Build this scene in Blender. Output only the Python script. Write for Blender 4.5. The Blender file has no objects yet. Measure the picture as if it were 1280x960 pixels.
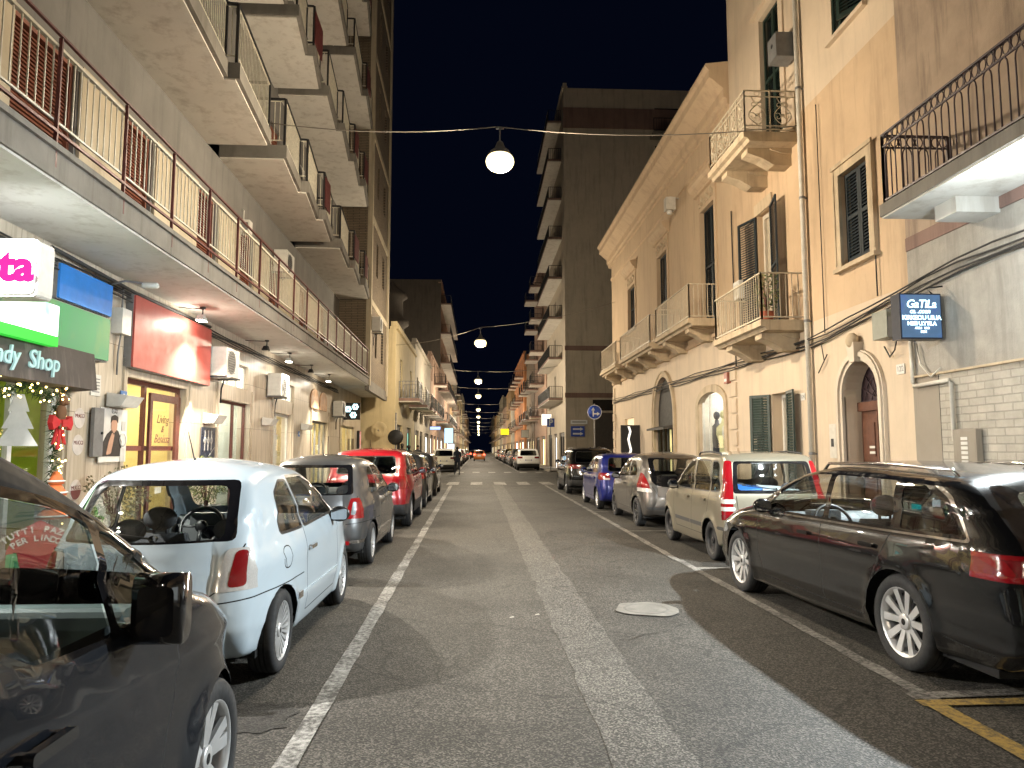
import bpy, bmesh, math, random
import numpy as np
from mathutils import Vector, Matrix, Euler
random.seed(7)
SC = bpy.context.scene
COL = SC.collection
R = math.radians
PI = math.pi

# ---------------------------------------------------------------- materials
MATS = {}
def _nt(name):
    m = bpy.data.materials.new(name); m.use_nodes = True
    nt = m.node_tree
    return m, nt, nt.nodes['Principled BSDF']
def _noise(nt, scale, detail=4, rough=.6, dist=0.0, stretch=None):
    tc = nt.nodes.new('ShaderNodeTexCoord')
    n = nt.nodes.new('ShaderNodeTexNoise')
    n.inputs['Scale'].default_value = scale; n.inputs['Detail'].default_value = detail
    n.inputs['Roughness'].default_value = rough; n.inputs['Distortion'].default_value = dist
    if stretch:
        mp = nt.nodes.new('ShaderNodeMapping'); mp.inputs['Scale'].default_value = stretch
        nt.links.new(tc.outputs['Object'], mp.inputs['Vector']); nt.links.new(mp.outputs['Vector'], n.inputs['Vector'])
    else:
        nt.links.new(tc.outputs['Object'], n.inputs['Vector'])
    return n.outputs['Fac']
def _ramp(nt, fac, stops):
    r = nt.nodes.new('ShaderNodeValToRGB')
    while len(r.color_ramp.elements) < len(stops): r.color_ramp.elements.new(.5)
    for e, (p, c) in zip(r.color_ramp.elements, stops):
        e.position = p; e.color = (*c, 1) if len(c) == 3 else c
    nt.links.new(fac, r.inputs['Fac'])
    return r.outputs['Color']
def _mix(nt, fac, a, b, mode='MIX'):
    m = nt.nodes.new('ShaderNodeMix'); m.data_type = 'RGBA'; m.blend_type = mode
    for sock, v in ((m.inputs[0], fac), (m.inputs[6], a), (m.inputs[7], b)):
        if isinstance(v, (int, float)): sock.default_value = v
        elif isinstance(v, tuple): sock.default_value = (*v, 1) if len(v) == 3 else v
        else: nt.links.new(v, sock)
    return m.outputs[2]
def _bump(nt, h, strength=.3, dist=.01, normal=None):
    b = nt.nodes.new('ShaderNodeBump'); b.inputs['Strength'].default_value = strength; b.inputs['Distance'].default_value = dist
    nt.links.new(h, b.inputs['Height'])
    if normal is not None: nt.links.new(normal, b.inputs['Normal'])
    return b.outputs['Normal']
def tint(c, f): return tuple(max(0, min(1, v * f)) for v in c)

def plaster(name, c, var=.25, stain=None, rough=.85, scale=1.2, bump=.25, flk=.28):
    """Painted or bare render: broad blotches, vertical dirt streaks, fine grain."""
    if name in MATS: return MATS[name]
    m, nt, b = _nt(name)
    f1 = _noise(nt, scale, 6, .65)
    c1 = _ramp(nt, f1, [(.3, tint(c, 1 - var)), (.7, tint(c, 1 + var * .5))])
    f2 = _noise(nt, 1.0, 5, .7, 0, (3.5, 3.5, .35))
    st = stain or tint(c, .55)
    f3 = _ramp(nt, f2, [(.50, (0, 0, 0)), (.74, (.8, .8, .8))])
    col = _mix(nt, f3, c1, st)
    f5 = _noise(nt, 2.6, 8, .8, .8); col = _mix(nt, _ramp(nt, f5, [(.62, (0, 0, 0)), (.67, (flk,) * 3)]), col, tint(c, 1.25))   # patched and flaked areas
    nt.links.new(col, b.inputs['Base Color'])
    b.inputs['Roughness'].default_value = rough
    f4 = _noise(nt, 40, 4, .7)
    nt.links.new(_bump(nt, f4, bump, .008), b.inputs['Normal'])
    MATS[name] = m; return m
def plain(name, c, rough=.5, metal=0.0, var=.12, scale=6, coat=0.0, bump=0.0, spec=.5):
    if name in MATS: return MATS[name]
    m, nt, b = _nt(name)
    f = _noise(nt, scale, 5, .65)
    nt.links.new(_ramp(nt, f, [(.3, tint(c, 1 - var)), (.72, tint(c, 1 + var))]), b.inputs['Base Color'])
    b.inputs['Metallic'].default_value = metal
    rr = _ramp(nt, _noise(nt, scale * 2.3, 4), [(.3, (max(0, rough - .07),) * 3), (.7, (min(1, rough + .09),) * 3)])
    nt.links.new(rr, b.inputs['Roughness'])
    b.inputs['Coat Weight'].default_value = coat; b.inputs['Coat Roughness'].default_value = .05
    b.inputs['Specular IOR Level'].default_value = spec
    if bump: nt.links.new(_bump(nt, _noise(nt, 60, 3), bump, .004), b.inputs['Normal'])
    MATS[name] = m; return m
def paint(name, c, metal=.0, rough=.35, flake=.06, dirt_=.05, spec=.5, coat=1.0):
    """Car paint: clear coat over a slightly dusty base with dried water spots."""
    if name in MATS: return MATS[name]
    m, nt, b = _nt(name)
    f = _noise(nt, 900, 1)
    base = _ramp(nt, f, [(.35, tint(c, 1 - flake)), (.65, tint(c, 1 + flake * 2))])
    dirt = _ramp(nt, _noise(nt, 3.0, 6, .7), [(.45, (0, 0, 0)), (.8, (dirt_,) * 3)])
    nt.links.new(_mix(nt, dirt, base, (.16, .145, .12)), b.inputs['Base Color'])
    b.inputs['Metallic'].default_value = metal; b.inputs['Roughness'].default_value = rough
    b.inputs['Coat Weight'].default_value = coat; b.inputs['Specular IOR Level'].default_value = spec
    nt.links.new(_ramp(nt, _noise(nt, 14, 6, .75), [(.4, (.012,) * 3), (.75, (.06,) * 3)]), b.inputs['Coat Roughness'])
    MATS[name] = m; return m
def emit(name, c, strength=1.0, var=.0, scale=8, base=.6):
    if name in MATS: return MATS[name]
    m, nt, b = _nt(name)
    b.inputs['Base Color'].default_value = (*tint(c, base), 1); b.inputs['Roughness'].default_value = .6; b.inputs['Specular IOR Level'].default_value = .0 if base < .1 else .4
    if var:
        f = _noise(nt, scale, 3)
        nt.links.new(_ramp(nt, f, [(.3, tint(c, 1 - var)), (.7, c)]), b.inputs['Emission Color'])
    else: b.inputs['Emission Color'].default_value = (*c, 1)
    b.inputs['Emission Strength'].default_value = strength
    MATS[name] = m; return m
def glass(name, c=(.55, .6, .58), refl=1.0, rough=.02):
    """Thin pane: mostly clear, fresnel reflection."""
    if name in MATS: return MATS[name]
    m, nt, b = _nt(name)
    out = nt.nodes['Material Output']; nt.nodes.remove(b)
    t = nt.nodes.new('ShaderNodeBsdfTransparent'); t.inputs['Color'].default_value = (*c, 1)
    g = nt.nodes.new('ShaderNodeBsdfGlossy'); g.inputs['Roughness'].default_value = rough
    g.inputs['Color'].default_value = (refl, refl, refl, 1)
    lw_ = nt.nodes.new('ShaderNodeLayerWeight'); lw_.inputs[0].default_value = .5
    pw = nt.nodes.new('ShaderNodeMath'); pw.operation = 'POWER'; pw.inputs[1].default_value = 5; nt.links.new(lw_.outputs['Facing'], pw.inputs[0])
    fr = nt.nodes.new('ShaderNodeMath'); fr.operation = 'MULTIPLY_ADD'; fr.inputs[1].default_value = .93; fr.inputs[2].default_value = .07; nt.links.new(pw.outputs[0], fr.inputs[0])
    mx = nt.nodes.new('ShaderNodeMixShader')
    nt.links.new(fr.outputs[0], mx.inputs[0]); nt.links.new(t.outputs[0], mx.inputs[1]); nt.links.new(g.outputs[0], mx.inputs[2])
    nt.links.new(mx.outputs[0], out.inputs['Surface'])
    MATS[name] = m; return m

# ---------------------------------------------------------------- mesh helper
class MB:
    """Collects geometry in local coordinates; (n, s, z) with n mirrored by sgn for right-hand facades."""
    def __init__(self, sgn=1): self.bm = bmesh.new(); self.g = sgn; self.mi = 0
    def v(self, p): return self.bm.verts.new((self.g * p[0], p[1], p[2]))
    def f(self, pts, mi=None):
        try: fc = self.bm.faces.new([self.v(p) for p in pts])
        except ValueError: return None
        fc.material_index = self.mi if mi is None else mi
        return fc
    def hexa(self, P, mi=None):
        V = [self.v(p) for p in P]
        for q in ((0, 3, 2, 1), (4, 5, 6, 7), (0, 1, 5, 4), (1, 2, 6, 5), (2, 3, 7, 6), (3, 0, 4, 7)):
            fc = self.bm.faces.new([V[i] for i in q]); fc.material_index = self.mi if mi is None else mi
        return V
    def box(self, a0, a1, b0, b1, c0, c1, mi=None):
        return self.hexa([(a0, b0, c0), (a1, b0, c0), (a1, b1, c0), (a0, b1, c0), (a0, b0, c1), (a1, b0, c1), (a1, b1, c1), (a0, b1, c1)], mi)
    def bar(self, p, q, w=.02, h=None, mi=None, up=(0, 0, 1)):
        p, q = Vector(p), Vector(q); d = q - p
        if d.length < 1e-6: return
        d.normalize(); u = Vector(up)
        if abs(d.dot(u)) > .95: u = Vector((1, 0, 0))
        a = d.cross(u).normalized(); b = a.cross(d).normalized(); h = h or w
        P = []
        for e in (p, q):
            for sa, sb in ((-1, -1), (1, -1), (1, 1), (-1, 1)): P.append(e + a * sa * w / 2 + b * sb * h / 2)
        self.hexa([P[0], P[1], P[2], P[3], P[4], P[5], P[6], P[7]], mi)
    def tube(self, pts, r, n=8, mi=None, caps=True, closed=False):
        pts = [Vector(p) for p in pts]; rings = []; N = len(pts)
        ref = Vector((.13, .31, .94)).normalized()
        for i, p in enumerate(pts):
            if closed: d = pts[(i + 1) % N] - pts[i - 1]
            else: d = pts[min(i + 1, N - 1)] - pts[max(i - 1, 0)]
            d.normalize(); a = d.cross(ref)
            if a.length < 1e-3: a = d.cross(Vector((1, 0, 0)))
            a.normalize(); b = d.cross(a); rr = r[i] if isinstance(r, (list, tuple)) else r
            rings.append([self.v(p + (a * math.cos(2 * PI * k / n) + b * math.sin(2 * PI * k / n)) * rr) for k in range(n)])
        for i in range(N if closed else N - 1):
            A, B = rings[i], rings[(i + 1) % N]
            for k in range(n):
                fc = self.bm.faces.new((A[k], A[(k + 1) % n], B[(k + 1) % n], B[k])); fc.material_index = self.mi if mi is None else mi; fc.smooth = True
        if caps and not closed:
            for rg in (rings[0][::-1], rings[-1]):
                fc = self.bm.faces.new(rg); fc.material_index = self.mi if mi is None else mi
    def lathe(self, prof, n=24, c=(0, 0, 0), axis='z', mi=None, smooth=True, cap=False):
        """prof: list of (r, h) along the axis."""
        rings = []
        for r, h in prof:
            rg = []
            for k in range(n):
                a = 2 * PI * k / n; u, w = r * math.cos(a), r * math.sin(a)
                p = {'z': (u, w, h), 'x': (h, u, w), 'y': (u, h, w)}[axis]
                rg.append(self.v((p[0] + c[0], p[1] + c[1], p[2] + c[2])))
            rings.append(rg)
        for A, B in zip(rings, rings[1:]):
            for k in range(n):
                fc = self.bm.faces.new((A[k], A[(k + 1) % n], B[(k + 1) % n], B[k])); fc.material_index = self.mi if mi is None else mi; fc.smooth = smooth
        for rg in (rings[0], rings[-1]) if cap else ():
            if (rg[0].co - rg[n // 2].co).length > 1e-4:
                fc = self.bm.faces.new(rg); fc.material_index = self.mi if mi is None else mi
    def prism(self, poly, a0, a1, axis='x', mi=None):
        """2D polygon extruded along an axis ('x': poly is (y,z); 'y': (x,z); 'z': (x,y))."""
        def P(u, w, a): return {'x': (a, u, w), 'y': (u, a, w), 'z': (u, w, a)}[axis]
        A = [self.v(P(u, w, a0)) for u, w in poly]; B = [self.v(P(u, w, a1)) for u, w in poly]
        k = self.mi if mi is None else mi; n = len(poly)
        for fc in [self.bm.faces.new(A[::-1]), self.bm.faces.new(B)] + [self.bm.faces.new((A[i], A[(i + 1) % n], B[(i + 1) % n], B[i])) for i in range(n)]:
            fc.material_index = k
    def sphere(self, c, r, nu=12, nv=8, mi=None):
        r = (r, r, r) if isinstance(r, (int, float)) else r
        mt = Matrix.Translation((self.g * c[0], c[1], c[2])) @ Matrix.Diagonal((*r, 1))
        old = set(self.bm.faces)
        bmesh.ops.create_uvsphere(self.bm, u_segments=nu, v_segments=nv, radius=1, matrix=mt)
        for fc in self.bm.faces:
            if fc not in old: fc.smooth = True; fc.material_index = self.mi if mi is None else mi
    def bevel(self, w=.01, seg=1, angle=40):
        es = [e for e in self.bm.edges if len(e.link_faces) == 2 and e.calc_face_angle(0) > R(angle)]
        bmesh.ops.bevel(self.bm, geom=es, offset=w, segments=seg, affect='EDGES', clamp_overlap=True)
        return self
    def mesh(self, name, mats, recalc=True, weld=False, smooth=None):
        if weld: bmesh.ops.remove_doubles(self.bm, verts=self.bm.verts, dist=1e-4)
        if recalc: bmesh.ops.recalc_face_normals(self.bm, faces=self.bm.faces)
        if smooth is not None:
            for fc in self.bm.faces: fc.smooth = smooth
        me = bpy.data.meshes.new(name); self.bm.to_mesh(me); self.bm.free()
        for m in (mats if isinstance(mats, (list, tuple)) else [mats]): me.materials.append(m)
        return me
def obj(name, mb, mats, parent=None, label=None, **kw):
    """Links a collected mesh as ONE object."""
    me = mb.mesh(name, mats, **kw) if isinstance(mb, MB) else mb
    o = bpy.data.objects.new(name, me); COL.objects.link(o)
    if parent: o.parent = parent
    if label: o['label'] = label
    return o
def tag(o, label=None, cat=None, group=None, kind=None):
    if label: o['label'] = label
    if cat: o['category'] = cat
    if group: o['group'] = group
    if kind: o['kind'] = kind
    return o
def thing(name, label, cat, loc=(0, 0, 0), rz=0.0, group=None):
    o = bpy.data.objects.new(name, None); COL.objects.link(o); o.empty_display_size = .2
    o.location = loc; o.rotation_euler = (0, 0, rz)
    return tag(o, label, cat, group)
def kids(o): return [c for c in COL.objects if c.parent is o]
def copy_tree(o, loc=None, rz=None, label=None, group=None, parent=None, tree=None):
    c = o.copy(); COL.objects.link(c)
    if parent: c.parent = parent
    if loc is not None: c.location = loc
    if rz is not None: c.rotation_euler = (0, 0, rz)
    if label: c['label'] = label
    if group: c['group'] = group
    for ch in list(o.children): copy_tree(ch, parent=c)
    return c
def text_mesh(s, size, extrude=.004, bold=0.0, shear=0.0, space=1.0, align='CENTER'):
    cu = bpy.data.curves.new('lettering', 'FONT'); cu.body = s; cu.size = size; cu.extrude = extrude
    cu.offset = bold; cu.shear = shear; cu.space_character = space; cu.align_x = align; cu.align_y = 'CENTER'; cu.resolution_u = 3
    o = bpy.data.objects.new('lettering', cu); COL.objects.link(o)
    dg = bpy.context.evaluated_depsgraph_get(); dg.update()
    me = bpy.data.meshes.new_from_object(o.evaluated_get(dg))
    bpy.data.objects.remove(o); bpy.data.curves.remove(cu)
    return me
def lettering(s, size, mat, parent, loc, facing, extrude=.004, name='lettering', **kw):
    """facing: local-space rotation (Euler) for text that is drawn in XY and read from +Z."""
    me = text_mesh(s, size, extrude, **kw); me.materials.clear(); me.materials.append(mat)
    o = bpy.data.objects.new(name, me); COL.objects.link(o); o.parent = parent; o.location = loc; o.rotation_euler = facing
    return o
def rpoly(pts, r=.03, n=3):
    """Rounds the corners of a polygon."""
    out = []; N = len(pts)
    for i in range(N):
        p = Vector(pts[i][:2]); a = Vector(pts[i - 1][:2]) - p; b = Vector(pts[(i + 1) % N][:2]) - p
        rr = pts[i][2] if len(pts[i]) > 2 else r
        k = min(rr, a.length * .45, b.length * .45)
        A = p + a.normalized() * k; B = p + b.normalized() * k
        for j in range(n + 1):
            t = j / n; out.append(tuple((A * (1 - t) ** 2 + p * 2 * t * (1 - t) + B * t * t)))
    return out
def wall_face(mb, s0, s1, z0, z1, holes, n=0.0, depth=.25, mi=None, rmi=None):
    """Flat wall in plane n with rectangular or arched openings (s0,s1,z0,z1[,rise]) and their reveals."""
    S = sorted({s0, s1, *[h[0] for h in holes], *[h[1] for h in holes]}); Z = sorted({z0, z1, *[h[2] for h in holes], *[h[3] for h in holes]})
    S = [s for s in S if s0 <= s <= s1]; Z = [z for z in Z if z0 <= z <= z1]
    for a, b in zip(S, S[1:]):
        for c, d in zip(Z, Z[1:]):
            m, q = (a + b) / 2, (c + d) / 2
            if any(h[0] < m < h[1] and h[2] < q < h[3] for h in holes): continue
            mb.f([(n, a, c), (n, b, c), (n, b, d), (n, a, d)], mi)
    for h in holes:
        a, b, c, d = h[:4]; k = n - depth; rise = h[4] if len(h) > 4 else 0
        e = d - rise
        mb.f([(n, a, c), (k, a, c), (k, a, e), (n, a, e)], rmi if rmi is not None else mi); mb.f([(n, b, c), (n, b, e), (k, b, e), (k, b, c)], rmi if rmi is not None else mi)
        if c > z0 + .01: mb.f([(n, a, c), (n, b, c), (k, b, c), (k, a, c)], rmi if rmi is not None else mi)
        if rise <= 0: mb.f([(n, a, d), (k, a, d), (k, b, d), (n, b, d)], rmi if rmi is not None else mi)
        else:
            N = 14; mid = (a + b) / 2; hw = (b - a) / 2
            arc = [(mid - hw * math.cos(PI * i / N), e + rise * math.sin(PI * i / N)) for i in range(N + 1)]
            for (p, q) in zip(arc, arc[1:]):
                mb.f([(n, p[0], p[1]), (n, q[0], q[1]), (k, q[0], q[1]), (k, p[0], p[1])], rmi if rmi is not None else mi)
                mb.f([(n, p[0], p[1]), (n, p[0], d), (n, q[0], d), (n, q[0], q[1])] if p[1] < d - 1e-5 and q[1] < d - 1e-5 else ([(n, p[0], p[1]), (n, p[0], d), (n, q[0], d)] if q[1] >= d - 1e-5 else [(n, p[0], d), (n, q[0], d), (n, q[0], q[1])]), mi)
def railing(mb, path, z0, z1, gap=.11, bw=.012, tw=.035, post=None, pmi=None, bottom=.07, midrail=None):
    """Vertical-bar railing along a polyline of (n, s)."""
    for (p, q) in zip(path, path[1:]):
        L = math.hypot(q[0] - p[0], q[1] - p[1]); k = max(1, round(L / gap))
        mb.bar((*p, z1), (*q, z1), tw, tw * .7); mb.bar((*p, z0 + bottom), (*q, z0 + bottom), bw * 1.8, bw * 1.8)
        if midrail: mb.bar((*p, midrail), (*q, midrail), bw * 1.5, bw * 1.5)
        for i in range(k + 1):
            t = i / k; x, y = p[0] + (q[0] - p[0]) * t, p[1] + (q[1] - p[1]) * t
            isp = post and i % post == 0
            w = bw * 2.2 if isp or i in (0, k) else bw
            mb.bar((x, y, z0 if (isp or i in (0, k)) else z0 + bottom), (x, y, z1), w, w, mi=pmi if isp else None)
def louvre(mb, n, s0, s1, z0, z1, fr=.06, slat=.055, t=.035, mi=0, rot=0.0, hinge=None):
    """One shutter leaf in plane n: frame, mid rail and angled slats; swung open about hinge by rot."""
    start = len(mb.bm.verts); g = mb.g; mb.g = 1
    mb.box(-t, 0, s0, s0 + fr, z0, z1, mi); mb.box(-t, 0, s1 - fr, s1, z0, z1, mi)
    zs = [z0, z0 + fr * 1.3, (z0 + z1) / 2 - fr / 2, (z0 + z1) / 2 + fr / 2, z1 - fr, z1]
    for a, b in ((zs[0], zs[1]), (zs[2], zs[3]), (zs[4], zs[5])): mb.box(-t, 0, s0 + fr, s1 - fr, a, b, mi)
    for a, b in ((zs[1], zs[2]), (zs[3], zs[4])):
        k = max(1, int((b - a) / slat))
        for i in range(k):
            z = a + (b - a) * (i + .5) / k; h = (b - a) / k * .55
            mb.hexa([(-t + .004, s0 + fr, z + h * .2), (-.004, s0 + fr, z - h), (-.004, s1 - fr, z - h), (-t + .004, s1 - fr, z + h * .2),
                     (-t + .004, s0 + fr, z + h * .2 + .008), (-.004, s0 + fr, z - h + .008), (-.004, s1 - fr, z - h + .008), (-t + .004, s1 - fr, z + h * .2 + .008)], mi)
    mb.bm.verts.ensure_lookup_table()
    for v in mb.bm.verts[start:]:
        if rot:
            y = v.co.y - hinge; x = v.co.x
            v.co.x = x * math.cos(rot) - y * math.sin(rot); v.co.y = hinge + x * math.sin(rot) + y * math.cos(rot)
        v.co.x = g * (v.co.x + n)
    mb.g = g
# ---------------------------------------------------------------- cars
TYRE = plain('tyre_rubber', (.018, .018, .019), .8, var=.3, scale=20)
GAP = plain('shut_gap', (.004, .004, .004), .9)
TRIM = plain('black_trim', (.012, .012, .013), .38, var=.2)
GLOSSB = plain('gloss_black', (.006, .006, .007), .08, coat=1.0)
MATTEB = plain('matte_black', (.006, .006, .007), .6, spec=.12)
CLAD = plain('grey_cladding', (.035, .035, .036), .7, var=.2, scale=30)
CHROME = plain('chrome', (.75, .75, .76), .12, 1.0, var=.05)
ALLOY = plain('alloy', (.62, .62, .62), .35, .6, var=.1)
ALLOYD = plain('alloy_grey', (.22, .22, .23), .35, .8, var=.1)
STEEL = plain('steel_wheel', (.03, .03, .032), .5, .3)
CGLASS = glass('car_glass', (.80, .83, .82)); PGLASS = glass('privacy_glass', (.34, .37, .37)); DGLASS = glass('dark_privacy_glass', (.07, .08, .08))
SEATM = plain('seat_cloth', (.045, .045, .05), .9, var=.3, scale=30); DASHM = plain('dash_plastic', (.06, .065, .068), .6)
LIGHTC = plain('car_interior_light', (.32, .31, .29), .8)
def lens(name, c, rough=.12):
    return plain(name, c, rough, coat=1.0, var=.12, scale=90)
RED = lens('red_lens', (.20, .004, .007)); CLEAR = lens('clear_lens', (.5, .48, .46)); ORANGE = lens('orange_lens', (.3, .07, .015)); DARKRED = lens('dark_red_lens', (.14, .004, .008))
HEADL = lens('headlamp_lens', (.35, .37, .4), .06); PLATE = plain('plate_white', (.62, .62, .6), .35); PBLUE = plain('plate_blue', (.01, .05, .38), .4); MIRG = plain('mirror_glass', (.7, .72, .75), .02, 1.0, var=0.02)

def fillet(pts, step=.035):
    """pts: (y, z, fillet, crown, edge radius) closed; returns dense arrays."""
    out = []; N = len(pts)
    P = [np.array(p[:2], float) for p in pts]
    for i in range(N):
        p = P[i]; a = P[i - 1] - p; b = P[(i + 1) % N] - p; la, lb = np.linalg.norm(a), np.linalg.norm(b)
        k = min(pts[i][2], la * .49, lb * .49)
        A, B = p + a / la * k, p + b / lb * k
        m = max(2, int(np.linalg.norm(A - B) / step * 1.5) + 1) if k > .004 else 1
        m = min(m, 9)
        for j in range(m + 1):
            t = j / m; out.append((*(A * (1 - t) ** 2 + p * 2 * t * (1 - t) + B * t * t), pts[i][3], pts[i][4]))
    res = []
    for i in range(len(out)):
        a, b = np.array(out[i]), np.array(out[(i + 1) % len(out)]); d = np.linalg.norm(b[:2] - a[:2])
        k = max(1, int(d / step))
        if d < 1e-5: continue
        for j in range(k): res.append(a + (b - a) * j / k)
    return np.array(res)

def half_shell(sp):
    """Right half (x >= 0) of the body: side skin from an analytic section, plus crowned band over bonnet, glass, roof and tail."""
    loop = fillet(sp['prof'], sp.get('step', .035)); M = len(loop)
    i0, i1 = int(np.argmin(loop[:, 0])), int(np.argmax(loop[:, 0]))
    def run(a, b): return loop[a:b + 1] if a <= b else np.vstack([loop[a:], loop[:b + 1]])
    top = run(i0, i1); bot = run(i1, i0)[::-1]
    ty = np.maximum.accumulate(top[:, 0] + np.arange(len(top)) * 1e-6); by = np.maximum.accumulate(bot[:, 0] + np.arange(len(bot)) * 1e-6)
    ys = np.unique(np.concatenate([ty, by])); keep = [ys[0]]
    for y in ys[1:]:
        if y - keep[-1] > .0025: keep.append(y)
    keep[-1] = ys[-1]; ys = np.array(keep); n = len(ys)
    tz = np.interp(ys, ty, top[:, 1]); bz = np.interp(ys, by, bot[:, 1])
    tz[0] = bz[0] = loop[i0, 1]; tz[-1] = bz[-1] = loop[i1, 1]
    tc = np.interp(ys, ty, top[:, 2]); tr = np.interp(ys, ty, top[:, 3]); bc = np.interp(ys, by, bot[:, 2]); br = np.interp(ys, by, bot[:, 3])
    K = sp.get('rows', 26); t = np.linspace(0, 1, K); v = .5 - .5 * np.cos(PI * t); v = .65 * v + .35 * t
    Y = np.repeat(ys[:, None], K, 1); Z = bz[:, None] + (tz - bz)[:, None] * v[None, :]
    # distance to silhouette
    A = loop[:, :2]; B = np.roll(A, -1, 0); q = np.stack([Y.ravel(), Z.ravel()], 1)
    AB = B - A; L2 = (AB ** 2).sum(1) + 1e-12
    tt = np.clip(((q[:, None, :] - A[None]) * AB[None]).sum(2) / L2[None], 0, 1)
    D = np.linalg.norm(q[:, None, :] - (A[None] + tt[..., None] * AB[None]), axis=2)
    # soft-min weighted edge radius
    d = D.min(1); w = np.exp(-(D - d[:, None]) / .06); rr = (w * loop[None, :, 3]).sum(1) / w.sum(1)
    d = d.reshape(Y.shape); rr = rr.reshape(Y.shape)
    hw = sp['W'] / 2
    def width(y, z):
        x = np.full_like(y, hw)
        yr, kr, yf, kf = sp['taper']
        L0, L1 = ys[0], ys[-1]
        x = x * (1 - kr * np.clip((yr - y) / (yr - L0), 0, 1) ** 2 - kf * np.clip((y - yf) / (L1 - yf), 0, 1) ** 2)
        zm = sp.get('zmid', .55); x = x - sp.get('low', .05) * np.clip((zm - z) / (zm - .15), 0, 1.2) ** 2
        zb = sp['belt'][0] + sp['belt'][1] * y
        s = z - zb; e = sp.get('soft', .05); sm = (np.sqrt(s * s + e * e) + s) / 2
        x = x - sm * sp['tumble'] - sp.get('shoulder', .015) / (1 + np.exp(-s / .012))
        x = x - sp.get('tuck', .02) * np.clip((z - zm) / (zb - zm), 0, 1) ** 2 * (s < .2)
        for cz, amp, wd in sp.get('crease', []): x = x + amp * np.exp(-((z - cz[0] - cz[1] * y) / wd) ** 2)
        for yw in (0.0, sp['wb']):
            dist = np.sqrt((y - yw) ** 2 + (z - sp['wr']) ** 2); x = x + sp.get('flare', .012) * np.exp(-((dist - sp['arch']) / .055) ** 2) * (z < zb)
        return x
    Wd = width(Y, Z); dd = np.clip(d, 0, rr); X = Wd - rr + np.sqrt(np.maximum(rr ** 2 - (rr - dd) ** 2, 0))
    bm = bmesh.new(); V = {}
    for i in range(n):
        for k in range(K):
            if i in (0, n - 1) and k: V[i, k] = V[i, 0]; continue
            V[i, k] = bm.verts.new((X[i, k], Y[i, k], Z[i, k]))
    for i in range(n - 1):
        for k in range(K - 1):
            q4 = []
            for key in ((i, k), (i + 1, k), (i + 1, k + 1), (i, k + 1)):
                if V[key] not in q4: q4.append(V[key])
            if len(q4) > 2: bm.faces.new(q4)
    # band over the silhouette, from the edge to the centre plane
    ring = [(i, K - 1, tc[i]) for i in range(n)] + [(i, 0, bc[i]) for i in range(n - 2, 0, -1)]
    m = len(ring); P = np.array([(Y[i, k], Z[i, k]) for i, k, c in ring]); cr = np.array([c for *_, c in ring])
    tg = np.roll(P, -1, 0) - np.roll(P, 1, 0); tg /= np.linalg.norm(tg, axis=1)[:, None] + 1e-9
    for _ in range(3): tg = (np.roll(tg, 1, 0) + tg + np.roll(tg, -1, 0)) / 3; cr = (np.roll(cr, 1) + cr + np.roll(cr, -1)) / 3
    tg /= np.linalg.norm(tg, axis=1)[:, None] + 1e-9
    nrm = np.stack([-tg[:, 1], tg[:, 0]], 1)
    J = sp.get('cols', 9); prev = None; first = None
    for a in range(m + 1):
        a_ = a % m
        if a == m: row = first
        else:
            i, k, c = ring[a_]; xe = X[i, k]; row = [V[i, k]]
            for j in range(1, J):
                u = math.cos(PI / 2 * j / (J - 1)); u = u if j < J - 1 else 0.0
                h = cr[a_] * (1 - abs(u) ** 2.1)
                row.append(bm.verts.new((xe * u, P[a_, 0] + nrm[a_, 0] * h, P[a_, 1] + nrm[a_, 1] * h)))
        if prev:
            for j in range(J - 1):
                q4 = []
                for vv in (prev[j], row[j], row[j + 1], prev[j + 1]):
                    if vv not in q4: q4.append(vv)
                try: bm.faces.new(q4)
                except ValueError: pass
        else: first = row
        prev = row
    bmesh.ops.recalc_face_normals(bm, faces=bm.faces)
    far = max(bm.faces, key=lambda f: f.calc_center_median().x)
    if far.normal.x < 0: bmesh.ops.reverse_faces(bm, faces=bm.faces)
    for f in bm.faces: f.smooth = True
    return bm, (ys[0], ys[-1])

def cut(bm, planes, flt):
    """Slices the faces that pass flt with every plane (point, outward normal) and returns those inside all of them."""
    fs = [f for f in bm.faces if flt(f)]
    for co, no in planes:
        co, no = Vector(co), Vector(no)
        hit, out = [], []
        for f in fs:
            s = [(v.co - co).dot(no) for v in f.verts]
            if max(s) <= 1e-6: out.append(f)
            elif min(s) < -1e-6: hit.append(f)
        if hit:
            geom = list({v for f in hit for v in f.verts}) + list({e for f in hit for e in f.edges}) + hit
            r = bmesh.ops.bisect_plane(bm, geom=geom, dist=1e-6, plane_co=co, plane_no=no)
            nf = {g for g in r['geom'] if isinstance(g, bmesh.types.BMFace)} | {f for f in hit if f.is_valid}
            out += [f for f in nf if f.is_valid and (f.calc_center_median() - co).dot(no) < 0]
        fs = out
    return fs
def planes2(poly, axis):
    """Planes through the edges of a convex polygon: axis 'x' -> poly in (y, z); 'y' -> poly in (x, z)."""
    A = sum(p[0] * q[1] - q[0] * p[1] for p, q in zip(poly, poly[1:] + poly[:1]))
    if A < 0: poly = poly[::-1]
    out = []
    for p, q in zip(poly, poly[1:] + poly[:1]):
        d = (q[0] - p[0], q[1] - p[1])
        if math.hypot(*d) < 1e-5: continue
        nn = (d[1], -d[0])
        out.append(((0, p[0], p[1]), (0, nn[0], nn[1])) if axis == 'x' else ((p[0], 0, p[1]), (nn[0], 0, nn[1])))
    return out
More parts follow.
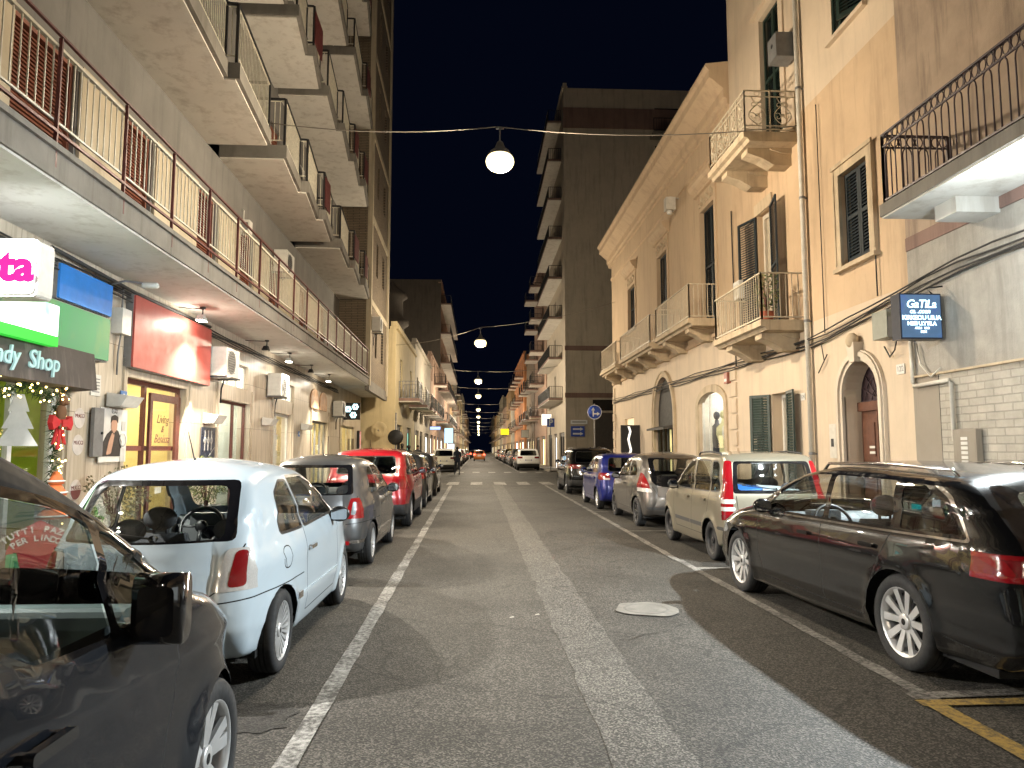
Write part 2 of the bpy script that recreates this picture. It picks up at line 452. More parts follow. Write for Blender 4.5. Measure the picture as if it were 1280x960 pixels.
def bbox_flt(poly, axis, extra):
    a0, a1 = min(p[0] for p in poly), max(p[0] for p in poly); b0, b1 = min(p[1] for p in poly), max(p[1] for p in poly); ia = 1 if axis == 'x' else 0
    def flt(f):
        if not extra(f): return False
        c = [v.co for v in f.verts]
        return max(v[ia] for v in c) >= a0 and min(v[ia] for v in c) <= a1 and max(v.z for v in c) >= b0 and min(v.z for v in c) <= b1
    return flt
side_ok = lambda f: f.normal.x > .25
def side_cut(bm, poly, extra=side_ok): return cut(bm, planes2(poly, 'x'), bbox_flt(poly, 'x', extra))
def rear_cut(bm, poly, ymax, ny=-.08): return cut(bm, planes2(poly, 'y'), bbox_flt(poly, 'y', lambda f: f.calc_center_median().y < ymax and f.normal.y < ny))
def front_cut(bm, poly, ymin, ny=.08): return cut(bm, planes2(poly, 'y'), bbox_flt(poly, 'y', lambda f: f.calc_center_median().y > ymin and f.normal.y > ny))
def grow(poly, k):
    c = (sum(p[0] for p in poly) / len(poly), sum(p[1] for p in poly) / len(poly)); out = []
    A = sum(p[0] * q[1] - q[0] * p[1] for p, q in zip(poly, poly[1:] + poly[:1])); sg = 1 if A > 0 else -1
    N = len(poly)
    for i in range(N):
        p = Vector(poly[i]); a = (p - Vector(poly[i - 1])); b = (Vector(poly[(i + 1) % N]) - p)
        na = Vector((a.y, -a.x)); nb = Vector((b.y, -b.x))
        if na.length < 1e-6: na = nb
        if nb.length < 1e-6: nb = na
        nn = na.normalized() + nb.normalized(); nn = nn.normalized() / max(.5, math.sqrt((1 + na.normalized().dot(nb.normalized())) / 2))
        out.append(tuple(p + nn * k * sg))
    return out
def take(bm, faces, off=0.0, delete=True):
    """Copies faces into a fresh bmesh (moved along their normals) and removes them from the body."""
    nb = bmesh.new(); mp = {}
    vs = {v for f in faces for v in f.verts}
    nr = {}
    for f in faces:
        for v in f.verts: nr[v] = nr.get(v, Vector()) + f.normal
    for v in vs: mp[v] = nb.verts.new(v.co + nr[v].normalized() * off)
    for f in faces:
        try: nf = nb.faces.new([mp[v] for v in f.verts]); nf.smooth = True
        except ValueError: pass
    if delete: bmesh.ops.delete(bm, geom=faces, context='FACES')
    return nb
def mirror_join(bm):
    g = bmesh.ops.duplicate(bm, geom=bm.verts[:] + bm.edges[:] + bm.faces[:])
    for e in g['geom']:
        if isinstance(e, bmesh.types.BMVert): e.co.x *= -1
    bmesh.ops.reverse_faces(bm, faces=[e for e in g['geom'] if isinstance(e, bmesh.types.BMFace)])
    bmesh.ops.remove_doubles(bm, verts=bm.verts, dist=2e-4)
    return bm
def bm_obj(bm, name, mats, parent, mirror=False, free=True):
    me = bpy.data.meshes.new(name); b2 = bm.copy()
    if mirror:
        for v in b2.verts: v.co.x *= -1
        bmesh.ops.reverse_faces(b2, faces=b2.faces[:])
    b2.to_mesh(me); b2.free()
    for m in (mats if isinstance(mats, (list, tuple)) else [mats]): me.materials.append(m)
    o = bpy.data.objects.new(name, me); COL.objects.link(o); o.parent = parent
    return o
def both(bm, name, mats, parent, kids_=None):
    a = bm_obj(bm, name, mats, parent); b = bm_obj(bm, name, mats, parent, True); bm.free(); return a, b
def clip_hull(poly): return poly

def wheel(parent, x, y, r, w, side, style, rimmat, rr=None):
    """Tyre, rim with spokes and hub; the wheel's outer face looks towards side * x."""
    wr = thing('wheel', None, None, (x, y, r)); wr.parent = parent
    rr = rr or r * .66
    t = MB(); o = w / 2
    prof = [(rr * .97, -o * .8), (rr * 1.04, -o), (r * .93, -o * .98), (r * .985, -o * .8), (r, -o * .5), (r, o * .5), (r * .985, o * .8), (r * .93, o * .98), (rr * 1.04, o), (rr * .97, o * .8)]
    t.lathe(prof, 40, axis='x')
    for k in (-.35, 0, .35):
        t.lathe([(r * 1.001, o * k - .006), (r * 1.0015, o * k), (r * 1.001, o * k + .006)], 40, axis='x', mi=1)
    obj('tyre', t, [TYRE, GAP], wr)
    m = MB(); s = side
    m.lathe([(rr * .96, -o * .7), (rr * .9, -o * .2), (rr * .9, o * .55), (rr * .985, o * .9), (rr * 1.035, o * .93), (rr * 1.04, o * .8)] if s > 0 else
            [(rr * .96, o * .7), (rr * .9, o * .2), (rr * .9, -o * .55), (rr * .985, -o * .9), (rr * 1.035, -o * .93), (rr * 1.04, -o * .8)], 40, axis='x')
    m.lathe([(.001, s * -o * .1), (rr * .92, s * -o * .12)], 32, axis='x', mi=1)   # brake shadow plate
    m.lathe([(.001, s * o * .18), (rr * .52, s * o * .18), (rr * .54, s * o * .02)], 32, axis='x', mi=2)
    def spoke(a, w0, w1, tw=0.0, dep=.02):
        x0, x1 = s * o * .62, s * o * .8; P = []
        for rad, ww, xx in ((rr * .16, w0, x0), (rr * .955, w1, x1)):
            for sx in (-dep, 0):
                for sy in (-1, 1):
                    aa = a + (tw if rad > rr * .5 else 0); P.append((xx + s * sx, rad * math.cos(aa) - sy * ww * math.sin(aa), rad * math.sin(aa) + sy * ww * math.cos(aa)))
        m.hexa([P[0], P[1], P[3], P[2], P[4], P[5], P[7], P[6]])
    if style == 'multi':
        for k in range(22): spoke(2 * PI * k / 22, rr * .035, rr * .062)
    elif style == 'ten':
        for k in range(5):
            for e in (-.24, .24): spoke(2 * PI * k / 5 + e + .3, rr * .085, rr * .115, e * .28)
    elif style == 'five':
        for k in range(5):
            for e in (-.13, .13): spoke(2 * PI * k / 5 + e + .2, rr * .09, rr * .13, e * .5)
    elif style == 'steel':
        m.lathe([(rr * .93, s * o * .5), (rr * .78, s * o * .3), (rr * .5, s * o * .55), (rr * .25, s * o * .5), (.001, s * o * .5)], 32, axis='x')
        for k in range(10):
            a = 2 * PI * k / 10; m.lathe([(rr * .06, s * o * .46), (.001, s * o * .47)], 8, c=(0, rr * .8 * math.cos(a), rr * .8 * math.sin(a)), axis='x', mi=1)
    else:
        for k in range(7): spoke(2 * PI * k / 7, rr * .1, rr * .14)
    m.lathe([(rr * .24, s * o * .55), (rr * .24, s * o * .74), (rr * .2, s * o * .78), (.001, s * o * .78)], 20, axis='x')
    for k in range(5):
        a = 2 * PI * k / 5; m.lathe([(rr * .035, s * o * .74), (rr * .035, s * o * .76), (.001, s * o * .76)], 8, c=(0, rr * .17 * math.cos(a), rr * .17 * math.sin(a)), axis='x', mi=1)
    m.lathe([(rr * .1, s * o * .78), (.001, s * o * .8)], 12, axis='x', mi=1)
    obj('rim', m, [rimmat, GAP, STEEL], wr, recalc=True)
    return wr
def seat(parent, x, y, z, rear=False, w=.5, m=None):
    b = MB()
    if rear:
        b.hexa([(x - w, y - .05, z), (x + w, y - .05, z), (x + w, y + .42, z + .02), (x - w, y + .42, z + .02), (x - w, y - .05, z + .16), (x + w, y - .05, z + .16), (x + w, y + .42, z + .18), (x - w, y + .42, z + .18)])
        b.hexa([(x - w, y - .1, z + .1), (x + w, y - .1, z + .1), (x + w, y + .03, z + .1), (x - w, y + .03, z + .1), (x - w, y - .25, z + .6), (x + w, y - .25, z + .6), (x + w, y - .13, z + .6), (x - w, y - .13, z + .6)])
        b.bevel(.03, 2)
        for hx in (-.36, .36):
            b.sphere((x + hx, y - .2, z + .7), (.12, .05, .085), 12, 8); b.bar((x + hx, y - .2, z + .55), (x + hx, y - .2, z + .68), .03)
    else:
        b.hexa([(x - w / 2, y, z), (x + w / 2, y, z), (x + w / 2, y + .48, z + .03), (x - w / 2, y + .48, z + .03), (x - w / 2, y, z + .14), (x + w / 2, y, z + .14), (x + w / 2, y + .48, z + .2), (x - w / 2, y + .48, z + .2)])
        b.hexa([(x - w / 2, y - .05, z + .1), (x + w / 2, y - .05, z + .1), (x + w / 2, y + .08, z + .1), (x - w / 2, y + .08, z + .1), (x - w * .4, y - .27, z + .62), (x + w * .4, y - .27, z + .62), (x + w * .4, y - .17, z + .62), (x - w * .4, y - .17, z + .62)])
        b.bevel(.035, 2)
        b.sphere((x, y - .25, z + .74), (.135, .06, .095), 14, 10)
        for hx in (-.05, .05): b.bar((x + hx, y - .24, z + .58), (x + hx, y - .24, z + .7), .018)
    return obj('seat', b, m or SEATM, parent, smooth=True)
def interior(parent, sp, dashm=None):
    hw = sp['W'] / 2 - .1; fl = .3; wb = sp['wb']; bl = sp['belt'][0]
    b = MB()
    b.f([(-hw * .8, -.3, fl), (hw * .8, -.3, fl), (hw * .86, wb - .3, fl), (-hw * .86, wb - .3, fl)])
    for s in (-1, 1): b.f([(s * (hw * .86), -.3, fl), (s * (hw + .02), .42, fl), (s * (hw + .02), wb - .42, fl), (s * (hw - .03), wb - .3, bl - .03), (s * (hw - .03), .1, bl - .03), (s * (hw * .84), -.34, bl - .03)])
    b.f([(-hw, wb - .3, fl), (hw, wb - .3, fl), (hw, wb - .3, bl - .1), (-hw, wb - .3, bl - .1)])
    b.f([(-hw * .82, -.34, bl - .12), (hw * .82, -.34, bl - .12), (hw * .95, .0, bl - .1), (-hw * .95, .0, bl - .1)])
    obj('cabin_floor', b, DASHM, parent)
    dy = sp.get('dash', wb - .62); dz = sp.get('dashz', bl - .05)
    d = MB(); d.prism(rpoly([(dy, dz - .3), (dy + .05, dz - .06), (dy + .14, dz + .03), (dy + .5, dz - .03), (dy + .62, dz - .1), (dy + .5, dz - .32)], .04), -hw + .02, hw - .02, 'x')
    d.box(-.52, -.2, dy - .06, dy + .06, dz - .06, dz + .05)
    obj('dashboard', d, dashm or DASHM, parent)
    w = MB(); c = Vector((-.36, dy - .2, dz - .06)); tl = R(28); pts = []
    for k in range(28):
        a = 2 * PI * k / 28; pts.append(c + Vector((.185 * math.cos(a), .185 * math.sin(a) * math.sin(tl) , .185 * math.sin(a) * math.cos(tl))))
    w.tube(pts, .017, 8, closed=True); w.sphere(c, (.06, .03, .06), 10, 8)
    for a in (0, PI, 1.5 * PI): w.bar(c, c + Vector((.18 * math.cos(a), .18 * math.sin(a) * math.sin(tl), .18 * math.sin(a) * math.cos(tl))), .035, .015)
    w.tube([c, c + Vector((0, .3, -.14))], .03)
    obj('steering_wheel', w, TRIM, parent, smooth=True)
    sy = sp.get('seaty', dy - .82); sz = bl - .62
    for x in (-.36, .36): seat(parent, x, sy, sz, w=.48)
    if sp.get('rearseat', True): seat(parent, 0, sp.get('rsy', sy - .72), sz, True, hw - .1)
def plate(parent, x, y, z, w=.5, h=.11, tilt=0.0, name='number_plate'):
    b = MB(); b.box(x - w / 2, x + w / 2, y - .012, y, z - h / 2, z + h / 2); b.box(x - w / 2, x - w / 2 + .042, y - .015, y - .0121, z - h / 2 + .003, z + h / 2 - .003, 1); b.box(x + w / 2 - .042, x + w / 2, y - .015, y - .0121, z - h / 2 + .003, z + h / 2 - .003, 1)
    return obj(name, b, [PLATE, PBLUE], parent)
def mirrors(parent, x, y, z, body, size=(.10, .07, .075), shape=0):
    for s in (-1, 1):
        b = MB()
        if shape:   # tall van mirror
            b.prism([(a, c) for a, c in rpoly([(-size[1], -size[2]), (size[1], -size[2] * .9), (size[1] * .9, size[2]), (-size[1], size[2])], .07)], s * x, s * (x + size[0] * 2), 'x'); b.bevel(.035, 3)
        else: b.sphere((s * (x + size[0]), y - y, 0), (size[0], size[1], size[2]), 16, 10); 
        for v in b.bm.verts:
            v.co.y += y; v.co.z += z
            if not shape and v.co.y < y: v.co.y = y - (y - v.co.y) * .45
        b.bar((s * (x - .08), y + .03, z - size[2] * .6), (s * (x + size[0] * .6), y + .01, z - size[2] * .6), .06, .04)
        mo = obj('door_mirror', b, body, parent, smooth=True)
        g = MB(); yy = y - (size[1] * 1.0 if shape else size[1] * .46)
        g.prism(rpoly([(s * x + s * size[0] * .25, z - size[2] * .68), (s * x + s * size[0] * 1.75, z - size[2] * .68), (s * x + s * size[0] * 1.75, z + size[2] * .68), (s * x + s * size[0] * .25, z + size[2] * .68)], .025), yy - .004, yy + .01, 'y')
        obj('mirror_glass', g, GLOSSB if shape else MIRG, mo)

def build_car(sp, root):
    """Body with cut-out glass, lamps and shut lines plus wheels, mirrors, cabin; all children of root."""
    bm, (ya, yb) = half_shell(sp); hw = sp['W'] / 2
    mats = [sp['paint'], TRIM, GAP, CHROME, sp.get('clad', CLAD), GLOSSB, MATTEB]
    # wheel arches
    for yw in (0.0, sp['wb']):
        poly = [(yw + sp['arch'] * math.cos(2 * PI * k / 28), sp['wr'] + sp['arch'] * math.sin(2 * PI * k / 28)) for k in range(28)]
        if sp.get('archclad'):
            c2 = [(yw + (sp['arch'] + .055) * math.cos(2 * PI * k / 28), sp['wr'] + (sp['arch'] + .055) * math.sin(2 * PI * k / 28)) for k in range(28)]
            for f in side_cut(bm, c2): f.material_index = 4
        fs = side_cut(bm, poly, lambda f: f.normal.x > .05 or f.normal.z < -.5)
        fs = [f for f in fs if f.calc_center_median().x > hw - .32]
        bmesh.ops.delete(bm, geom=fs, context='FACES')
    for zlo, zhi, mi in sp.get('bands', []):       # horizontal cladding bands all round
        for f in cut(bm, [((0, 0, zhi), (0, 0, 1)), ((0, 0, zlo), (0, 0, -1))], lambda f: min(v.co.z for v in f.verts) < zhi and max(v.co.z for v in f.verts) > zlo): f.material_index = mi
    parts = []
    for poly, mi in sp.get('pillar', []):
        for f in side_cut(bm, poly, lambda f: f.normal.x > .02): f.material_index = mi
    for poly, mi in sp.get('side_black', []):
        for f in side_cut(bm, rpoly(poly, .04), lambda f: f.normal.x > .3): f.material_index = mi
    # side glass: black surround then pane
    for poly, gm, *o in sp['side_glass']:
        poly = rpoly(poly, .03, 3)
        tr = o[0] if o else .022
        ok = lambda f: f.normal.x > .3
        if tr:
            for f in side_cut(bm, grow(poly, tr), ok): f.material_index = o[1] if len(o) > 1 else 1
        fs = side_cut(bm, poly, ok)
        if fs: parts.append(('window', take(bm, fs, -.006), gm, True))
    for poly, mi in sp.get('side_trim', []):
        for f in side_cut(bm, poly): f.material_index = mi
    rg = sp['rear_glass']; yl = sp.get('rear_lim', .6)
    if 'rear_black' in sp:
        for f in rear_cut(bm, rpoly(sp['rear_black'], .05), yl): f.material_index = 5
    else:
        for f in rear_cut(bm, grow(rpoly(rg, .06), .02), yl): f.material_index = 1
    fs = rear_cut(bm, rpoly(rg, .06), yl)
    if fs: parts.append(('rear_window', take(bm, fs, -.004), sp.get('rear_mat', CGLASS), False))
    if 'wind' in sp:
        fs = front_cut(bm, rpoly(sp['wind'], .06), sp['wb'] * .45)
        fs = [f for f in fs if f.calc_center_median().z > sp.get('windz', .9)]
        if fs: parts.append(('windscreen', take(bm, fs, -.004), CGLASS, False))
    for poly, ylim, layers, *tn in sp.get('tail', []):
        ya_, yb_ = ylim if isinstance(ylim, tuple) else (ylim, 0.0)
        for k, (pl, mt) in reversed(list(enumerate(layers))):
            pp = rpoly(pl or poly, .03)
            fs = cut(bm, planes2(pp, 'y') + [((0, ya_, 0), (0, 1, -yb_))], bbox_flt(pp, 'y', lambda f: f.calc_center_median().y < ya_ + yb_ * f.calc_center_median().z + .1 and f.normal.y < (tn[0] if tn else .35)))
            if fs: parts.append(('tail_light' if k == len(layers) - 1 else 'tail_light_bezel', take(bm, fs, .004 + .002 * k), mt, True))
    for poly, ymin, mt in sp.get('head', []):
        fs = front_cut(bm, rpoly(poly, .05), ymin, -.3)
        if fs: parts.append(('headlight', take(bm, fs, .003), mt, True))
    for poly, mi in sp.get('rear_trim', []):
        for f in rear_cut(bm, rpoly(poly, .02), .3): f.material_index = mi
    # shut lines
    gw = sp.get('gapw', .0045)
    def line(pts, fn, rad, *a):
        for p, q in zip(pts, pts[1:]):
            d = Vector((q[0] - p[0], q[1] - p[1])); L = d.length
            if L < 1e-4: continue
            n_ = Vector((-d.y, d.x)) / L * gw; d = d / L * gw * .6
            P, Q = Vector(p) - d, Vector(q) + d
            for f in fn(bm, [tuple(P - n_), tuple(Q - n_), tuple(Q + n_), tuple(P + n_)], *a):
                if f.material_index in (0, 4): f.material_index = 2
    if sp.get('lines', True):
        for pts in sp.get('doors', []): line(pts, side_cut, .01)
        for pts in sp.get('rlines', []): line(pts, rear_cut, .01, .5, .3)
    body_half = bm
    mirror_join(body_half)
    body = bm_obj(body_half, 'body', mats, root); body_half.free()
    for name, b, m, two in parts:
        if two: both(b, name, m, root)
        else: mirror_join(b); bm_obj(b, name, m, root); b.free()
    # arch liners
    lin = MB()
    for s in (-1, 1):
        for yw in (0.0, sp['wb']):
            N = 18; a0 = -.05; ra = sp['arch'] - .004
            pts = [(yw + ra * math.cos(a0 + (PI - 2 * a0) * k / N), sp['wr'] + ra * math.sin(a0 + (PI - 2 * a0) * k / N)) for k in range(N + 1)]
            xo, xi = s * (hw - .075), s * (hw - .34)
            for p, q in zip(pts, pts[1:]): lin.f([(xo, *p), (xo, *q), (xi, *q), (xi, *p)])
            lin.f([(xi, *p) for p in pts])
    obj('wheel_arch_liner', lin, GAP, root, recalc=False)
    if sp.get('under', True):
        u = MB(); u.box(-hw + .12, hw - .12, ya + .25, yb - .25, .19, .24); obj('underbody', u, GAP, root)
    tw = sp.get('tyrew', .19)
    for s in (-1, 1):
        for yw in (0.0, sp['wb']): wheel(root, s * (hw - sp.get('inset', .025) - tw / 2), yw, sp['wr'], tw, s, sp.get('rim', 'five'), sp.get('rimmat', ALLOY), sp.get('rimr'))
    for (hy, hz) in sp.get('handles', []):
        for s in (-1, 1):
            h = MB(); xx = hw * (1 - sp.get('hin', .02))
            h.prism(rpoly([(hy - .095, hz - .016), (hy + .095, hz - .016), (hy + .095, hz + .016), (hy - .095, hz + .016)], .014), s * (xx + .01), s * (xx + .036), 'x'); h.bevel(.007, 1)
            h.bar((s * (xx - .03), hy - .07, hz), (s * (xx + .014), hy - .07, hz), .022); h.bar((s * (xx - .03), hy + .07, hz), (s * (xx + .014), hy + .07, hz), .022)
            obj('door_handle', h, sp.get('handmat', CHROME), root)
    if 'mirror' in sp: mirrors(root, *sp['mirror'])
    if 'plate' in sp: plate(root, *sp['plate'])
    if 'antenna' in sp:
        y, z, L = sp['antenna']; a = MB(); a.lathe([(.03, 0), (.022, .02), (.008, .05), (.004, .06)], 10, c=(0, y, z)); a.tube([(0, y, z + .03), (0, y - L * .5, z + L * .86)], [.006, .003], 6)
        obj('antenna', a, TRIM, root)
    if 'fin' in sp:
        y, z = sp['fin']; a = MB(); a.prism(rpoly([(y - .08, z - .01), (y + .1, z - .01), (y - .04, z + .06), (y - .07, z + .06)], .01), -.022, .022, 'x'); a.bevel(.008); obj('antenna', a, TRIM, root)
    if 'wiper' in sp:
        y, z, w = sp['wiper']; a = MB(); a.bar((.02, y - .02, z), (-w, y - .0, z + .06), .018, .012); a.lathe([(.025, -.03), (.02, .02)], 10, c=(.02, y, z), axis='y'); obj('rear_wiper', a, TRIM, root)
    if sp.get('cabin', True): interior(root, sp, sp.get('dashm'))
    for y0, y1, x0, z0, z1 in sp.get('rails', []):
        for s in (-1, 1):
            a = MB(); ymid = (y0 + y1) / 2
            a.tube([(s * x0, y0, z0), (s * x0, y0 + .08, z0 + .055), (s * x0, ymid, z1 + .06), (s * x0, y1 - .1, z1 + .045), (s * x0, y1, z1 - .03)], .014, 8); obj('roof_rail', a, sp.get('railmat', TRIM), root)
    return root
def recolour(root, old, new):
    """Gives a copied car its own paint through object-level material slots."""
    for o in [root] + list(root.children_recursive):
        for i, s in enumerate(o.material_slots):
            if s.material == old: s.link = 'OBJECT'; s.material = new
# ---------------------------------------------------------------- car shapes (y = 0 at the rear axle)
P_WHITE = paint('pale_blue_white_paint', (.44, .52, .58), .0, .3, .02)
P_GREY = paint('mid_grey_paint', (.075, .078, .082), .5, .38); P_RED = paint('red_paint', (.25, .006, .012), .1, .3)
P_BLACK = paint('black_paint', (.004, .004, .0042), .0, .2, dirt_=.012, spec=.25, coat=.75); P_VAN = paint('anthracite_paint', (.008, .0098, .0135), .1, .25, dirt_=.015, spec=.25, coat=.6)
P_BEIGE = paint('beige_grey_paint', (.19, .17, .125), .4, .38); P_BROWN = paint('brown_grey_paint', (.10, .092, .085), .6, .38)
P_BLUE = paint('deep_blue_paint', (.005, .012, .14), .2, .3); P_PURE = paint('white_paint', (.72, .72, .70), .0, .3, .02)
P_DGREY = paint('dark_grey_paint', (.022, .023, .025), .4, .35); P_SILVER = paint('silver_paint', (.42, .43, .44), .7, .35)
def S(**k): return k
FIAT = S(W=1.627, wb=2.3, wr=.292, arch=.325, tyrew=.185, rim='multi', rimr=.205, belt=(.925, .022), tumble=.40, shoulder=.012, soft=.09, low=.07, taper=(.6, .19, 1.9, .2), zmid=.56, flare=.016,
    prof=[(-.44, .21, .06, .02, .05), (-.575, .36, .12, .15, .12), (-.61, .54, .14, .17, .2), (-.565, .72, .1, .16, .22), (-.50, .95, .2, .13, .2), (-.43, 1.06, .1, .10, .16), (-.14, 1.405, .1, .05, .12), (.12, 1.472, .3, .045, .14), (.75, 1.488, .5, .05, .15), (1.25, 1.42, .3, .05, .13),
          (1.98, 1.0, .25, .07, .1), (2.55, .90, .3, .07, .18), (2.86, .70, .15, .10, .22), (2.94, .45, .1, .16, .18), (2.88, .24, .06, .1, .06), (2.68, .18, .05, 0, .04), (1.0, .17, .1, 0, .04)],
    crease=[((.80, .03), .010, .035), ((.42, .0), .006, .03)],
    side_glass=[([(.09, .985), (.60, .985), (.50, 1.345), (.34, 1.345), (.17, 1.26)], CGLASS), ([(.665, .985), (1.74, 1.01), (1.66, 1.07), (1.30, 1.29), (1.02, 1.37), (.565, 1.37)], CGLASS)],
    rear_glass=[(-.50, 1.0), (.50, 1.0), (.44, 1.345), (-.44, 1.345)], rear_black=[(-.57, .985), (.57, .985), (.50, 1.385), (-.50, 1.385)], rear_lim=.15,
    wind=[(-.62, 1.03), (.62, 1.03), (.5, 1.40), (-.5, 1.40)], windz=1.0,
    tail=[([(.46, .67), (.80, .67), (.80, .94), (.53, .94)], -.38, [(None, CLEAR), ([(.555, .695), (.655, .695), (.645, .925), (.58, .925)], RED)])],
    head=[([(.45, .6), (.75, .6), (.75, .85), (.45, .85)], 2.5, HEADL)],
    doors=[[(.62, .985), (.60, .6), (.66, .30), (1.78, .30), (1.86, .55), (1.82, 1.0)], rpoly([(.04, .72), (.2, .72), (.2, .88), (.04, .88)], .08, 4) [:-1] + [(.0955, .72)]],
    rlines=[[(-.62, .96), (-.53, .70), (-.42, .62), (.42, .62), (.53, .70), (.62, .96)], [(.50, .60), (.9, .63)]],
    handles=[(.74, .80)], mirror=(.76, 1.66, .98, TRIM), antenna=(.28, 1.475, .30), wiper=(-.42, 1.0, .45), plate=(0, -.735, .76, .36, .11), dash=1.62, dashz=.95, rsy=-.05 + .3, hin=.015)
XCAR = S(W=1.796, wb=2.57, wr=.335, arch=.375, tyrew=.215, rim='five', belt=(1.02, .012), tumble=.30, shoulder=.015, soft=.07, low=.06, taper=(.4, .12, 2.2, .18), zmid=.66, flare=.016, archclad=True,
    prof=[(-.60, .27, .06, .02, .05), (-.76, .38, .08, .12, .1), (-.80, .58, .12, .15, .16), (-.76, .80, .1, .14, .2), (-.70, 1.02, .2, .12, .18), (-.60, 1.14, .1, .10, .15), (-.30, 1.49, .08, .05, .12), (-.1, 1.56, .25, .045, .13), (.8, 1.60, .5, .05, .15), (1.5, 1.53, .3, .05, .13),
          (2.25, 1.12, .25, .07, .1), (2.95, 1.0, .3, .07, .18), (3.3, .78, .15, .12, .22), (3.43, .5, .1, .18, .18), (3.36, .28, .06, .1, .06), (3.1, .22, .05, 0, .04), (1.2, .21, .1, 0, .04)],
    bands=[(.2, .50, 4)],
    side_glass=[([(-.34, 1.10), (.28, 1.09), (.30, 1.46), (.02, 1.45), (-.16, 1.36)], PGLASS), ([(.36, 1.09), (.98, 1.085), (1.0, 1.48), (.38, 1.47)], CGLASS), ([(1.05, 1.085), (2.0, 1.10), (1.9, 1.18), (1.5, 1.43), (1.07, 1.48)], CGLASS)],
    rear_glass=[(-.60, 1.12), (.60, 1.12), (.54, 1.45), (-.54, 1.45)], rear_lim=.15, rear_mat=DGLASS,
    wind=[(-.66, 1.16), (.66, 1.16), (.54, 1.50), (-.54, 1.50)], windz=1.12,
    tail=[([(.50, .80), (.86, .80), (.86, 1.06), (.56, 1.06)], -.42, [(None, RED), ([(.60, .85), (.76, .85), (.75, 1.01), (.62, 1.01)], DARKRED)])],
    head=[([(.5, .7), (.82, .7), (.8, .95), (.5, .95)], 2.9, HEADL)],
    doors=[[(.33, 1.1), (.42, .78), (.46, .42), (1.0, .42), (1.02, 1.1)], [(1.0, .42), (2.05, .42), (2.12, 1.1)]],
    rlines=[[(-.62, 1.05), (-.55, .72), (.55, .72), (.62, 1.05)]],
    handles=[(.56, .90), (1.2, .92)], mirror=(.84, 1.95, 1.1, P_RED), antenna=(.0, 1.58, .26), plate=(0, -.925, .86), dash=1.9, dashz=1.05)
AVANT = S(W=1.874, wb=2.912, wr=.343, arch=.378, tyrew=.25, rim='ten', rimr=.245, belt=(.985, -.016), tumble=.36, shoulder=.02, soft=.05, low=.07, taper=(.2, .10, 2.7, .17), zmid=.58, flare=.016, step=.03, rows=30,
    prof=[(-.85, .23, .05, .02, .05), (-1.03, .33, .06, .1, .08), (-1.085, .52, .08, .14, .14), (-1.05, .72, .06, .13, .14), (-1.02, .95, .1, .12, .15), (-.93, 1.05, .08, .10, .13), (-.58, 1.35, .08, .06, .12), (-.42, 1.40, .15, .05, .12), (.6, 1.452, .6, .05, .14), (1.3, 1.452, .6, .05, .14), (1.85, 1.34, .35, .06, .12),
          (2.6, 1.0, .25, .07, .1), (3.35, .87, .4, .08, .16), (3.72, .70, .15, .15, .22), (3.83, .5, .1, .2, .2), (3.78, .25, .06, .1, .06), (3.55, .18, .05, 0, .04), (1.5, .17, .1, 0, .04)],
    crease=[((.80, -.02), .012, .04), ((.36, .0), .012, .035)],
    side_glass=[([(-.62, 1.035), (.0, 1.02), (.06, 1.355), (-.16, 1.345), (-.40, 1.24)], PGLASS, 0), ([(.10, 1.018), (1.0, 1.0), (1.03, 1.375), (.16, 1.362)], CGLASS, 0), ([(1.09, 1.0), (2.28, .985), (2.12, 1.08), (1.72, 1.30), (1.45, 1.365), (1.12, 1.375)], CGLASS, 0)],
    side_black=[([(-.69, .995), (2.40, .945), (2.20, 1.08), (1.76, 1.345), (1.46, 1.41), (-.20, 1.395), (-.46, 1.285)], 3), ([(-.66, 1.01), (2.34, .962), (2.16, 1.075), (1.74, 1.328), (1.45, 1.39), (-.18, 1.378), (-.43, 1.27)], 5)],
    side_trimx=[([(-.74, .996), (2.36, .94), (2.36, .952), (-.74, 1.010)], 3)],
    rear_glass=[(-.58, 1.06), (.58, 1.06), (.50, 1.32), (-.50, 1.32)], rear_lim=-.3, rear_mat=PGLASS, rear_black=[(-.72, 1.03), (.72, 1.03), (.62, 1.36), (-.62, 1.36)],
    wind=[(-.7, 1.04), (.7, 1.04), (.56, 1.40), (-.56, 1.40)], windz=1.02,
    tail=[([(.34, .795), (1.0, .795), (1.0, .955), (.34, .955)], -.72, [(None, DARKRED), ([(.34, .80), (1.0, .80), (1.0, .832), (.34, .832)], RED), ([(.34, .925), (1.0, .925), (1.0, .95), (.34, .95)], RED), ([(.80, .832), (.845, .832), (.87, .925), (.83, .925)], RED)])],
    head=[([(.5, .58), (.9, .62), (.9, .78), (.5, .74)], 3.2, HEADL)],
    doors=[[(.06, 1.0), (.24, .70), (.36, .42), (.46, .30), (1.04, .30), (1.08, .98)], [(1.04, .30), (2.22, .30), (2.36, .55), (2.36, .94)], [(-.85, .33), (-.62, .34), (-.45, .36)]],
    rlines=[[(-.66, 1.0), (-.62, .62), (.62, .62), (.66, 1.0)]],
    handles=[(.34, .86), (1.35, .84)], handmat=P_BLACK, mirror=(.86, 2.15, 1.02, P_BLACK), fin=(-.25, 1.46), plate=(0, -1.20, .80), dash=2.05, dashz=.93, rails=[(-.30, 1.55, .60, 1.40, 1.425)], railmat=CHROME)
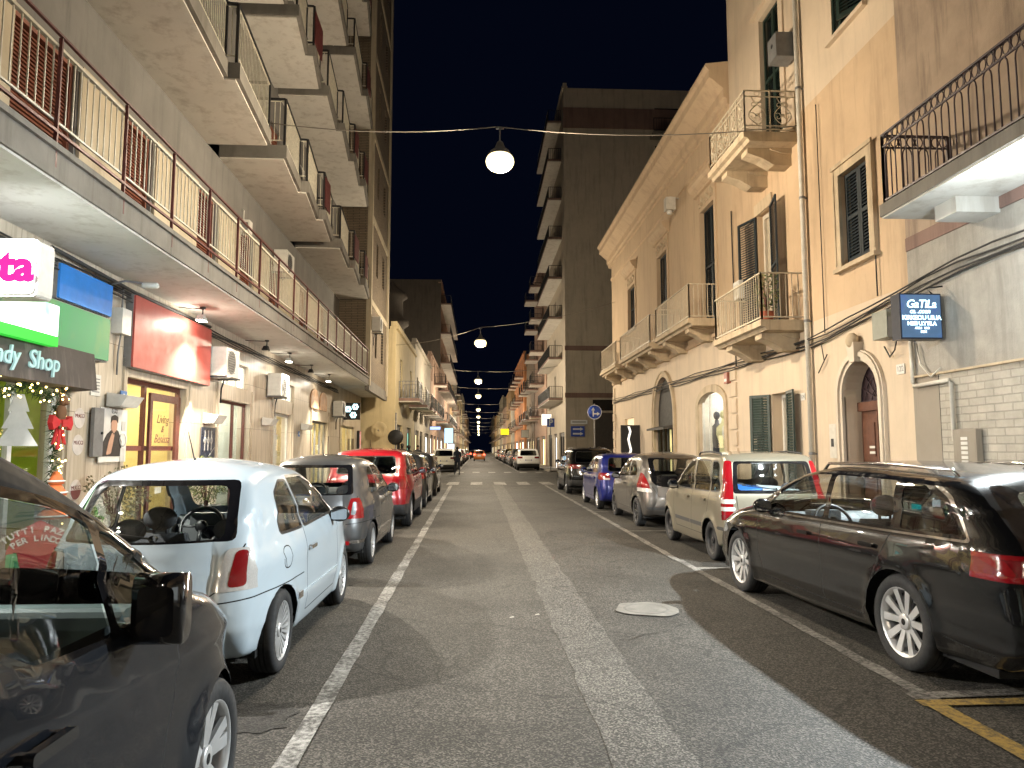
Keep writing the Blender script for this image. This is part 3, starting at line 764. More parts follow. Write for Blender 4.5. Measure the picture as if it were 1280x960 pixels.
PANDA = S(W=1.578, wb=2.299, wr=.285, arch=.325, tyrew=.17, rim='steel', rimmat=STEEL, rimr=.19, belt=(.955, .0), tumble=.20, shoulder=.02, soft=.04, low=.05, taper=(.1, .06, 2.0, .15), zmid=.55, flare=.02,
    prof=[(-.40, .24, .05, .02, .04), (-.545, .33, .06, .06, .06), (-.575, .50, .06, .08, .09), (-.535, .64, .04, .06, .07), (-.51, .95, .08, .05, .06), (-.36, 1.43, .05, .035, .06), (-.24, 1.525, .08, .03, .08), (.6, 1.55, .4, .035, .09), (1.15, 1.505, .3, .04, .1),
          (1.95, 1.06, .2, .06, .1), (2.6, .92, .25, .06, .14), (2.88, .72, .1, .1, .18), (2.96, .45, .1, .12, .14), (2.9, .24, .05, .08, .05), (2.7, .19, .05, 0, .04), (1, .18, .1, 0, .04)],
    side_trim=[([(.30, .445), (.95, .445), (.95, .505), (.34, .505)], 4), ([(.965, .445), (1.78, .445), (1.80, .505), (.965, .505)], 4)],
    side_glass=[([(-.30, 1.02), (.02, 1.005), (.06, 1.42), (-.10, 1.42), (-.20, 1.38)], PGLASS), ([(.09, 1.0), (.80, .99), (.80, 1.43), (.20, 1.43), (.12, 1.40)], CGLASS), ([(.88, .99), (1.84, 1.0), (1.74, 1.06), (1.28, 1.41), (.90, 1.43)], CGLASS)],
    rear_glass=[(-.53, 1.03), (.53, 1.03), (.49, 1.40), (-.49, 1.40)], rear_black=[(-.60, .985), (.60, .985), (.545, 1.435), (-.545, 1.435)], rear_lim=.0,
    wind=[(-.62, 1.08), (.62, 1.08), (.52, 1.46), (-.52, 1.46)], windz=1.02,
    tail=[([(.625, .62), (.82, .62), (.74, 1.44), (.56, 1.44)], (-.60, .2), [(None, RED), ([(.58, .845), (.82, .845), (.82, .905), (.575, .905)], CLEAR), ([(.585, .745), (.82, .745), (.82, .80), (.58, .80)], CLEAR), ([(.59, .62), (.82, .62), (.82, .69), (.588, .69)], DARKRED)], .3)],
    head=[([(.45, .62), (.75, .62), (.72, .86), (.45, .86)], 2.5, HEADL)],
    doors=[[(.03, 1.0), (.10, .70), (.36, .34), (.88, .34), (.86, 1.0)], [(.88, .34), (1.76, .34), (1.88, .6), (1.88, 1.0)]],
    rlines=[[(-.56, .95), (-.54, .64), (.54, .64), (.56, .95)]],
    rear_trim=[([(-.30, .785), (.30, .785), (.30, .835), (-.30, .835)], 4), ([(.45, .47), (.78, .47), (.78, .52), (.45, .52)], 4)],
    handles=[(.26, .86), (1.08, .86)], handmat=P_BEIGE, mirror=(.75, 1.72, 1.02, TRIM, (.09, .07, .085)), antenna=(1.25, 1.50, .0001), wiper=(-.46, 1.04, .45), plate=(0, -.615, .70, .36, .11), dash=1.62, dashz=.98,
    rails=[(-.12, 1.0, .60, 1.49, 1.51)], railmat=STEEL)
YPS = S(W=1.676, wb=2.39, wr=.298, arch=.335, tyrew=.185, rim='seven', rimmat=STEEL, belt=(.98, -.02), tumble=.32, shoulder=.015, soft=.08, low=.07, taper=(.6, .16, 2.0, .2), zmid=.58, flare=.016,
    prof=[(-.46, .23, .06, .02, .05), (-.60, .36, .1, .15, .12), (-.635, .56, .12, .17, .2), (-.60, .74, .12, .16, .24), (-.52, .98, .2, .13, .22), (-.36, 1.20, .2, .09, .16), (-.10, 1.42, .1, .05, .12), (.1, 1.475, .3, .045, .13), (.75, 1.515, .5, .05, .15), (1.3, 1.45, .3, .05, .13),
          (2.1, 1.05, .25, .07, .1), (2.7, .93, .3, .07, .18), (3.05, .72, .15, .12, .22), (3.2, .45, .1, .18, .18), (3.12, .24, .06, .1, .06), (2.85, .18, .05, 0, .04), (1.0, .17, .1, 0, .04)],
    crease=[((.86, -.05), .014, .04)],
    side_glass=[([(.10, 1.06), (.72, 1.02), (.74, 1.36), (.42, 1.36), (.22, 1.26)], DGLASS), ([(.80, 1.02), (1.84, 1.0), (1.76, 1.06), (1.36, 1.32), (1.08, 1.39), (.82, 1.39)], CGLASS)],
    rear_glass=[(-.52, 1.06), (.52, 1.06), (.46, 1.39), (-.46, 1.39)], rear_black=[(-.62, .84, .25), (.62, .84, .25), (.56, 1.42), (-.56, 1.42)], rear_lim=.15,
    wind=[(-.64, 1.08), (.64, 1.08), (.5, 1.42), (-.5, 1.42)], windz=1.05,
    tail=[([(.60, .74), (.84, .80), (.80, 1.12), (.70, 1.12)], -.1, [(None, RED), ([(.58, .72), (.84, .74), (.84, .82), (.60, .80)], CLEAR)])],
    head=[([(.45, .62), (.78, .62), (.75, .88), (.45, .88)], 2.7, HEADL)],
    doors=[[(.06, 1.05), (.30, .66), (.40, .34), (.80, .34), (.78, 1.02)], [(.80, .34), (1.86, .34), (1.96, 1.0)]],
    rlines=[[(-.58, .84), (-.46, .64), (.46, .64), (.58, .84)]], rear_trim=[([(.30, .38), (.70, .38), (.70, .43), (.30, .43)], 4)],
    handles=[(.98, .86)], mirror=(.78, 1.78, 1.0, TRIM), antenna=(.2, 1.48, .22), plate=(0, -.78, .70, .5, .11), dash=1.75, dashz=.98)
HATCH = S(W=1.66, wb=2.42, wr=.29, arch=.33, tyrew=.18, rim='seven', belt=(.95, -.01), tumble=.28, shoulder=.015, soft=.05, low=.06, taper=(.2, .10, 2.1, .16), zmid=.56, flare=.014, step=.045, rows=22,
    prof=[(-.42, .23, .05, .02, .05), (-.56, .33, .08, .1, .1), (-.60, .54, .1, .12, .14), (-.56, .74, .08, .1, .14), (-.52, .95, .1, .09, .13), (-.44, 1.05, .08, .07, .1), (-.22, 1.40, .08, .04, .1), (-.05, 1.455, .2, .04, .11), (.7, 1.485, .5, .045, .12), (1.3, 1.42, .3, .05, .12),
          (2.05, 1.02, .25, .07, .1), (2.65, .90, .3, .07, .16), (2.98, .70, .15, .1, .2), (3.08, .45, .1, .16, .16), (3.0, .24, .06, .1, .06), (2.8, .18, .05, 0, .04), (1.0, .17, .1, 0, .04)],
    side_glass=[([(-.02, 1.0), (.78, .985), (.80, 1.36), (.26, 1.36), (.10, 1.28)], PGLASS), ([(.86, .985), (1.82, .98), (1.74, 1.05), (1.32, 1.30), (1.06, 1.37), (.88, 1.37)], CGLASS)],
    rear_glass=[(-.56, 1.03), (.56, 1.03), (.50, 1.37), (-.50, 1.37)], rear_lim=.1, rear_mat=PGLASS, wind=[(-.62, 1.05), (.62, 1.05), (.5, 1.40), (-.5, 1.40)], windz=1.02,
    tail=[([(.52, .80), (.80, .80), (.78, .98), (.56, .98)], -.22, [(None, RED), ([(.54, .80), (.68, .80), (.68, .85), (.54, .85)], CLEAR)])],
    head=[([(.45, .62), (.75, .62), (.73, .84), (.45, .84)], 2.6, HEADL)],
    doors=[[(-.02, 1.0), (.24, .66), (.36, .32), (.84, .32), (.83, .99)], [(.84, .32), (1.84, .32), (1.92, .97)]], rlines=[[(-.58, 1.0), (-.54, .64), (.54, .64), (.58, 1.0)]],
    handles=[(.24, .83), (1.02, .82)], handmat=P_BLUE, mirror=(.77, 1.76, 1.0, P_BLUE), antenna=(-.02, 1.46, .18), plate=(0, -.70, .72), dash=1.7, dashz=.94)
SUV = S(W=1.83, wb=2.64, wr=.345, arch=.385, tyrew=.22, rim='five', rimmat=ALLOYD, belt=(1.06, -.012), tumble=.28, shoulder=.018, soft=.05, low=.05, taper=(.3, .09, 2.4, .14), zmid=.66, flare=.014, step=.045, rows=22, archclad=True,
    prof=[(-.62, .28, .05, .02, .05), (-.80, .38, .08, .08, .08), (-.85, .60, .1, .12, .12), (-.80, .84, .06, .1, .12), (-.76, 1.08, .1, .09, .12), (-.68, 1.16, .08, .07, .1), (-.42, 1.56, .06, .04, .1), (-.25, 1.62, .15, .04, .11), (.8, 1.65, .6, .045, .12), (1.55, 1.57, .3, .05, .12),
          (2.35, 1.16, .25, .07, .1), (3.05, 1.04, .3, .07, .14), (3.4, .86, .12, .1, .18), (3.52, .55, .1, .14, .15), (3.45, .3, .06, .1, .06), (3.2, .24, .05, 0, .04), (1.2, .23, .1, 0, .04)],
    bands=[(.2, .52, 4)],
    side_glass=[([(-.46, 1.16), (.16, 1.135), (.18, 1.49), (-.12, 1.48), (-.30, 1.40)], DGLASS), ([(.24, 1.135), (.98, 1.115), (1.0, 1.51), (.28, 1.50)], DGLASS), ([(1.06, 1.115), (2.08, 1.11), (1.98, 1.20), (1.55, 1.46), (1.08, 1.51)], CGLASS)],
    rear_glass=[(-.62, 1.15), (.62, 1.15), (.56, 1.52), (-.56, 1.52)], rear_lim=.1, rear_mat=DGLASS, wind=[(-.68, 1.2), (.68, 1.2), (.56, 1.55), (-.56, 1.55)], windz=1.15,
    tail=[([(.46, .92), (.90, .92), (.88, 1.08), (.46, 1.06)], -.42, [(None, DARKRED), ([(.5, .94), (.9, .94), (.9, .97), (.5, .97)], RED)])],
    head=[([(.5, .76), (.86, .76), (.84, .95), (.5, .95)], 3.0, HEADL)],
    doors=[[(.0, 1.12), (.30, .80), (.44, .44), (1.0, .44), (1.02, 1.11)], [(1.0, .44), (2.1, .44), (2.18, 1.1)]], rlines=[[(-.66, 1.1), (-.62, .74), (.62, .74), (.66, 1.1)]],
    handles=[(.42, .97), (1.22, .97)], handmat=TRIM, mirror=(.86, 2.02, 1.15, TRIM), fin=(-.1, 1.63), plate=(0, -.935, .80), dash=1.98, dashz=1.06, rails=[(-.2, 1.5, .62, 1.58, 1.60)])
VAN = S(W=1.764, wb=2.489, wr=.318, arch=.352, tyrew=.205, rim='five', rimr=.225, belt=(1.06, -.012), tumble=.22, shoulder=.012, soft=.05, low=.04, taper=(-.3, .04, 2.15, .30), zmid=.6, flare=.03, step=.03, rows=32, archclad=False,
    prof=[(-.70, .30, .05, 0, .05), (-.85, .40, .06, .05, .06), (-.87, .7, .1, .05, .07), (-.84, 1.05, .1, .04, .07), (-.72, 1.60, .08, .03, .08), (-.55, 1.70, .1, .03, .09), (.6, 1.705, .5, .04, .1), (1.12, 1.67, .35, .05, .1), (1.6, 1.445, .4, .06, .09), (2.26, 1.05, .2, .08, .08),
          (2.85, .935, .3, .08, .16), (3.14, .76, .12, .12, .2), (3.24, .52, .1, .16, .16), (3.18, .28, .06, .1, .06), (2.95, .2, .05, 0, .04), (1.2, .2, .1, 0, .04)],
    crease=[((.90, -.03), .012, .03), ((.52, .05), -.012, .06)],
    side_black=[([(.60, 1.42), (1.22, 1.035, .02), (1.99, 1.02, .02), (1.97, 1.18), (1.69, 1.36), (1.37, 1.47), (1.16, 1.515), (.60, 1.555)], 5)],
    side_glass=[([(.62, 1.40), (1.23, 1.06, .02), (1.605, 1.04, .02), (1.535, 1.385), (1.36, 1.445), (1.16, 1.485), (.62, 1.52)], PGLASS, 0), ([(1.65, 1.04, .02), (1.955, 1.05, .02), (1.935, 1.165), (1.68, 1.33), (1.58, 1.36)], PGLASS, 0)],
    pillar=[([(.55, 1.30), (1.3, 1.035), (2.3, 1.035), (2.2, 1.14), (1.62, 1.5), (1.1, 1.74), (.55, 1.78)], 6)],
    rear_glass=[(-.6, 1.12), (.6, 1.12), (.56, 1.5), (-.56, 1.5)], rear_lim=.0, wind=[(-.72, 1.13), (.72, 1.13), (.58, 1.58), (-.58, 1.58)], windz=1.08,
    tail=[],
    doors=[[(.50, 1.55), (.50, .50), (.58, .34), (1.86, .34), (1.98, .62), (2.05, .98), (2.02, 1.06)], [(1.60, 1.36), (1.72, 1.05)]],
    hin=-.012, handles=[(1.20, .88)], handmat=GLOSSB, mirror=(.87, 1.72, 1.095, GLOSSB, (.074, .05, .112), 1), plate=(0, -.93, .6), dash=1.72, dashz=1.04, gapw=.005,
    dashm=None, rearseat=False)
# ---------------------------------------------------------------- shared building materials
CONC = plaster('weathered_concrete', (.19, .175, .15), .3, (.09, .08, .065)); SOFFIT = plaster('soffit_paint', (.62, .585, .52), .12, (.36, .31, .25), scale=.6)
WHITESOFF = plaster('white_soffit', (.58, .57, .53), .14, (.36, .33, .28), scale=.6)
GREYW = plaster('grey_render', (.17, .163, .15), .2); CREAMW = plaster('cream_render', (.50, .43, .31), .15)
def travertine():
    m, nt, b = _nt('travertine_cladding')
    f = _noise(nt, 2.2, 6, .65, .3, (5, 5, .5)); c = _ramp(nt, f, [(.3, (.34, .285, .22)), (.5, (.50, .435, .345)), (.7, (.60, .53, .44))])
    tc = nt.nodes.new('ShaderNodeTexCoord'); mp = nt.nodes.new('ShaderNodeMapping'); mp.inputs['Rotation'].default_value = (R(90), R(0), R(90))
    br = nt.nodes.new('ShaderNodeTexBrick'); br.inputs['Scale'].default_value = 1; br.inputs['Brick Width'].default_value = .42; br.inputs['Row Height'].default_value = 1.05; br.inputs['Mortar Size'].default_value = .004
    br.inputs['Color1'].default_value = (1, 1, 1, 1); br.inputs['Color2'].default_value = (.86, .84, .8, 1); br.inputs['Mortar'].default_value = (.25, .22, .2, 1)
    sx = nt.nodes.new('ShaderNodeSeparateXYZ'); cx = nt.nodes.new('ShaderNodeCombineXYZ'); nt.links.new(tc.outputs['Object'], sx.inputs[0]); nt.links.new(sx.outputs[1], cx.inputs[0]); nt.links.new(sx.outputs[2], cx.inputs[1])
    nt.links.new(cx.outputs[0], br.inputs['Vector'])
    nt.links.new(_mix(nt, 1.0, c, br.outputs['Color'], 'MULTIPLY'), b.inputs['Base Color']); b.inputs['Roughness'].default_value = .42
    return m
TRAV = travertine()
def brick_mat(name, c1, c2, mort, w, h, ms=.01, axis=(1, 2), rough=.85, bump=.5):
    m, nt, b = _nt(name)
    tc = nt.nodes.new('ShaderNodeTexCoord'); sx = nt.nodes.new('ShaderNodeSeparateXYZ'); cx = nt.nodes.new('ShaderNodeCombineXYZ')
    nt.links.new(tc.outputs['Object'], sx.inputs[0]); nt.links.new(sx.outputs[axis[0]], cx.inputs[0]); nt.links.new(sx.outputs[axis[1]], cx.inputs[1])
    br = nt.nodes.new('ShaderNodeTexBrick'); br.inputs['Scale'].default_value = 1; br.inputs['Brick Width'].default_value = w; br.inputs['Row Height'].default_value = h; br.inputs['Mortar Size'].default_value = ms
    br.inputs['Color1'].default_value = (*c1, 1); br.inputs['Color2'].default_value = (*c2, 1); br.inputs['Mortar'].default_value = (*mort, 1); br.inputs['Mortar Smooth'].default_value = .3
    nt.links.new(cx.outputs[0], br.inputs['Vector'])
    f = _noise(nt, 3, 5, .7); nt.links.new(_mix(nt, 1.0, br.outputs['Color'], _ramp(nt, f, [(.3, (.72,) * 3), (.7, (1,) * 3)]), 'MULTIPLY'), b.inputs['Base Color'])
    b.inputs['Roughness'].default_value = rough
    inv = nt.nodes.new('ShaderNodeMath'); inv.operation = 'SUBTRACT'; inv.inputs[0].default_value = 1; nt.links.new(br.outputs['Fac'], inv.inputs[1])
    nn = _noise(nt, 25, 4, .7); ad = nt.nodes.new('ShaderNodeMath'); ad.operation = 'MULTIPLY_ADD'; ad.inputs[1].default_value = .5; nt.links.new(nn, ad.inputs[0]); nt.links.new(inv.outputs[0], ad.inputs[2])
    nt.links.new(_bump(nt, ad.outputs[0], bump, .02), b.inputs['Normal'])
    return m
BRICKX = brick_mat('ribbed_brick', (.27, .21, .14), (.22, .17, .115), (.10, .08, .06), .5, .07, .014, (0, 2)); BRICKY = brick_mat('ribbed_brick_street', (.27, .21, .14), (.22, .17, .115), (.10, .08, .06), .5, .07, .014, (1, 2))
CREAMMET = plain('cream_metal', (.58, .54, .43), .5, var=.2, scale=12); REDMET = plain('dark_red_metal', (.10, .022, .02), .5, var=.25); BROWNSH = plain('brown_shutter', (.20, .065, .035), .6, var=.2)
GREYMET = plain('grey_metal', (.16, .16, .16), .45, var=.2); WHITEPL = plain('white_plastic', (.62, .61, .57), .45, var=.1, scale=10); BLACKM = plain('black_metal', (.012, .012, .013), .5)
WOODRED = plain('red_brown_wood', (.10, .03, .022), .45, var=.25, scale=14); CABLE = plain('cable', (.03, .028, .026), .7); SHOPGL = glass('shop_glass', (.9, .92, .9)); DARKGL = plain('dark_window_glass', (.01, .012, .016), .08, coat=.5)
ROOMW = plain('shop_room_wall', (.72, .62, .36), .8, var=.1, scale=2); ROOMY = plain('shop_room_yellow', (.72, .63, .36), .8, var=.1, scale=2); ROOMG = plain('shop_room_green', (.42, .55, .05), .8, var=.15, scale=2); ROOMP = plain('shop_room_pale', (.6, .62, .55), .8, var=.1, scale=2)
E_WARM = emit('warm_shop_light', (1, .84, .50), 40); E_WHITE = emit('white_shop_light', (1, .93, .78), 34); E_COOL = emit('cool_shop_light', (.82, .95, 1), 30)
LROT = R(1.0); LFX = -5.2
def lw(n, s, z):
    """Left facade coordinates (outward, along the street, up) to world."""
    return (LFX + n * math.cos(LROT) - s * math.sin(LROT), n * math.sin(LROT) + s * math.cos(LROT), z)
def lthing(name, label, cat, n, s, z, group=None): return thing(name, label, cat, lw(n, s, z), LROT, group)

# ---------------------------------------------------------------- left apartment house
LA = thing('apartment_building', 'tall grey-beige apartment block with sawtooth balconies above a row of lit shops', 'building', lw(0, 0, 0), LROT)
SHOPS = [(3.4, 9.5, .35, 2.8), (11.1, 13.5, .0, 2.72), (15.25, 17.45, .0, 2.68), (19.5, 21.6, .0, 2.62), (24.3, 27.2, .0, 2.6), (29.8, 33.6, .0, 2.62), (-9.0, -2.0, .3, 2.7), (-.5, 2.2, 0, 2.7)]
w = MB(); wall_face(w, -14, 35.6, 0, 4.2, SHOPS + [(15.4, 17.2, 3.0, 3.55), (20.0, 21.8, 3.0, 3.5)], 0, .30)
for s in (9.55, 11.0, 13.6, 15.1, 17.55, 19.4, 21.7, 24.2, 27.3, 29.7): w.box(-.02, .035, s, s + .10, 0, 3.0)
obj('ground_floor_wall', w, TRAV, LA)
w = MB(); doors1 = [(5.2, 6.5), (8.0, 9.35), (10.7, 11.65), (13.6, 14.7), (16.2, 17.2), (18.6, 19.6), (22, 23), (25.2, 26.2)]
wall_face(w, -14, 29, 4.5, 7.7, [(a, b, 4.5, 6.75) for a, b in doors1], 0, .16)
wall_face(w, -14, 29, 8.0, 29.6, [(a + .4, b + .4, z + .05, z + 2.3) for z in (8.0, 11.6, 15.2, 18.8, 22.4) for a, b in ((6.2, 7.4), (10, 11.2), (15.5, 16.5), (18, 19), (22.5, 23.5), (26, 27))], 0, .16)
w.f([(0, -14, 29.6), (0, 35.6, 29.6), (-9, 35.6, 29.6), (-9, -14, 29.6)]); w.f([(0, 35.6, 0), (-9, 35.6, 0), (-9, 35.6, 29.6), (0, 35.6, 29.6)]); w.f([(0, -14, 0), (-9, -14, 0), (-9, -14, 29.6), (0, -14, 29.6)])
obj('upper_wall', w, GREYW, LA)
for a, b in ((6.55, 7.95), (9.4, 10.65), (11.7, 13.55), (14.75, 16.15), (17.25, 18.55), (19.65, 21.95), (23.05, 25.15)): pn = MB(); pn.box(.003, .05, a, b, 4.53, 6.72); obj('cream_wall_panel', pn, CREAMW, LA)
for a, b in doors1:
    f = MB(); f.box(-.15, -.06, a, a + .05, 4.5, 6.75); f.box(-.15, -.06, b - .05, b, 4.5, 6.75); f.box(-.15, -.06, a + .05, b - .05, 6.65, 6.75)
    for k in range(40): f.hexa([(-.13, a + .05, 4.52 + k * .053), (-.10, a + .05, 4.52 + k * .053), (-.10, b - .05, 4.52 + k * .053), (-.13, b - .05, 4.52 + k * .053), (-.13, a + .05, 4.565 + k * .053), (-.125, a + .05, 4.565 + k * .053), (-.125, b - .05, 4.565 + k * .053), (-.13, b - .05, 4.565 + k * .053)])
    obj('roller_shutter', f, BROWNSH, LA)
for z in (8.0, 11.6, 15.2, 18.8, 22.4):
    for a, b in ((6.6, 7.8), (10.4, 11.6), (15.9, 16.9), (18.4, 19.4), (22.9, 23.9), (26.4, 27.4)):
        f = MB()
        for k in range(28): f.box(-.13, -.10 + .012 * (k % 2), a, b, z + .05 + k * .08, z + .05 + (k + 1) * .08 - .006)
        obj('roller_shutter', f, BROWNSH if (a + z) % 2 < 1.3 else CREAMMET, LA)
# first-floor balcony
sl = MB(); sl.box(0, 1.25, -14, 35.6, 4.2, 4.46); sl.box(0.02, 1.29, -14, 29, 4.461, 4.52); sl.box(1.1, 1.27, 29.0, 35.62, 4.0, 4.199)
bal = obj('balcony', sl, [CONC], LA, label='long first floor balcony with cream railing over the shops')
so = MB(); so.box(.002, 1.22, -13.9, 28.9, 4.175, 4.1995); so.box(.002, 1.09, 29.0, 35.5, 4.175, 4.1995); obj('soffit', so, WHITESOFF, bal)
rl = MB()
railing(rl, [(1.2, -13.9), (1.2, 28.9)], 4.56, 5.52, .125, .012, .045, bottom=.22)
obj('railing', rl, CREAMMET, bal)
rp = MB()
for k in range(32): s = -13.6 + k * 1.36; rp.bar((1.235, s, 4.3), (1.235, s, 5.6), .024, .035)
rp.bar((1.24, -13.9, 5.62), (1.24, 28.9, 5.62), .035, .022); rp.bar((1.24, -13.9, 4.66), (1.24, 28.9, 4.66), .03, .03)
obj('handrail', rp, REDMET, bal)
# upper sawtooth balconies
def saw_balcony(s0, s1, z, seed, h=.30):
    rnd = random.Random(seed); k = max(2, round((s1 - s0) / 2.4)); L = (s1 - s0) / k; path = []
    for i in range(k):
        a = s0 + i * L; path += [(1.42 - .03 * (i == 0), a), (1.24, a + L - .02)]
    b = MB()
    poly = [(0, s0)] + path + [(0, s1)]
    b.prism([(p[0], p[1]) for p in poly], z + .03, z + h, 'z')
    o = obj('balcony', b, CONC, LA)
    u = MB(); u.prism([(p[0] - (.07 if p[0] else 0), min(max(p[1], s0 + .05), s1 - .05)) for p in poly], z, z + .0295, 'z'); obj('soffit', u, SOFFIT, o)
    r = MB(); pp = [(.02, s0 + .04)] + [(p[0] - .06, min(max(p[1], s0 + .04), s1 - .04)) for p in path] + [(.02, s1 - .04)]
    railing(r, pp, z + h, z + h + .98, .11, .011, .02, bottom=.12); obj('railing', r, CREAMMET, o)
    t = MB()
    for p, q in zip(pp, pp[1:]): t.bar((*p, z + h + 1.03), (*q, z + h + 1.03), .055, .03)
    for p in pp: t.bar((*p, z + h), (*p, z + h + 1.03), .045)
    obj('handrail', t, BLACKM, o)
    for i in range(1, k):
        if rnd.random() < .75:
            a = s0 + i * L; d = .9 if i % 2 else .7; pnl = MB(); pnl.box(1.375, 1.40, a + .03, a + d, z + h + .1, z + h + .92); obj('panel', pnl, REDMET, o)
SAW = {7.7: [(1.0, 14.1), (14.7, 20.8), (21.4, 28.9)], 11.3: [(5.0, 15.0), (15.4, 18.7), (19.0, 28.1)], 14.9: [(9, 16.4), (16.9, 22.7), (23.2, 28.9)], 18.5: [(12, 18.4), (19.0, 28.1)], 22.1: [(15, 22.6), (23.2, 28.9)], 25.7: [(19.0, 28.1)]}
for z, L in SAW.items():
    for i, (a, b) in enumerate(L): saw_balcony(a, b, z, int(z * 10) + i)
# brick stair bay at the far end
bb = MB(); bb.f([(0, 29, 4.2), (1.22, 29, 4.2), (1.22, 29, 29.5), (0, 29, 29.5)]); obj('bay_side_wall', bb, BRICKX, LA)
bs = MB(); wall_face(bs, 29, 35.6, 4.2, 29.5, [(31.0, 31.6, z, z + 1.5) for z in (5.6, 9.2, 12.8, 16.4, 20, 23.6)] + [(33.2, 34.0, z, z + 1.5) for z in (5.6, 9.2, 12.8, 16.4, 20, 23.6)], 1.22, .2)
bs.f([(1.22, 35.6, 4.2), (0, 35.6, 4.2), (0, 35.6, 29.5), (1.22, 35.6, 29.5)]); obj('bay_street_wall', bs, BRICKY, LA)
bc = MB(); bc.box(1.1, 1.30, 28.96, 29.25, 4.21, 29.5); bc.box(1.222, 1.30, 35.2, 35.62, 4.21, 29.5)
for z in (7.6, 11.2, 14.8, 18.4, 22, 25.6): bc.box(1.222, 1.27, 29.26, 35.19, z, z + .25)
obj('concrete_frame', bc, CREAMW, LA)
for z in (5.6, 9.2, 12.8, 16.4, 20, 23.6):
    for a, b in ((31.0, 31.6), (33.2, 34.0)):
        g = MB(); g.box(1.03, 1.05, a, b, z, z + 1.5); g.box(1.05, 1.09, a, a + .05, z, z + 1.5, 1); g.box(1.05, 1.09, b - .05, b, z, z + 1.5, 1); g.box(1.05, 1.09, a + .05, b - .05, z + .72, z + .78, 1); obj('window', g, [DARKGL, GREYMET], LA)
# ground floor beam with services
cb = MB(); rnd = random.Random(5)
for k in range(4):
    pts = []; z = 4.02 - .05 * k; s = -13.5
    while s < 29: pts.append((.035 + .02 * k, s, z - .03 * abs(math.sin(s * 1.3 + k)))); s += .45
    cb.tube(pts, .012 + .004 * (k == 1), 5)
cb.tube([(.06, 8.9, 4.1), (.07, 11.2, 4.02), (.07, 14.4, 4.05)], .028, 8)
obj('service_cables', cb, CABLE, LA)

# ---- shop fronts and rooms
def room(s0, s1, z1, wm, em, depth=2.6, panels=2, lamps=True):
    r = MB(); d = -.31 - depth
    r.f([(d, s0 - .4, 0), (d, s1 + .4, 0), (d, s1 + .4, z1 + .25), (d, s0 - .4, z1 + .25)]); r.f([(d, s0 - .4, 0), (-.31, s0 - .4, 0), (-.31, s0 - .4, z1 + .25), (d, s0 - .4, z1 + .25)]); r.f([(d, s1 + .4, 0), (-.31, s1 + .4, 0), (-.31, s1 + .4, z1 + .25), (d, s1 + .4, z1 + .25)])
    r.f([(d, s0 - .4, .02), (-.31, s0 - .4, .02), (-.31, s1 + .4, .02), (d, s1 + .4, .02)]); r.f([(d, s0 - .4, z1 + .25), (-.31, s0 - .4, z1 + .25), (-.31, s1 + .4, z1 + .25), (d, s1 + .4, z1 + .25)])
    ro = obj('shop_room', r, wm, LA, recalc=False)
    for k in range(panels):
        s = s0 + (s1 - s0) * (k + .5) / panels; p = MB(); p.box(-.9 - .5, -.7, s - .3, s + .3, z1 + .19, z1 + .24); obj('ceiling_light', p, em, ro)
    return ro
def shopframe(s0, s1, z0, z1, mull, m, t=.07, n=-.12, panes=True, tr=None):
    f = MB(); f.box(n - .06, n, s0, s0 + t, z0, z1); f.box(n - .06, n, s1 - t, s1, z0, z1); f.box(n - .06, n, s0 + t, s1 - t, z1 - t, z1); f.box(n - .06, n, s0 + t, s1 - t, z0, z0 + t)
    for a in mull: f.box(n - .06, n, a - t / 2, a + t / 2, z0 + t, z1 - t)
    if tr: f.box(n - .055, n - .005, s0 + t, s1 - t, tr - t / 2, tr + t / 2)
    o = obj('shop_front', f, m, LA)
    if panes:
        g = MB(); E = [s0 + t] + [x for a in mull for x in (a - t / 2, a + t / 2)] + [s1 - t]
        for a, b in zip(E[::2], E[1::2]): g.f([(n - .03, a, z0 + t), (n - .03, b, z0 + t), (n - .03, b, z1 - t), (n - .03, a, z1 - t)])
        obj('pane', g, SHOPGL, o)
    return o
def shelves(parent, s0, s1, z0, z1, n0, rows, seed, pal):
    rnd = random.Random(seed); b = MB(); bm_ = MB()
    for k in range(rows):
        z = z0 + (z1 - z0) * k / rows; b.box(n0, n0 + .3, s0, s1, z - .02, z); s = s0 + .04
        while s < s1 - .1:
            ww = rnd.uniform(.06, .18); hh = rnd.uniform(.1, (z1 - z0) / rows - .06); bm_.box(n0 + .04, n0 + rnd.uniform(.15, .27), s, s + ww, z, z + hh, rnd.randrange(len(pal))); s += ww + rnd.uniform(.01, .07)
    o = obj('shelf', b, WHITEPL, parent); obj('goods', bm_, pal, o)
PAL = [plain('goods_red', (.5, .03, .03), .4), plain('goods_white', (.7, .68, .6), .5), plain('goods_blue', (.05, .12, .4), .4), plain('goods_gold', (.5, .32, .05), .4), plain('goods_dark', (.04, .035, .03), .5), plain('goods_green', (.08, .3, .06), .5)]
# 1 candy shop window
r1 = room(3.4, 9.5, 2.8, ROOMG, emit('candy_window_light', (1, .95, .8), 5), 1.6, 3); shopframe(3.4, 9.5, .35, 2.8, [8.62], WHITEPL, .08)
shelves(r1, 3.6, 6.6, .5, 2.2, -1.8, 4, 3, PAL); shelves(r1, 7.4, 9.2, .3, 1.3, -1.2, 2, 4, PAL)
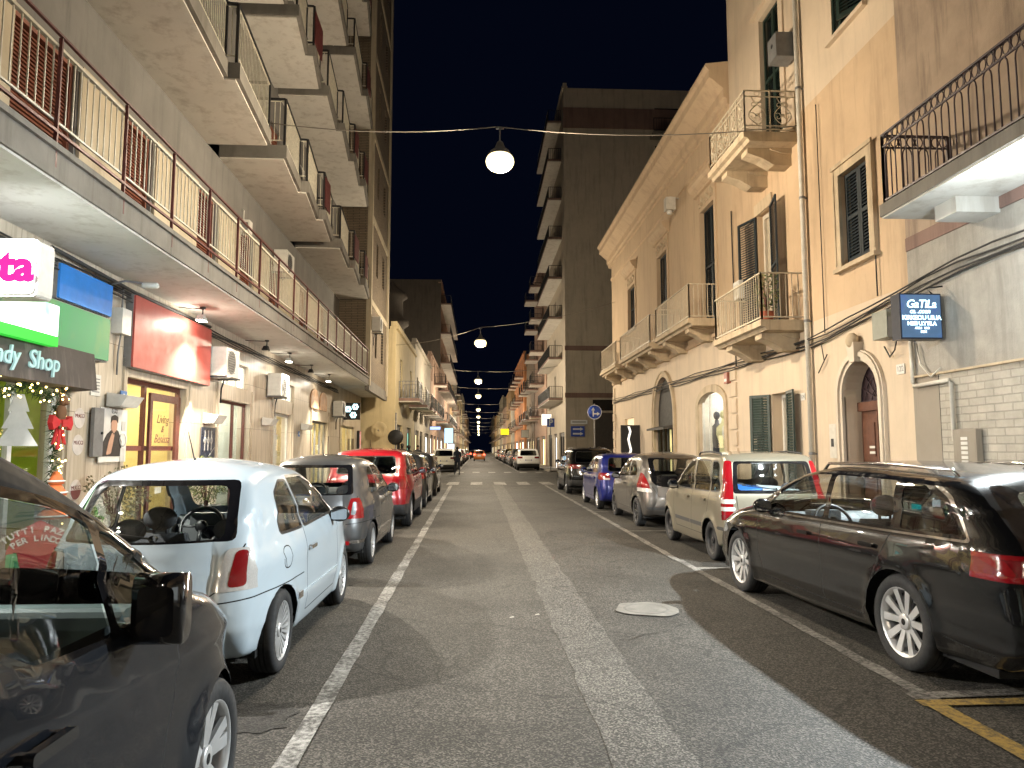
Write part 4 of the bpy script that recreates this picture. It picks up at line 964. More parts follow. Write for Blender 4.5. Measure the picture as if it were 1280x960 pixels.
# 2 yellow shop with wooden door
r2 = room(11.1, 13.5, 2.72, ROOMY, E_WARM, 2.2, 2); fr2 = shopframe(11.1, 13.5, .02, 2.72, [12.08], WOODRED, .08, tr=1.62)
dl = MB(); dl.box(-.10, -.055, 12.15, 12.24, .1, 2.55); dl.box(-.10, -.055, 13.22, 13.38, .1, 2.55); dl.box(-.10, -.055, 12.24, 13.22, 2.42, 2.55); dl.box(-.10, -.055, 12.24, 13.22, .1, .3); door2 = obj('door', dl, WOODRED, fr2)
hd = MB(); hd.tube([(-.04, 12.36, 1.12), (.02, 12.5, 1.13), (.02, 12.8, 1.08), (-.04, 13.1, .88)], .018, 8); hd.tube([(-.04, 12.36, 1.05), (.02, 12.55, 1.03), (.02, 12.8, .95), (-.04, 13.1, .80)], .014, 8); obj('door_handle', hd, WOODRED, LA)
shelves(r2, 11.2, 12.1, .75, 1.9, -1.1, 2, 9, PAL[1:4]); cm = MB(); cm.box(-1.0, -.4, 11.15, 12.05, 0, .9); obj('counter', cm, ROOMW, r2)
for t_, z_, sz in (('Living', 2.12, .21), ('&', 1.95, .17), ('Benissa', 1.78, .21)): lettering(t_, sz, WOODRED, LA, (-.1, 12.75, z_), (R(90), 0, R(90)), .002, shear=.35)
pp = MB(); pp.box(-.14, -.136, 12.62, 12.92, .98, 1.3); pp.box(-.14, -.136, 12.64, 12.9, .84, .95); obj('door_notice', pp, WHITEPL, LA)
# 3 clothes shop
r3 = room(15.25, 17.45, 2.68, ROOMP, E_WHITE, 2.4, 2); shopframe(15.25, 17.45, .02, 2.68, [16.6], WOODRED, .06)
rnd = random.Random(12); cl = MB(); s = 15.4
while s < 17.3: h = rnd.uniform(.7, 1.0); cl.hexa([(-1.5, s, 1.55 - h), (-1.1, s, 1.55 - h), (-1.1, s + .05, 1.55 - h), (-1.5, s + .05, 1.55 - h), (-1.4, s, 1.55), (-1.2, s, 1.55), (-1.2, s + .05, 1.55), (-1.4, s + .05, 1.55)], rnd.randrange(5)); s += .065
obj('clothes', cl, [PAL[0], PAL[4], PAL[2], PAL[4], PAL[1]], r3); shelves(r3, 15.3, 17.3, 1.75, 2.3, -1.6, 1, 8, PAL)
ts = MB(); ts.box(-.9, -.88, 15.5, 17.3, 2.28, 2.5); obj('blue_panel', ts, emit('turquoise_glow', (.05, .8, .85), 2.0), r3)
# 4 pale door with grille
r4 = room(19.5, 21.6, 2.62, ROOMW, E_WHITE, 1.6, 1); shopframe(19.5, 21.6, .02, 2.62, [20.3], WHITEPL, .08)
gr = MB()
for k in range(9): gr.bar((-.1, 19.62 + k * .09, .1), (-.1, 19.62 + k * .09, 2.0), .014)
for z in (.1, .75, 1.4, 2.0): gr.bar((-.1, 19.6, z), (-.1, 20.4, z), .014, .03)
obj('door_grille', gr, WHITEPL, LA)
# 5, 6 warm lit shops
r5 = room(24.3, 27.2, 2.6, ROOMY, E_WARM, 2.2, 2); shopframe(24.3, 27.2, .02, 2.6, [25.6, 26.4], GREYMET, .07); shelves(r5, 24.5, 26.9, .4, 2.2, -1.6, 4, 21, PAL[1:4])
r6 = room(29.8, 33.6, 2.62, ROOMW, E_WARM, 2.2, 2); shopframe(29.8, 33.6, .02, 2.62, [31.0, 32.2], CREAMMET, .07); shelves(r6, 30, 33.3, .4, 2.2, -1.6, 4, 22, PAL[1:4])
r7 = room(-9, -2, 2.7, ROOMP, E_COOL, 1.5, 2); shopframe(-9, -2, .3, 2.7, [-5.5], GREYMET, .08)
r8 = room(-.5, 2.2, 2.7, ROOMW, E_WHITE, 1.5, 1); shopframe(-.5, 2.2, .02, 2.7, [1.0], GREYMET, .08)
for a, b, z0, z1 in ((15.4, 17.2, 3.0, 3.55), (20.0, 21.8, 3.0, 3.5)):
    t = MB(); t.box(-.16, -.12, a, b, z0, z1); f = obj('transom_window', t, emit('lit_transom', (1, .93, .75), 2.2), LA)
    t = MB()
    for k in range(4): s = a + (b - a) * k / 3; t.box(-.119, -.08, max(a, s - .04), min(b, s + .04), z0, z1)
    t.box(-.119, -.081, a, b, z1 - .04, z1); t.box(-.119, -.081, a, b, z0, z0 + .04); obj('frame', t, WHITEPL, f)
for a, b in ((24.0, 25.2), (25.5, 26.7)):
    N = 10; t = MB(); t.prism([(a, 3.0), (b, 3.0)] + [((a + b) / 2 + (b - a) / 2 * math.cos(PI * i / N), 3.35 + .32 * math.sin(PI * i / N)) for i in range(N + 1)], .004, .05, 'x'); obj('arched_panel', t, plain('arch_panel', (.42, .25, .14), .5, var=.4, scale=3), LA)

# ---------------------------------------------------------------- things on the left frontage
RZ90 = (R(90), 0, R(90))
def sign_box(name, label, s0, s1, z0, z1, n0, n1, face, body, bev=.03, cat='sign', rnd_=.08):
    t = lthing(name, label, cat, 0, (s0 + s1) / 2, z0)
    b = MB(); h = z1 - z0; ww = (s1 - s0) / 2
    b.prism(rpoly([(-ww, 0), (ww, 0), (ww, h), (-ww, h)], rnd_), n0, n1 - .03, 'x'); obj('housing', b, body, t)
    f = MB(); f.prism(rpoly([(-ww + bev, bev), (ww - bev, bev), (ww - bev, h - bev), (-ww + bev, h - bev)], rnd_), n1 - .03, n1, 'x'); obj('face', f, face, t)
    return t
E_SIGN = emit('lightbox_white', (1, .98, 1), 1.5); E_SIGNB = emit('lightbox_white_back', (.93, .98, 1), 14.0); PINK = emit('pink_letter', (.9, .04, .42), .9, base=.02)
# The lightbox projects from the wall and faces down the street
t = lthing('lightbox_sign', 'glowing white projecting lightbox with pink letters ending in ta', 'sign', .2, 6.68, 2.99)
b = MB(); b.prism(rpoly([(0, 0), (1.08, 0), (1.08, .54), (0, .54)], .06), -.10, .14, 'y'); obj('housing', b, WHITEPL, t)
f = MB(); f.prism(rpoly([(.025, .025), (1.055, .025), (1.055, .515), (.025, .515)], .06), -.125, -.101, 'y'); obj('face', f, E_SIGN, t)
f = MB(); f.prism(rpoly([(.025, .025), (1.055, .025), (1.055, .515), (.025, .515)], .06), .141, .165, 'y'); obj('face', f, E_SIGNB, t)
lettering('Fatta', .40, PINK, t, (.655, -.132, .27), (R(90), 0, 0), .004, bold=.016)
for z in (.12, .4): sg = MB(); sg.bar((-.2, 0, z), (.1, 0, z), .05); obj('bracket', sg, GREYMET, t)
def photo_mat(name, stops, scale, strength=0.0, dist=.6):
    m, nt, b = _nt(name); f = _noise(nt, scale, 3, .5, dist); c = _ramp(nt, f, stops); nt.links.new(c, b.inputs['Base Color']); b.inputs['Roughness'].default_value = .35
    if strength: nt.links.new(c, b.inputs['Emission Color']); b.inputs['Emission Strength'].default_value = strength
    return m
t = sign_box('shop_sign', 'lit white and green fascia panel under the pink lettered lightbox', 3.2, 8.55, 2.9, 3.3, .0, .40, photo_mat('lit_green_white', [(.3, (.1, .75, .35)), (.45, (.9, 1, .9)), (.7, (1, .97, .85))], .9, 1.5), GREYMET, .02, rnd_=.02)
gb = MB(); gb.box(.30, .405, -2.66, 2.66, -.10, .019); obj('green_strip', gb, emit('green_strip_glow', (.03, .55, .04), .9), t)
t = sign_box('shop_sign', 'green plastic fascia panel right of the lit white one', 8.6, 10.25, 2.82, 3.45, .0, .16, photo_mat('green_panel', [(.3, (.03, .30, .10)), (.55, (.05, .26, .12)), (.75, (.12, .28, .10))], 1.6), GREYMET, .02, rnd_=.02)
t = sign_box('blue_panel', 'plain bright blue panel high above the green fascia', 9.0, 10.35, 3.48, 3.95, .0, .12, plain('bright_blue', (.02, .20, .62), .35), GREYMET, .012, rnd_=.02)
t = lthing('sign_board', 'dark grey wooden sign board with pale script letters over the candy window', 'sign', 0, 6.6, 2.36)
b = MB(); b.prism([(.02, .0), (.32, .02), (.26, .5), (.02, .5)], -3.2, 3.05, 'y'); obj('board', b, plaster('grey_weathered_wood', (.075, .062, .055), .35, (.2, .17, .15), scale=2), t)
lettering('Candy  Shop', .30, emit('pale_letter', (.42, .66, .66), .45), t, (.32, 1.35, .25), (R(83), 0, R(90)), .012, shear=.3, bold=.003)
t = sign_box('shop_sign', 'big plain red fascia sign above the yellow lit shop door', 11.0, 14.3, 2.84, 3.98, .0, .14, plain('red_sign', (.40, .075, .06), .4, var=.1, scale=2), GREYMET, .015, rnd_=.02)
# stickers, plates and posters on the pillars
DISC = plain('sticker_white', (.55, .5, .46), .5); MAROON = plain('sticker_maroon', (.16, .04, .04), .5)
for k, (z, lab) in enumerate(((2.02, 'topmost round white sticker on the pillar by the candy window'), (1.66, 'second round white sticker down the pillar by the candy window'), (1.06, 'third round white sticker with maroon lower half'), (.78, 'lowest round white sticker on the travertine pillar'))):
    t = lthing('sticker', lab, 'sticker', 0, 9.86, z, 'round stickers on the candy shop pillar'); b = MB(); b.lathe([(.001, .006), (.135, .006), (.14, .001)], 24, axis='x'); obj('disc', b, DISC, t, smooth=False)
    lettering('MUCCI', .075, MAROON, t, (.008, 0, .03), RZ90, .001)
    if k > 1: h = MB(); h.prism([(.125 * math.cos(a), .125 * math.sin(a)) for a in [PI + PI * i / 12 for i in range(13)]], .0065, .009, 'x'); obj('band', h, MAROON, t)
t = lthing('notice_plate', 'small pale notice plate high on the pillar beside the dark sign board', 'plate', 0, 10.22, 2.35); b = MB(); b.box(.003, .015, -.13, .13, 0, .3); obj('plate', b, WHITEPL, t)
b = MB()
for k in range(5): b.box(.0155, .017, -.1, .1, .05 + k * .045, .065 + k * .045)
obj('text_lines', b, GREYMET, t)
def small_plate(label, s, z, w_, h, m, name='wall_plate', cat='plate'):
    t = lthing(name, label, cat, 0, s, z); b = MB(); b.box(.037, .05, -w_ / 2, w_ / 2, 0, h); obj('plate', b, m, t)
    g = MB(); g.sphere((.05, 0, h * .55), (.004, w_ * .25, h * .25), 10, 6); obj('emblem', g, WHITEPL, t); return t
BLUES = plain('blue_plate', (.04, .14, .38), .4)
small_plate('little blue plate with white emblem left of the yellow shop', 10.98, 2.28, .2, .2, BLUES); small_plate('tiny blue plate on the pillar before the third doorway', 22.4, 2.0, .22, .16, BLUES)
SKIN = plain('poster_skin', (.42, .24, .16), .6); HAIRM = plain('poster_black', (.012, .01, .01), .5); PGREY = plain('poster_grey', (.42, .42, .4), .5)
t = lthing('poster', 'white poster of a bearded man in a dark jacket with a wristwatch', 'poster', .036, 10.72, 1.42)
b = MB(); b.box(0, .012, -.40, .40, 0, .78); obj('sheet', b, plain('poster_white', (.62, .6, .56), .5), t)
b = MB(); b.prism([(-.39, .08), (.25, .08), (.25, .3), (.14, .45), (.0, .5), (-.2, .4), (-.37, .2)], .0125, .015, 'x'); obj('jacket', b, HAIRM, t)
b = MB(); b.prism([(.0 + .095 * math.cos(a), .53 + .125 * math.sin(a)) for a in [2 * PI * i / 16 for i in range(16)]], .0155, .017, 'x'); b.prism(rpoly([(-.2, .1), (-.06, .12), (.03, .42), (-.04, .44), (-.14, .3)], .03), .0155, .017, 'x'); obj('face', b, SKIN, t)
b = MB(); b.prism(rpoly([(-.11, .56), (-.1, .66), (.0, .69), (.11, .66), (.11, .56), (.06, .61), (-.06, .61)], .02), .0175, .019, 'x'); b.prism(rpoly([(-.075, .47), (0, .41), (.075, .47), (.05, .43), (0, .395), (-.05, .43)], .01), .0175, .019, 'x'); obj('hair', b, HAIRM, t)
b = MB(); b.lathe([(.085, .018), (.11, .021), (.11, .0125)], 20, c=(0, .29, .33), axis='x'); b.box(.0125, .017, .22, .36, .0, .2); b.box(.0125, .017, .23, .35, .46, .6); obj('watch', b, PGREY, t)
lettering('0,00', .10, HAIRM, t, (.013, .0, .735), RZ90, .001)
t = lthing('poster', 'dark navy poster of watches beside the clothes shop doorway', 'poster', .036, 14.6, 1.38)
b = MB(); b.box(0, .012, -.38, .38, 0, .66); obj('sheet', b, plain('poster_navy', (.012, .02, .045), .3), t)
b = MB()
for k in range(3): b.lathe([(.05, .014), (.07, .016), (.07, .0125)], 14, c=(0, -.2 + .18 * k, .4), axis='x'); b.box(.0125, .015, -.22 + .18 * k, -.18 + .18 * k, .2, .6)
b.hexa([(.0125, -.05, .03), (.014, -.05, .03), (.014, .36, .26), (.0125, .36, .26), (.0125, -.05, .045), (.014, -.05, .045), (.014, .36, .275), (.0125, .36, .275)]); obj('print', b, PGREY, t)
t = lthing('meter_cabinet', 'grey meter cabinet door left of the bearded man poster', 'cabinet', .036, 10.22, 1.5); b = MB(); b.box(0, .05, -.13, .13, 0, .68); b.bevel(.01); obj('door', b, GREYMET, t); b = MB(); b.sphere((.055, .08, .33), .02); obj('lock', b, BLACKM, t)
# wedge wall lamps
wl = None
for s, z, lab in ((10.75, 2.22, 'white wedge wall lamp above the bearded man poster'), (14.55, 2.12, 'white wedge wall lamp over the navy watch poster'), (18.6, 2.22, 'white wedge wall lamp between the clothes shop and grille door'), (22.9, 2.22, 'white wedge wall lamp nearest the warm lit far shops')):
    if wl is None:
        wl = lthing('wall_lamp', lab, 'lamp', .036, s, z, 'wedge wall lamps on the shop pillars')
        b = MB(); b.hexa([(0, -.26, 0), (.2, -.26, .0), (.2, .26, .0), (0, .26, .0), (0, -.26, .2), (.3, -.26, .16), (.3, .26, .16), (0, .26, .2)]); b.bevel(.008); obj('shade', b, WHITEPL, wl)
        b = MB(); b.box(.03, .17, -.22, .22, -.006, -.0005); obj('diffuser', b, PGREY, wl)
    else: copy_tree(wl, lw(.036, s, z), label=lab)
# air conditioners
def ac_unit(parent_name, label, loc, rz, gap=0):
    t = thing('air_conditioner', label, 'air conditioner', loc, rz, 'air conditioning units on the left block')
    b = MB(); b.box(.06, .40, 0, .82, 0, .58); b.bevel(.018, 2); obj('casing', b, WHITEPL, t)
    g = MB(); g.lathe([(.22, .404), (.235, .404), (.235, .414), (.22, .414), (.22, .404)], 24, c=(0, .32, .29), axis='x', cap=False)
    for k in range(9): g.bar((.408, .10, .09 + k * .05), (.408, .54, .09 + k * .05), .008, .01)
    obj('fan_grille', g, GREYMET, t)
    g = MB()
    for k in range(13): g.box(.09, .37, -.008, .004, .07 + k * .036, .07 + k * .036 + .018)
    obj('side_louvre', g, WHITEPL, t)
    g = MB(); g.lathe([(.001, .4015), (.215, .4015)], 24, c=(0, .32, .29), axis='x'); obj('fan_recess', g, BLACKM, t)
    for y in (.08, .74): g = MB(); g.bar((0, y, -.02), (.46, y, -.02), .04); obj('bracket', g, GREYMET, t)
    g = MB(); g.tube([(.2, .84, .2), (.1, .9, .1), (.02, .9, -.2), (.02, .88, -.5)], .018, 6); obj('hose', g, BLACKM, t)
    return t
ac = ac_unit('', 'white air conditioner right beside the red fascia sign', lw(.0, 14.42, 3.08), LROT)
for n, s, z, lab in ((0, 18.7, 3.0, 'white air conditioner over the door with the white grille'), (0, 27.9, 2.9, 'white air conditioner beside the blue lit emblems at the shop row end'),
                     (0, 18.9, 6.35, 'boxed air conditioner on the grey wall under the second sawtooth balcony'), (1.24, 29.3, 6.5, 'air conditioner on the striped brick bay'), (0, 19.8, 9.2, 'high air conditioner behind a balcony rail of the third storey')):
    copy_tree(ac, lw(n, s, z), label=lab)
# soffit spotlights
SPOTL = []
def soffit_spot(s, n, label, lit, arm=.35, z=4.17):
    t = lthing('spotlight', label, 'spotlight', n, s, z, 'spotlights under the long balcony')
    b = MB(); b.lathe([(.05, 0), (.05, -.03), (.012, -.035)], 12); b.tube([(0, 0, -.03), (0, 0, -.12), (-.03, .0, -.15)], .012, 6); b.tube([(-n + .03, -.1, -.02), (-n * .6, .05, -.01), (-.1, .02, -.02), (0, 0, -.02)], .009, 5); obj('arm', b, CABLE, t)
    b = MB(); b.hexa([(-.09, -.11, -.24), (.05, -.11, -.24), (.05, .11, -.24), (-.09, .11, -.24), (-.06, -.06, -.14), (.03, -.06, -.14), (.03, .06, -.14), (-.06, .06, -.14)]); obj('head', b, BLACKM if not lit else WHITEPL, t)
    b = MB(); b.box(-.085, .045, -.105, .105, -.252, -.2405); obj('lens', b, emit('spot_lens', (1, .95, .82), 30) if lit else DARKGL, t)
    return t
for s, n, lit, lab in ((5.2, .6, True, 'bright floodlight under the balcony above the candy shop lightbox'), (13.0, .42, True, 'bright floodlight under the balcony washing the red fascia'), (16.9, .5, False, 'unlit black spotlight hung just past the red fascia'), (19.1, .5, True, 'small lit spotlight third from the red fascia under the balcony'), (21.8, .5, False, 'unlit black floodlight between two lit ones under the balcony'), (24.6, .5, True, 'lit spotlight nearest the striped brick bay under the balcony')):
    t = soffit_spot(s, n, lab, lit)
    if lit: SPOTL.append((s, n))
t = lthing('security_camera', 'small white bullet camera under the balcony above the blue panel', 'camera', .05, 10.3, 3.95); b = MB(); b.tube([(0, 0, 0), (.25, 0, .06), (.5, .0, .03)], .015, 6); obj('arm', b, GREYMET, t); b = MB(); b.lathe([(.04, 0), (.045, .02), (.045, .2), (.03, .22), (.001, .22)], 14, c=(.5, .0, 0), axis='x'); obj('body', b, WHITEPL, t)
t = lthing('junction_box', 'grey meter box on the wall just left of the red fascia', 'box', .0, 10.72, 3.3); b = MB(); b.box(.0, .16, -.14, .14, 0, .38); b.bevel(.012); obj('casing', b, WHITEPL, t); b = MB(); b.tube([(.08, 0, .38), (.06, .05, .6), (.03, .1, .78)], .015, 6); b.tube([(.08, 0, 0), (.05, .0, -.3), (.04, .02, -.6)], .014, 6); obj('pipe', b, GREYMET, t)
t = lthing('lit_emblem_sign', 'dark sign with glowing pale blue flower emblems at the far shop', 'sign', 0, 30.6, 2.86); b = MB(); b.box(0, .7, -.06, .06, 0, .72); obj('panel', b, BLACKM, t)
g = MB(); rnd = random.Random(2)
for k in range(3):
    cx, cz = (.2, .5, .42)[k], (.45, .55, .2)[k]
    for j in range(6): a = 2 * PI * j / 6; g.sphere((cx + .09 * math.cos(a), -.075, cz + .09 * math.sin(a)), (.055, .012, .05), 8, 5)
obj('emblem', g, emit('pale_blue_emblem', (.6, .95, 1), 3.0), t)
t = lthing('vent_lantern', 'old white lantern vent on the grey upper wall', 'lantern', 0, 16.3, 6.55); b = MB(); b.box(0, .22, -.12, .12, 0, .3); b.bevel(.02); b.tube([(.05, 0, .3), (.05, 0, .55), (0, 0, .58)], .015, 6); obj('casing', b, WHITEPL, t); b = MB(); b.box(.03, .19, -.128, -.121, .06, .24); obj('louvre', b, GREYMET, t)
t = lthing('lit_advert_totem', 'narrow lit advertisement strip at the end of the shop row', 'sign', .02, 34.6, 1.1); b = MB(); b.box(0, .12, -.25, .25, 0, 1.4); obj('frame', b, BLACKM, t); b = MB(); b.box(.121, .13, -.22, .22, .03, 1.37); obj('face', b, photo_mat('advert_print', [(.3, (.05, .1, .2)), (.5, (.5, .2, .15)), (.7, (.6, .6, .7))], 2.0, .8), t)
# christmas garland with lights around the candy window
GREENL = plain('fir_green', (.03, .07, .025), .8, var=.4, scale=30); FAIRY = emit('fairy_light', (1, .72, .25), 14)
t = lthing('christmas_garland', 'fir garland with warm fairy lights framing the candy window', 'garland', .0, 9.0, 0)
rnd = random.Random(31); n_ = MB(); lt = MB()
path = [(.16, -5.0 + .12 * k, 2.28 + .05 * math.sin(k * .9)) for k in range(44)] + [(.12, .08, 2.25 - .1 * k) for k in range(1, 16)]
for (x, y, z) in path:
    for k in range(34):
        d = Vector((rnd.gauss(0, 1), rnd.gauss(0, 1), rnd.gauss(0, 1))).normalized(); p = Vector((x, y, z)) + d * rnd.uniform(0, .05); q = p + d * .1; u = d.cross(Vector((.3, .5, .8))).normalized() * .008
        n_.f([p - u, q, p + u])
    for k in range(3): lt.sphere((x + rnd.uniform(.02, .12), y + rnd.uniform(-.08, .08), z + rnd.uniform(-.1, .1)), .011, 6, 4)
obj('fir', n_, GREENL, t, recalc=False); obj('fairy_lights', lt, FAIRY, t)
b = MB(); REDF = plain('red_felt', (.45, .015, .02), .7, var=.2)
for dy in (-1, 1): b.prism([(.06, 1.93), (.06 + dy * .20, 2.02), (.06 + dy * .23, 1.92), (.06 + dy * .19, 1.84)], .17, .23, 'x'); b.prism([(.06, 1.91), (.06 + dy * .06, 1.9), (.06 + dy * .15, 1.66), (.06 + dy * .09, 1.68)], .18, .20, 'x')
b.box(.17, .25, .02, .10, 1.88, 1.97); b.hexa([(.2, -.02, 1.6), (.21, -.02, 1.6), (.21, .05, 1.6), (.2, .05, 1.6), (.2, .03, 1.9), (.21, .03, 1.9), (.21, .07, 1.9), (.2, .07, 1.9)]); b.bevel(.012, 1); obj('bow', b, REDF, t)
def cone_tree(name, label, n, s, z, h, layers, m, trim=None, flat=False):
    t = lthing(name, label, 'decoration', n, s, z); b = MB()
    for k in range(layers):
        z0 = h * k / layers * .95; r0 = h * .33 * (1 - k / layers * .75)
        if flat: b.prism([(-r0, z0 + .02), (r0, z0 + .02), (r0 * .45, z0 + h / layers * 1.05), (-r0 * .45, z0 + h / layers * 1.05)], -.012 - .001 * k, .012 + .001 * k, 'x')
        else: b.lathe([(.001, z0), (r0, z0 + .02), (r0 * 1.02, z0 + .05), (r0 * .4, z0 + h / layers * 1.15), (.001, z0 + h / layers * 1.2)], 16)
    obj('body', b, m, t)
    if trim:
        b = MB()
        for k in range(layers):
            z0 = h * k / layers * .95; r0 = h * .33 * (1 - k / layers * .75); b.tube([(1.04 * r0 * math.cos(2 * PI * j / 20), 1.04 * r0 * math.sin(2 * PI * j / 20), z0 + .055 + .012 * math.sin(j * PI)) for j in range(20)], .012, 6, closed=True)
        obj('icing', b, trim, t)
    return t
cone_tree('tree_decoration', 'flat silver-grey fir tree cut-out hanging in the candy window', .12, 8.35, 1.62, .62, 3, PGREY, None, True).rotation_euler = (0, 0, LROT - R(55))
cone_tree('gingerbread_tree', 'orange gingerbread tree with white icing by the candy window', .22, 9.0, .75, .58, 4, plain('gingerbread', (.50, .12, .03), .6), WHITEPL)
b = MB(); t = lthing('reindeer_plush', 'brown reindeer plush hanging above the red bow', 'decoration', .2, 9.06, 2.0); b.sphere((0, 0, .05), (.06, .07, .11), 10, 8); b.sphere((.03, -.01, .2), (.05, .055, .065), 10, 8); b.sphere((.07, -.02, .17), (.03, .03, .025), 8, 6)
for s in (-1, 1): b.tube([(0, .03 * s, .25), (0, .07 * s, .33), (0, .05 * s, .38)], .01, 5); b.tube([(0, .04 * s, -.02), (.03, .06 * s, -.15)], .02, 6)
obj('body', b, plain('brown_plush', (.16, .08, .04), .9), t)
# potted shrubs on the pavement
def leafy(name, label, loc, r, h, n, leafm, potm, pot_h, pot_r, rz=0, cat='plant', leaf=.045, seed=1, group=None, oval=(1, 1, 1)):
    t = thing(name, label, cat, loc, rz, group); rnd = random.Random(seed)
    p = MB(); p.lathe([(pot_r * .72, 0), (pot_r * .95, pot_h * .9), (pot_r, pot_h), (pot_r * .9, pot_h), (pot_r * .85, pot_h * .9), (.001, pot_h * .88)], 20); obj('pot', p, potm, t)
    st = MB(); lf = MB()
    for k in range(9):
        a = rnd.uniform(0, 2 * PI); e = Vector((math.cos(a) * r * rnd.uniform(.2, .8), math.sin(a) * r * rnd.uniform(.2, .8), pot_h + h * rnd.uniform(.5, .95))); st.tube([(0, 0, pot_h * .85), e * .5 + Vector((0, 0, pot_h * .6)), e], [.012, .008, .004], 5)
    obj('stem', st, WOODRED, t)
    for k in range(n):
        d = Vector((rnd.gauss(0, 1), rnd.gauss(0, 1), rnd.gauss(0, 1))).normalized(); rr = rnd.uniform(.45, 1) ** .6 * (1 + .25 * math.sin(d.x * 5 + seed) * math.cos(d.z * 4))
        p = Vector((d.x * r * rr * oval[0], d.y * r * rr * oval[1], pot_h + h * .55 + d.z * h * .5 * rr)); q = p + (d + Vector((rnd.gauss(0, .6), rnd.gauss(0, .6), rnd.gauss(0, .6)))).normalized() * leaf; u = (q - p).cross(Vector((rnd.gauss(0, 1), rnd.gauss(0, 1), rnd.gauss(0, 1)))).normalized() * leaf * .3
        lf.f([p, (p + q) / 2 + u, q, (p + q) / 2 - u], rnd.randrange(2))
    obj('foliage', lf, leafm, t, recalc=False); return t
LEAFA = [plain('variegated_leaf', (.22, .21, .12), .6, var=.3), plain('dry_leaf', (.14, .12, .06), .6, var=.3)]; LEAFB = [plain('olive_leaf', (.12, .14, .04), .6, var=.3), plain('dark_leaf', (.05, .07, .02), .6, var=.3)]
TERRA = plain('terracotta', (.32, .09, .05), .8, var=.2); POTG = plain('grey_pot', (.18, .18, .18), .7, var=.2)
leafy('potted_shrub', 'variegated shrub in a grey round pot before the yellow shop', lw(.45, 9.95, .14), .36, .72, 1500, LEAFA, POTG, .42, .27, seed=3)
leafy('potted_shrub', 'rounded olive shrub in a pot beside the clothes shop door', lw(.45, 13.45, .14), .40, .80, 1600, LEAFB, POTG, .45, .26, seed=5)
# ---------------------------------------------------------------- right frontage (outward n = -x)
RFX = 6.3
PEACH = plaster('peach_render', (.51, .38, .25), .10, flk=.1, stain= (.36, .26, .18), scale=.7); PEACH2 = plaster('warm_beige_render', (.53, .385, .25), .18, flk=.3, stain= (.32, .23, .15), scale=.6); PEACHLOW = plaster('pale_peach_render', (.58, .47, .35), .12, flk=.16, stain= (.42, .34, .26), scale=.8)
STONE = plaster('moulded_stone', (.50, .40, .275), .2, (.22, .17, .12), scale=3); BROWNR = plaster('brown_grey_render', (.36, .275, .205), .25, (.12, .09, .07), scale=1.5, bump=.6); ROUGH = plaster('roughcast_grey', (.33, .31, .275), .2, scale=4, bump=1.0)
MAUVE = plaster('mauve_band', (.22, .14, .115), .15); WHBRICK = brick_mat('painted_stone_blocks', (.50, .465, .40), (.45, .42, .36), (.37, .345, .30), .30, .098, .009, (1, 2), bump=1.0); SMOOTHG = plaster('smooth_taupe', (.28, .245, .20), .12)
GREENSH = plain('dark_green_shutter', (.014, .03, .024), .5, var=.25); NAVYSH = plain('dark_blue_green_shutter', (.010, .018, .024), .5, var=.25); IRONP = plain('dark_purple_iron', (.045, .025, .03), .5); WHIRON = plain('cream_iron', (.55, .48, .36), .5, var=.15, scale=15); DOORW = plain('brown_door_wood', (.12, .05, .03), .45, var=.3, scale=9); PIPEM = plain('grey_white_pipe', (.52, .49, .43), .5, var=.15)
CURTAIN = plain('pale_curtain', (.42, .36, .27), .9, var=.12, scale=14)
def rthing(name, label, cat, n, s, z, group=None): return thing(name, label, cat, (RFX - n, s, z), 0, group)
RZM = (R(90), 0, R(-90))
def B(): return MB(-1)
def moulding(mb, s0, s1, prof):
    """Extrudes an (n, z) profile along the street."""
    mb.prism([(-0 + p[0] * 1, p[1]) for p in prof], s0, s1, 'y')
# --- house with iron balcony, nearest on the right
RA = thing('townhouse', 'near grey-brown house with dark iron balcony and painted stone blocks below', 'building', (RFX, 0, 0))
w = B(); wall_face(w, -14, 9.42, 0, 2.62, [(3.2, 5.6, 0, 2.45), (-6, -2, 0, 2.45)], .0, .3); obj('stone_block_wall', w, WHBRICK, RA)
w = B(); wall_face(w, 9.425, 10.0, 0, 2.62, [], .004); obj('smooth_wall_strip', w, SMOOTHG, RA)
w = B(); wall_face(w, -14, 10.0, 2.66, 4.50, [], .0); obj('roughcast_wall', w, ROUGH, RA)
w = B(); w.box(-.1, .012, -14, 10.0, 4.505, 4.70); obj('mauve_band', w, MAUVE, RA)
w = B(); wall_face(w, -14, 10.0, 4.705, 13.5, [(3.0, 4.2, 4.95, 7.3), (-3.0, -1.8, 4.95, 7.3)], .0, .2); w.f([(0, -14, 13.5), (0, 10, 13.5), (-9, 10, 13.5), (-9, -14, 13.5)]); w.f([(0, 10, 9), (-9, 10, 9), (-9, 10, 13.5), (0, 10, 13.5)]); obj('upper_wall', w, BROWNR, RA)
w = B(); w.prism([(.0, 2.62), (.05, 2.625), (.05, 2.65), (.0, 2.66)], -14, 10.0, 'y'); obj('ledge', w, STONE, RA)
for a, b in ((3.0, 4.2), (-3.0, -1.8)):
    f = B(); louvre(f, -.1, a, (a + b) / 2 - .004, 4.95, 7.3); louvre(f, -.1, (a + b) / 2 + .004, b, 4.95, 7.3); obj('shutter', f, GREENSH, RA)
for a, b in ((3.2, 5.6), (-6, -2)):
    f = B(); f.box(-.28, -.26, a, b, 0, 2.45); obj('shop_window', f, emit('right_shop_glow', (.88, .97, 1), 1.2), RA)
s_ = B(); s_.box(0, .97, -12, 9.0, 4.68, 4.84); bal = obj('balcony', s_, CONC, RA)
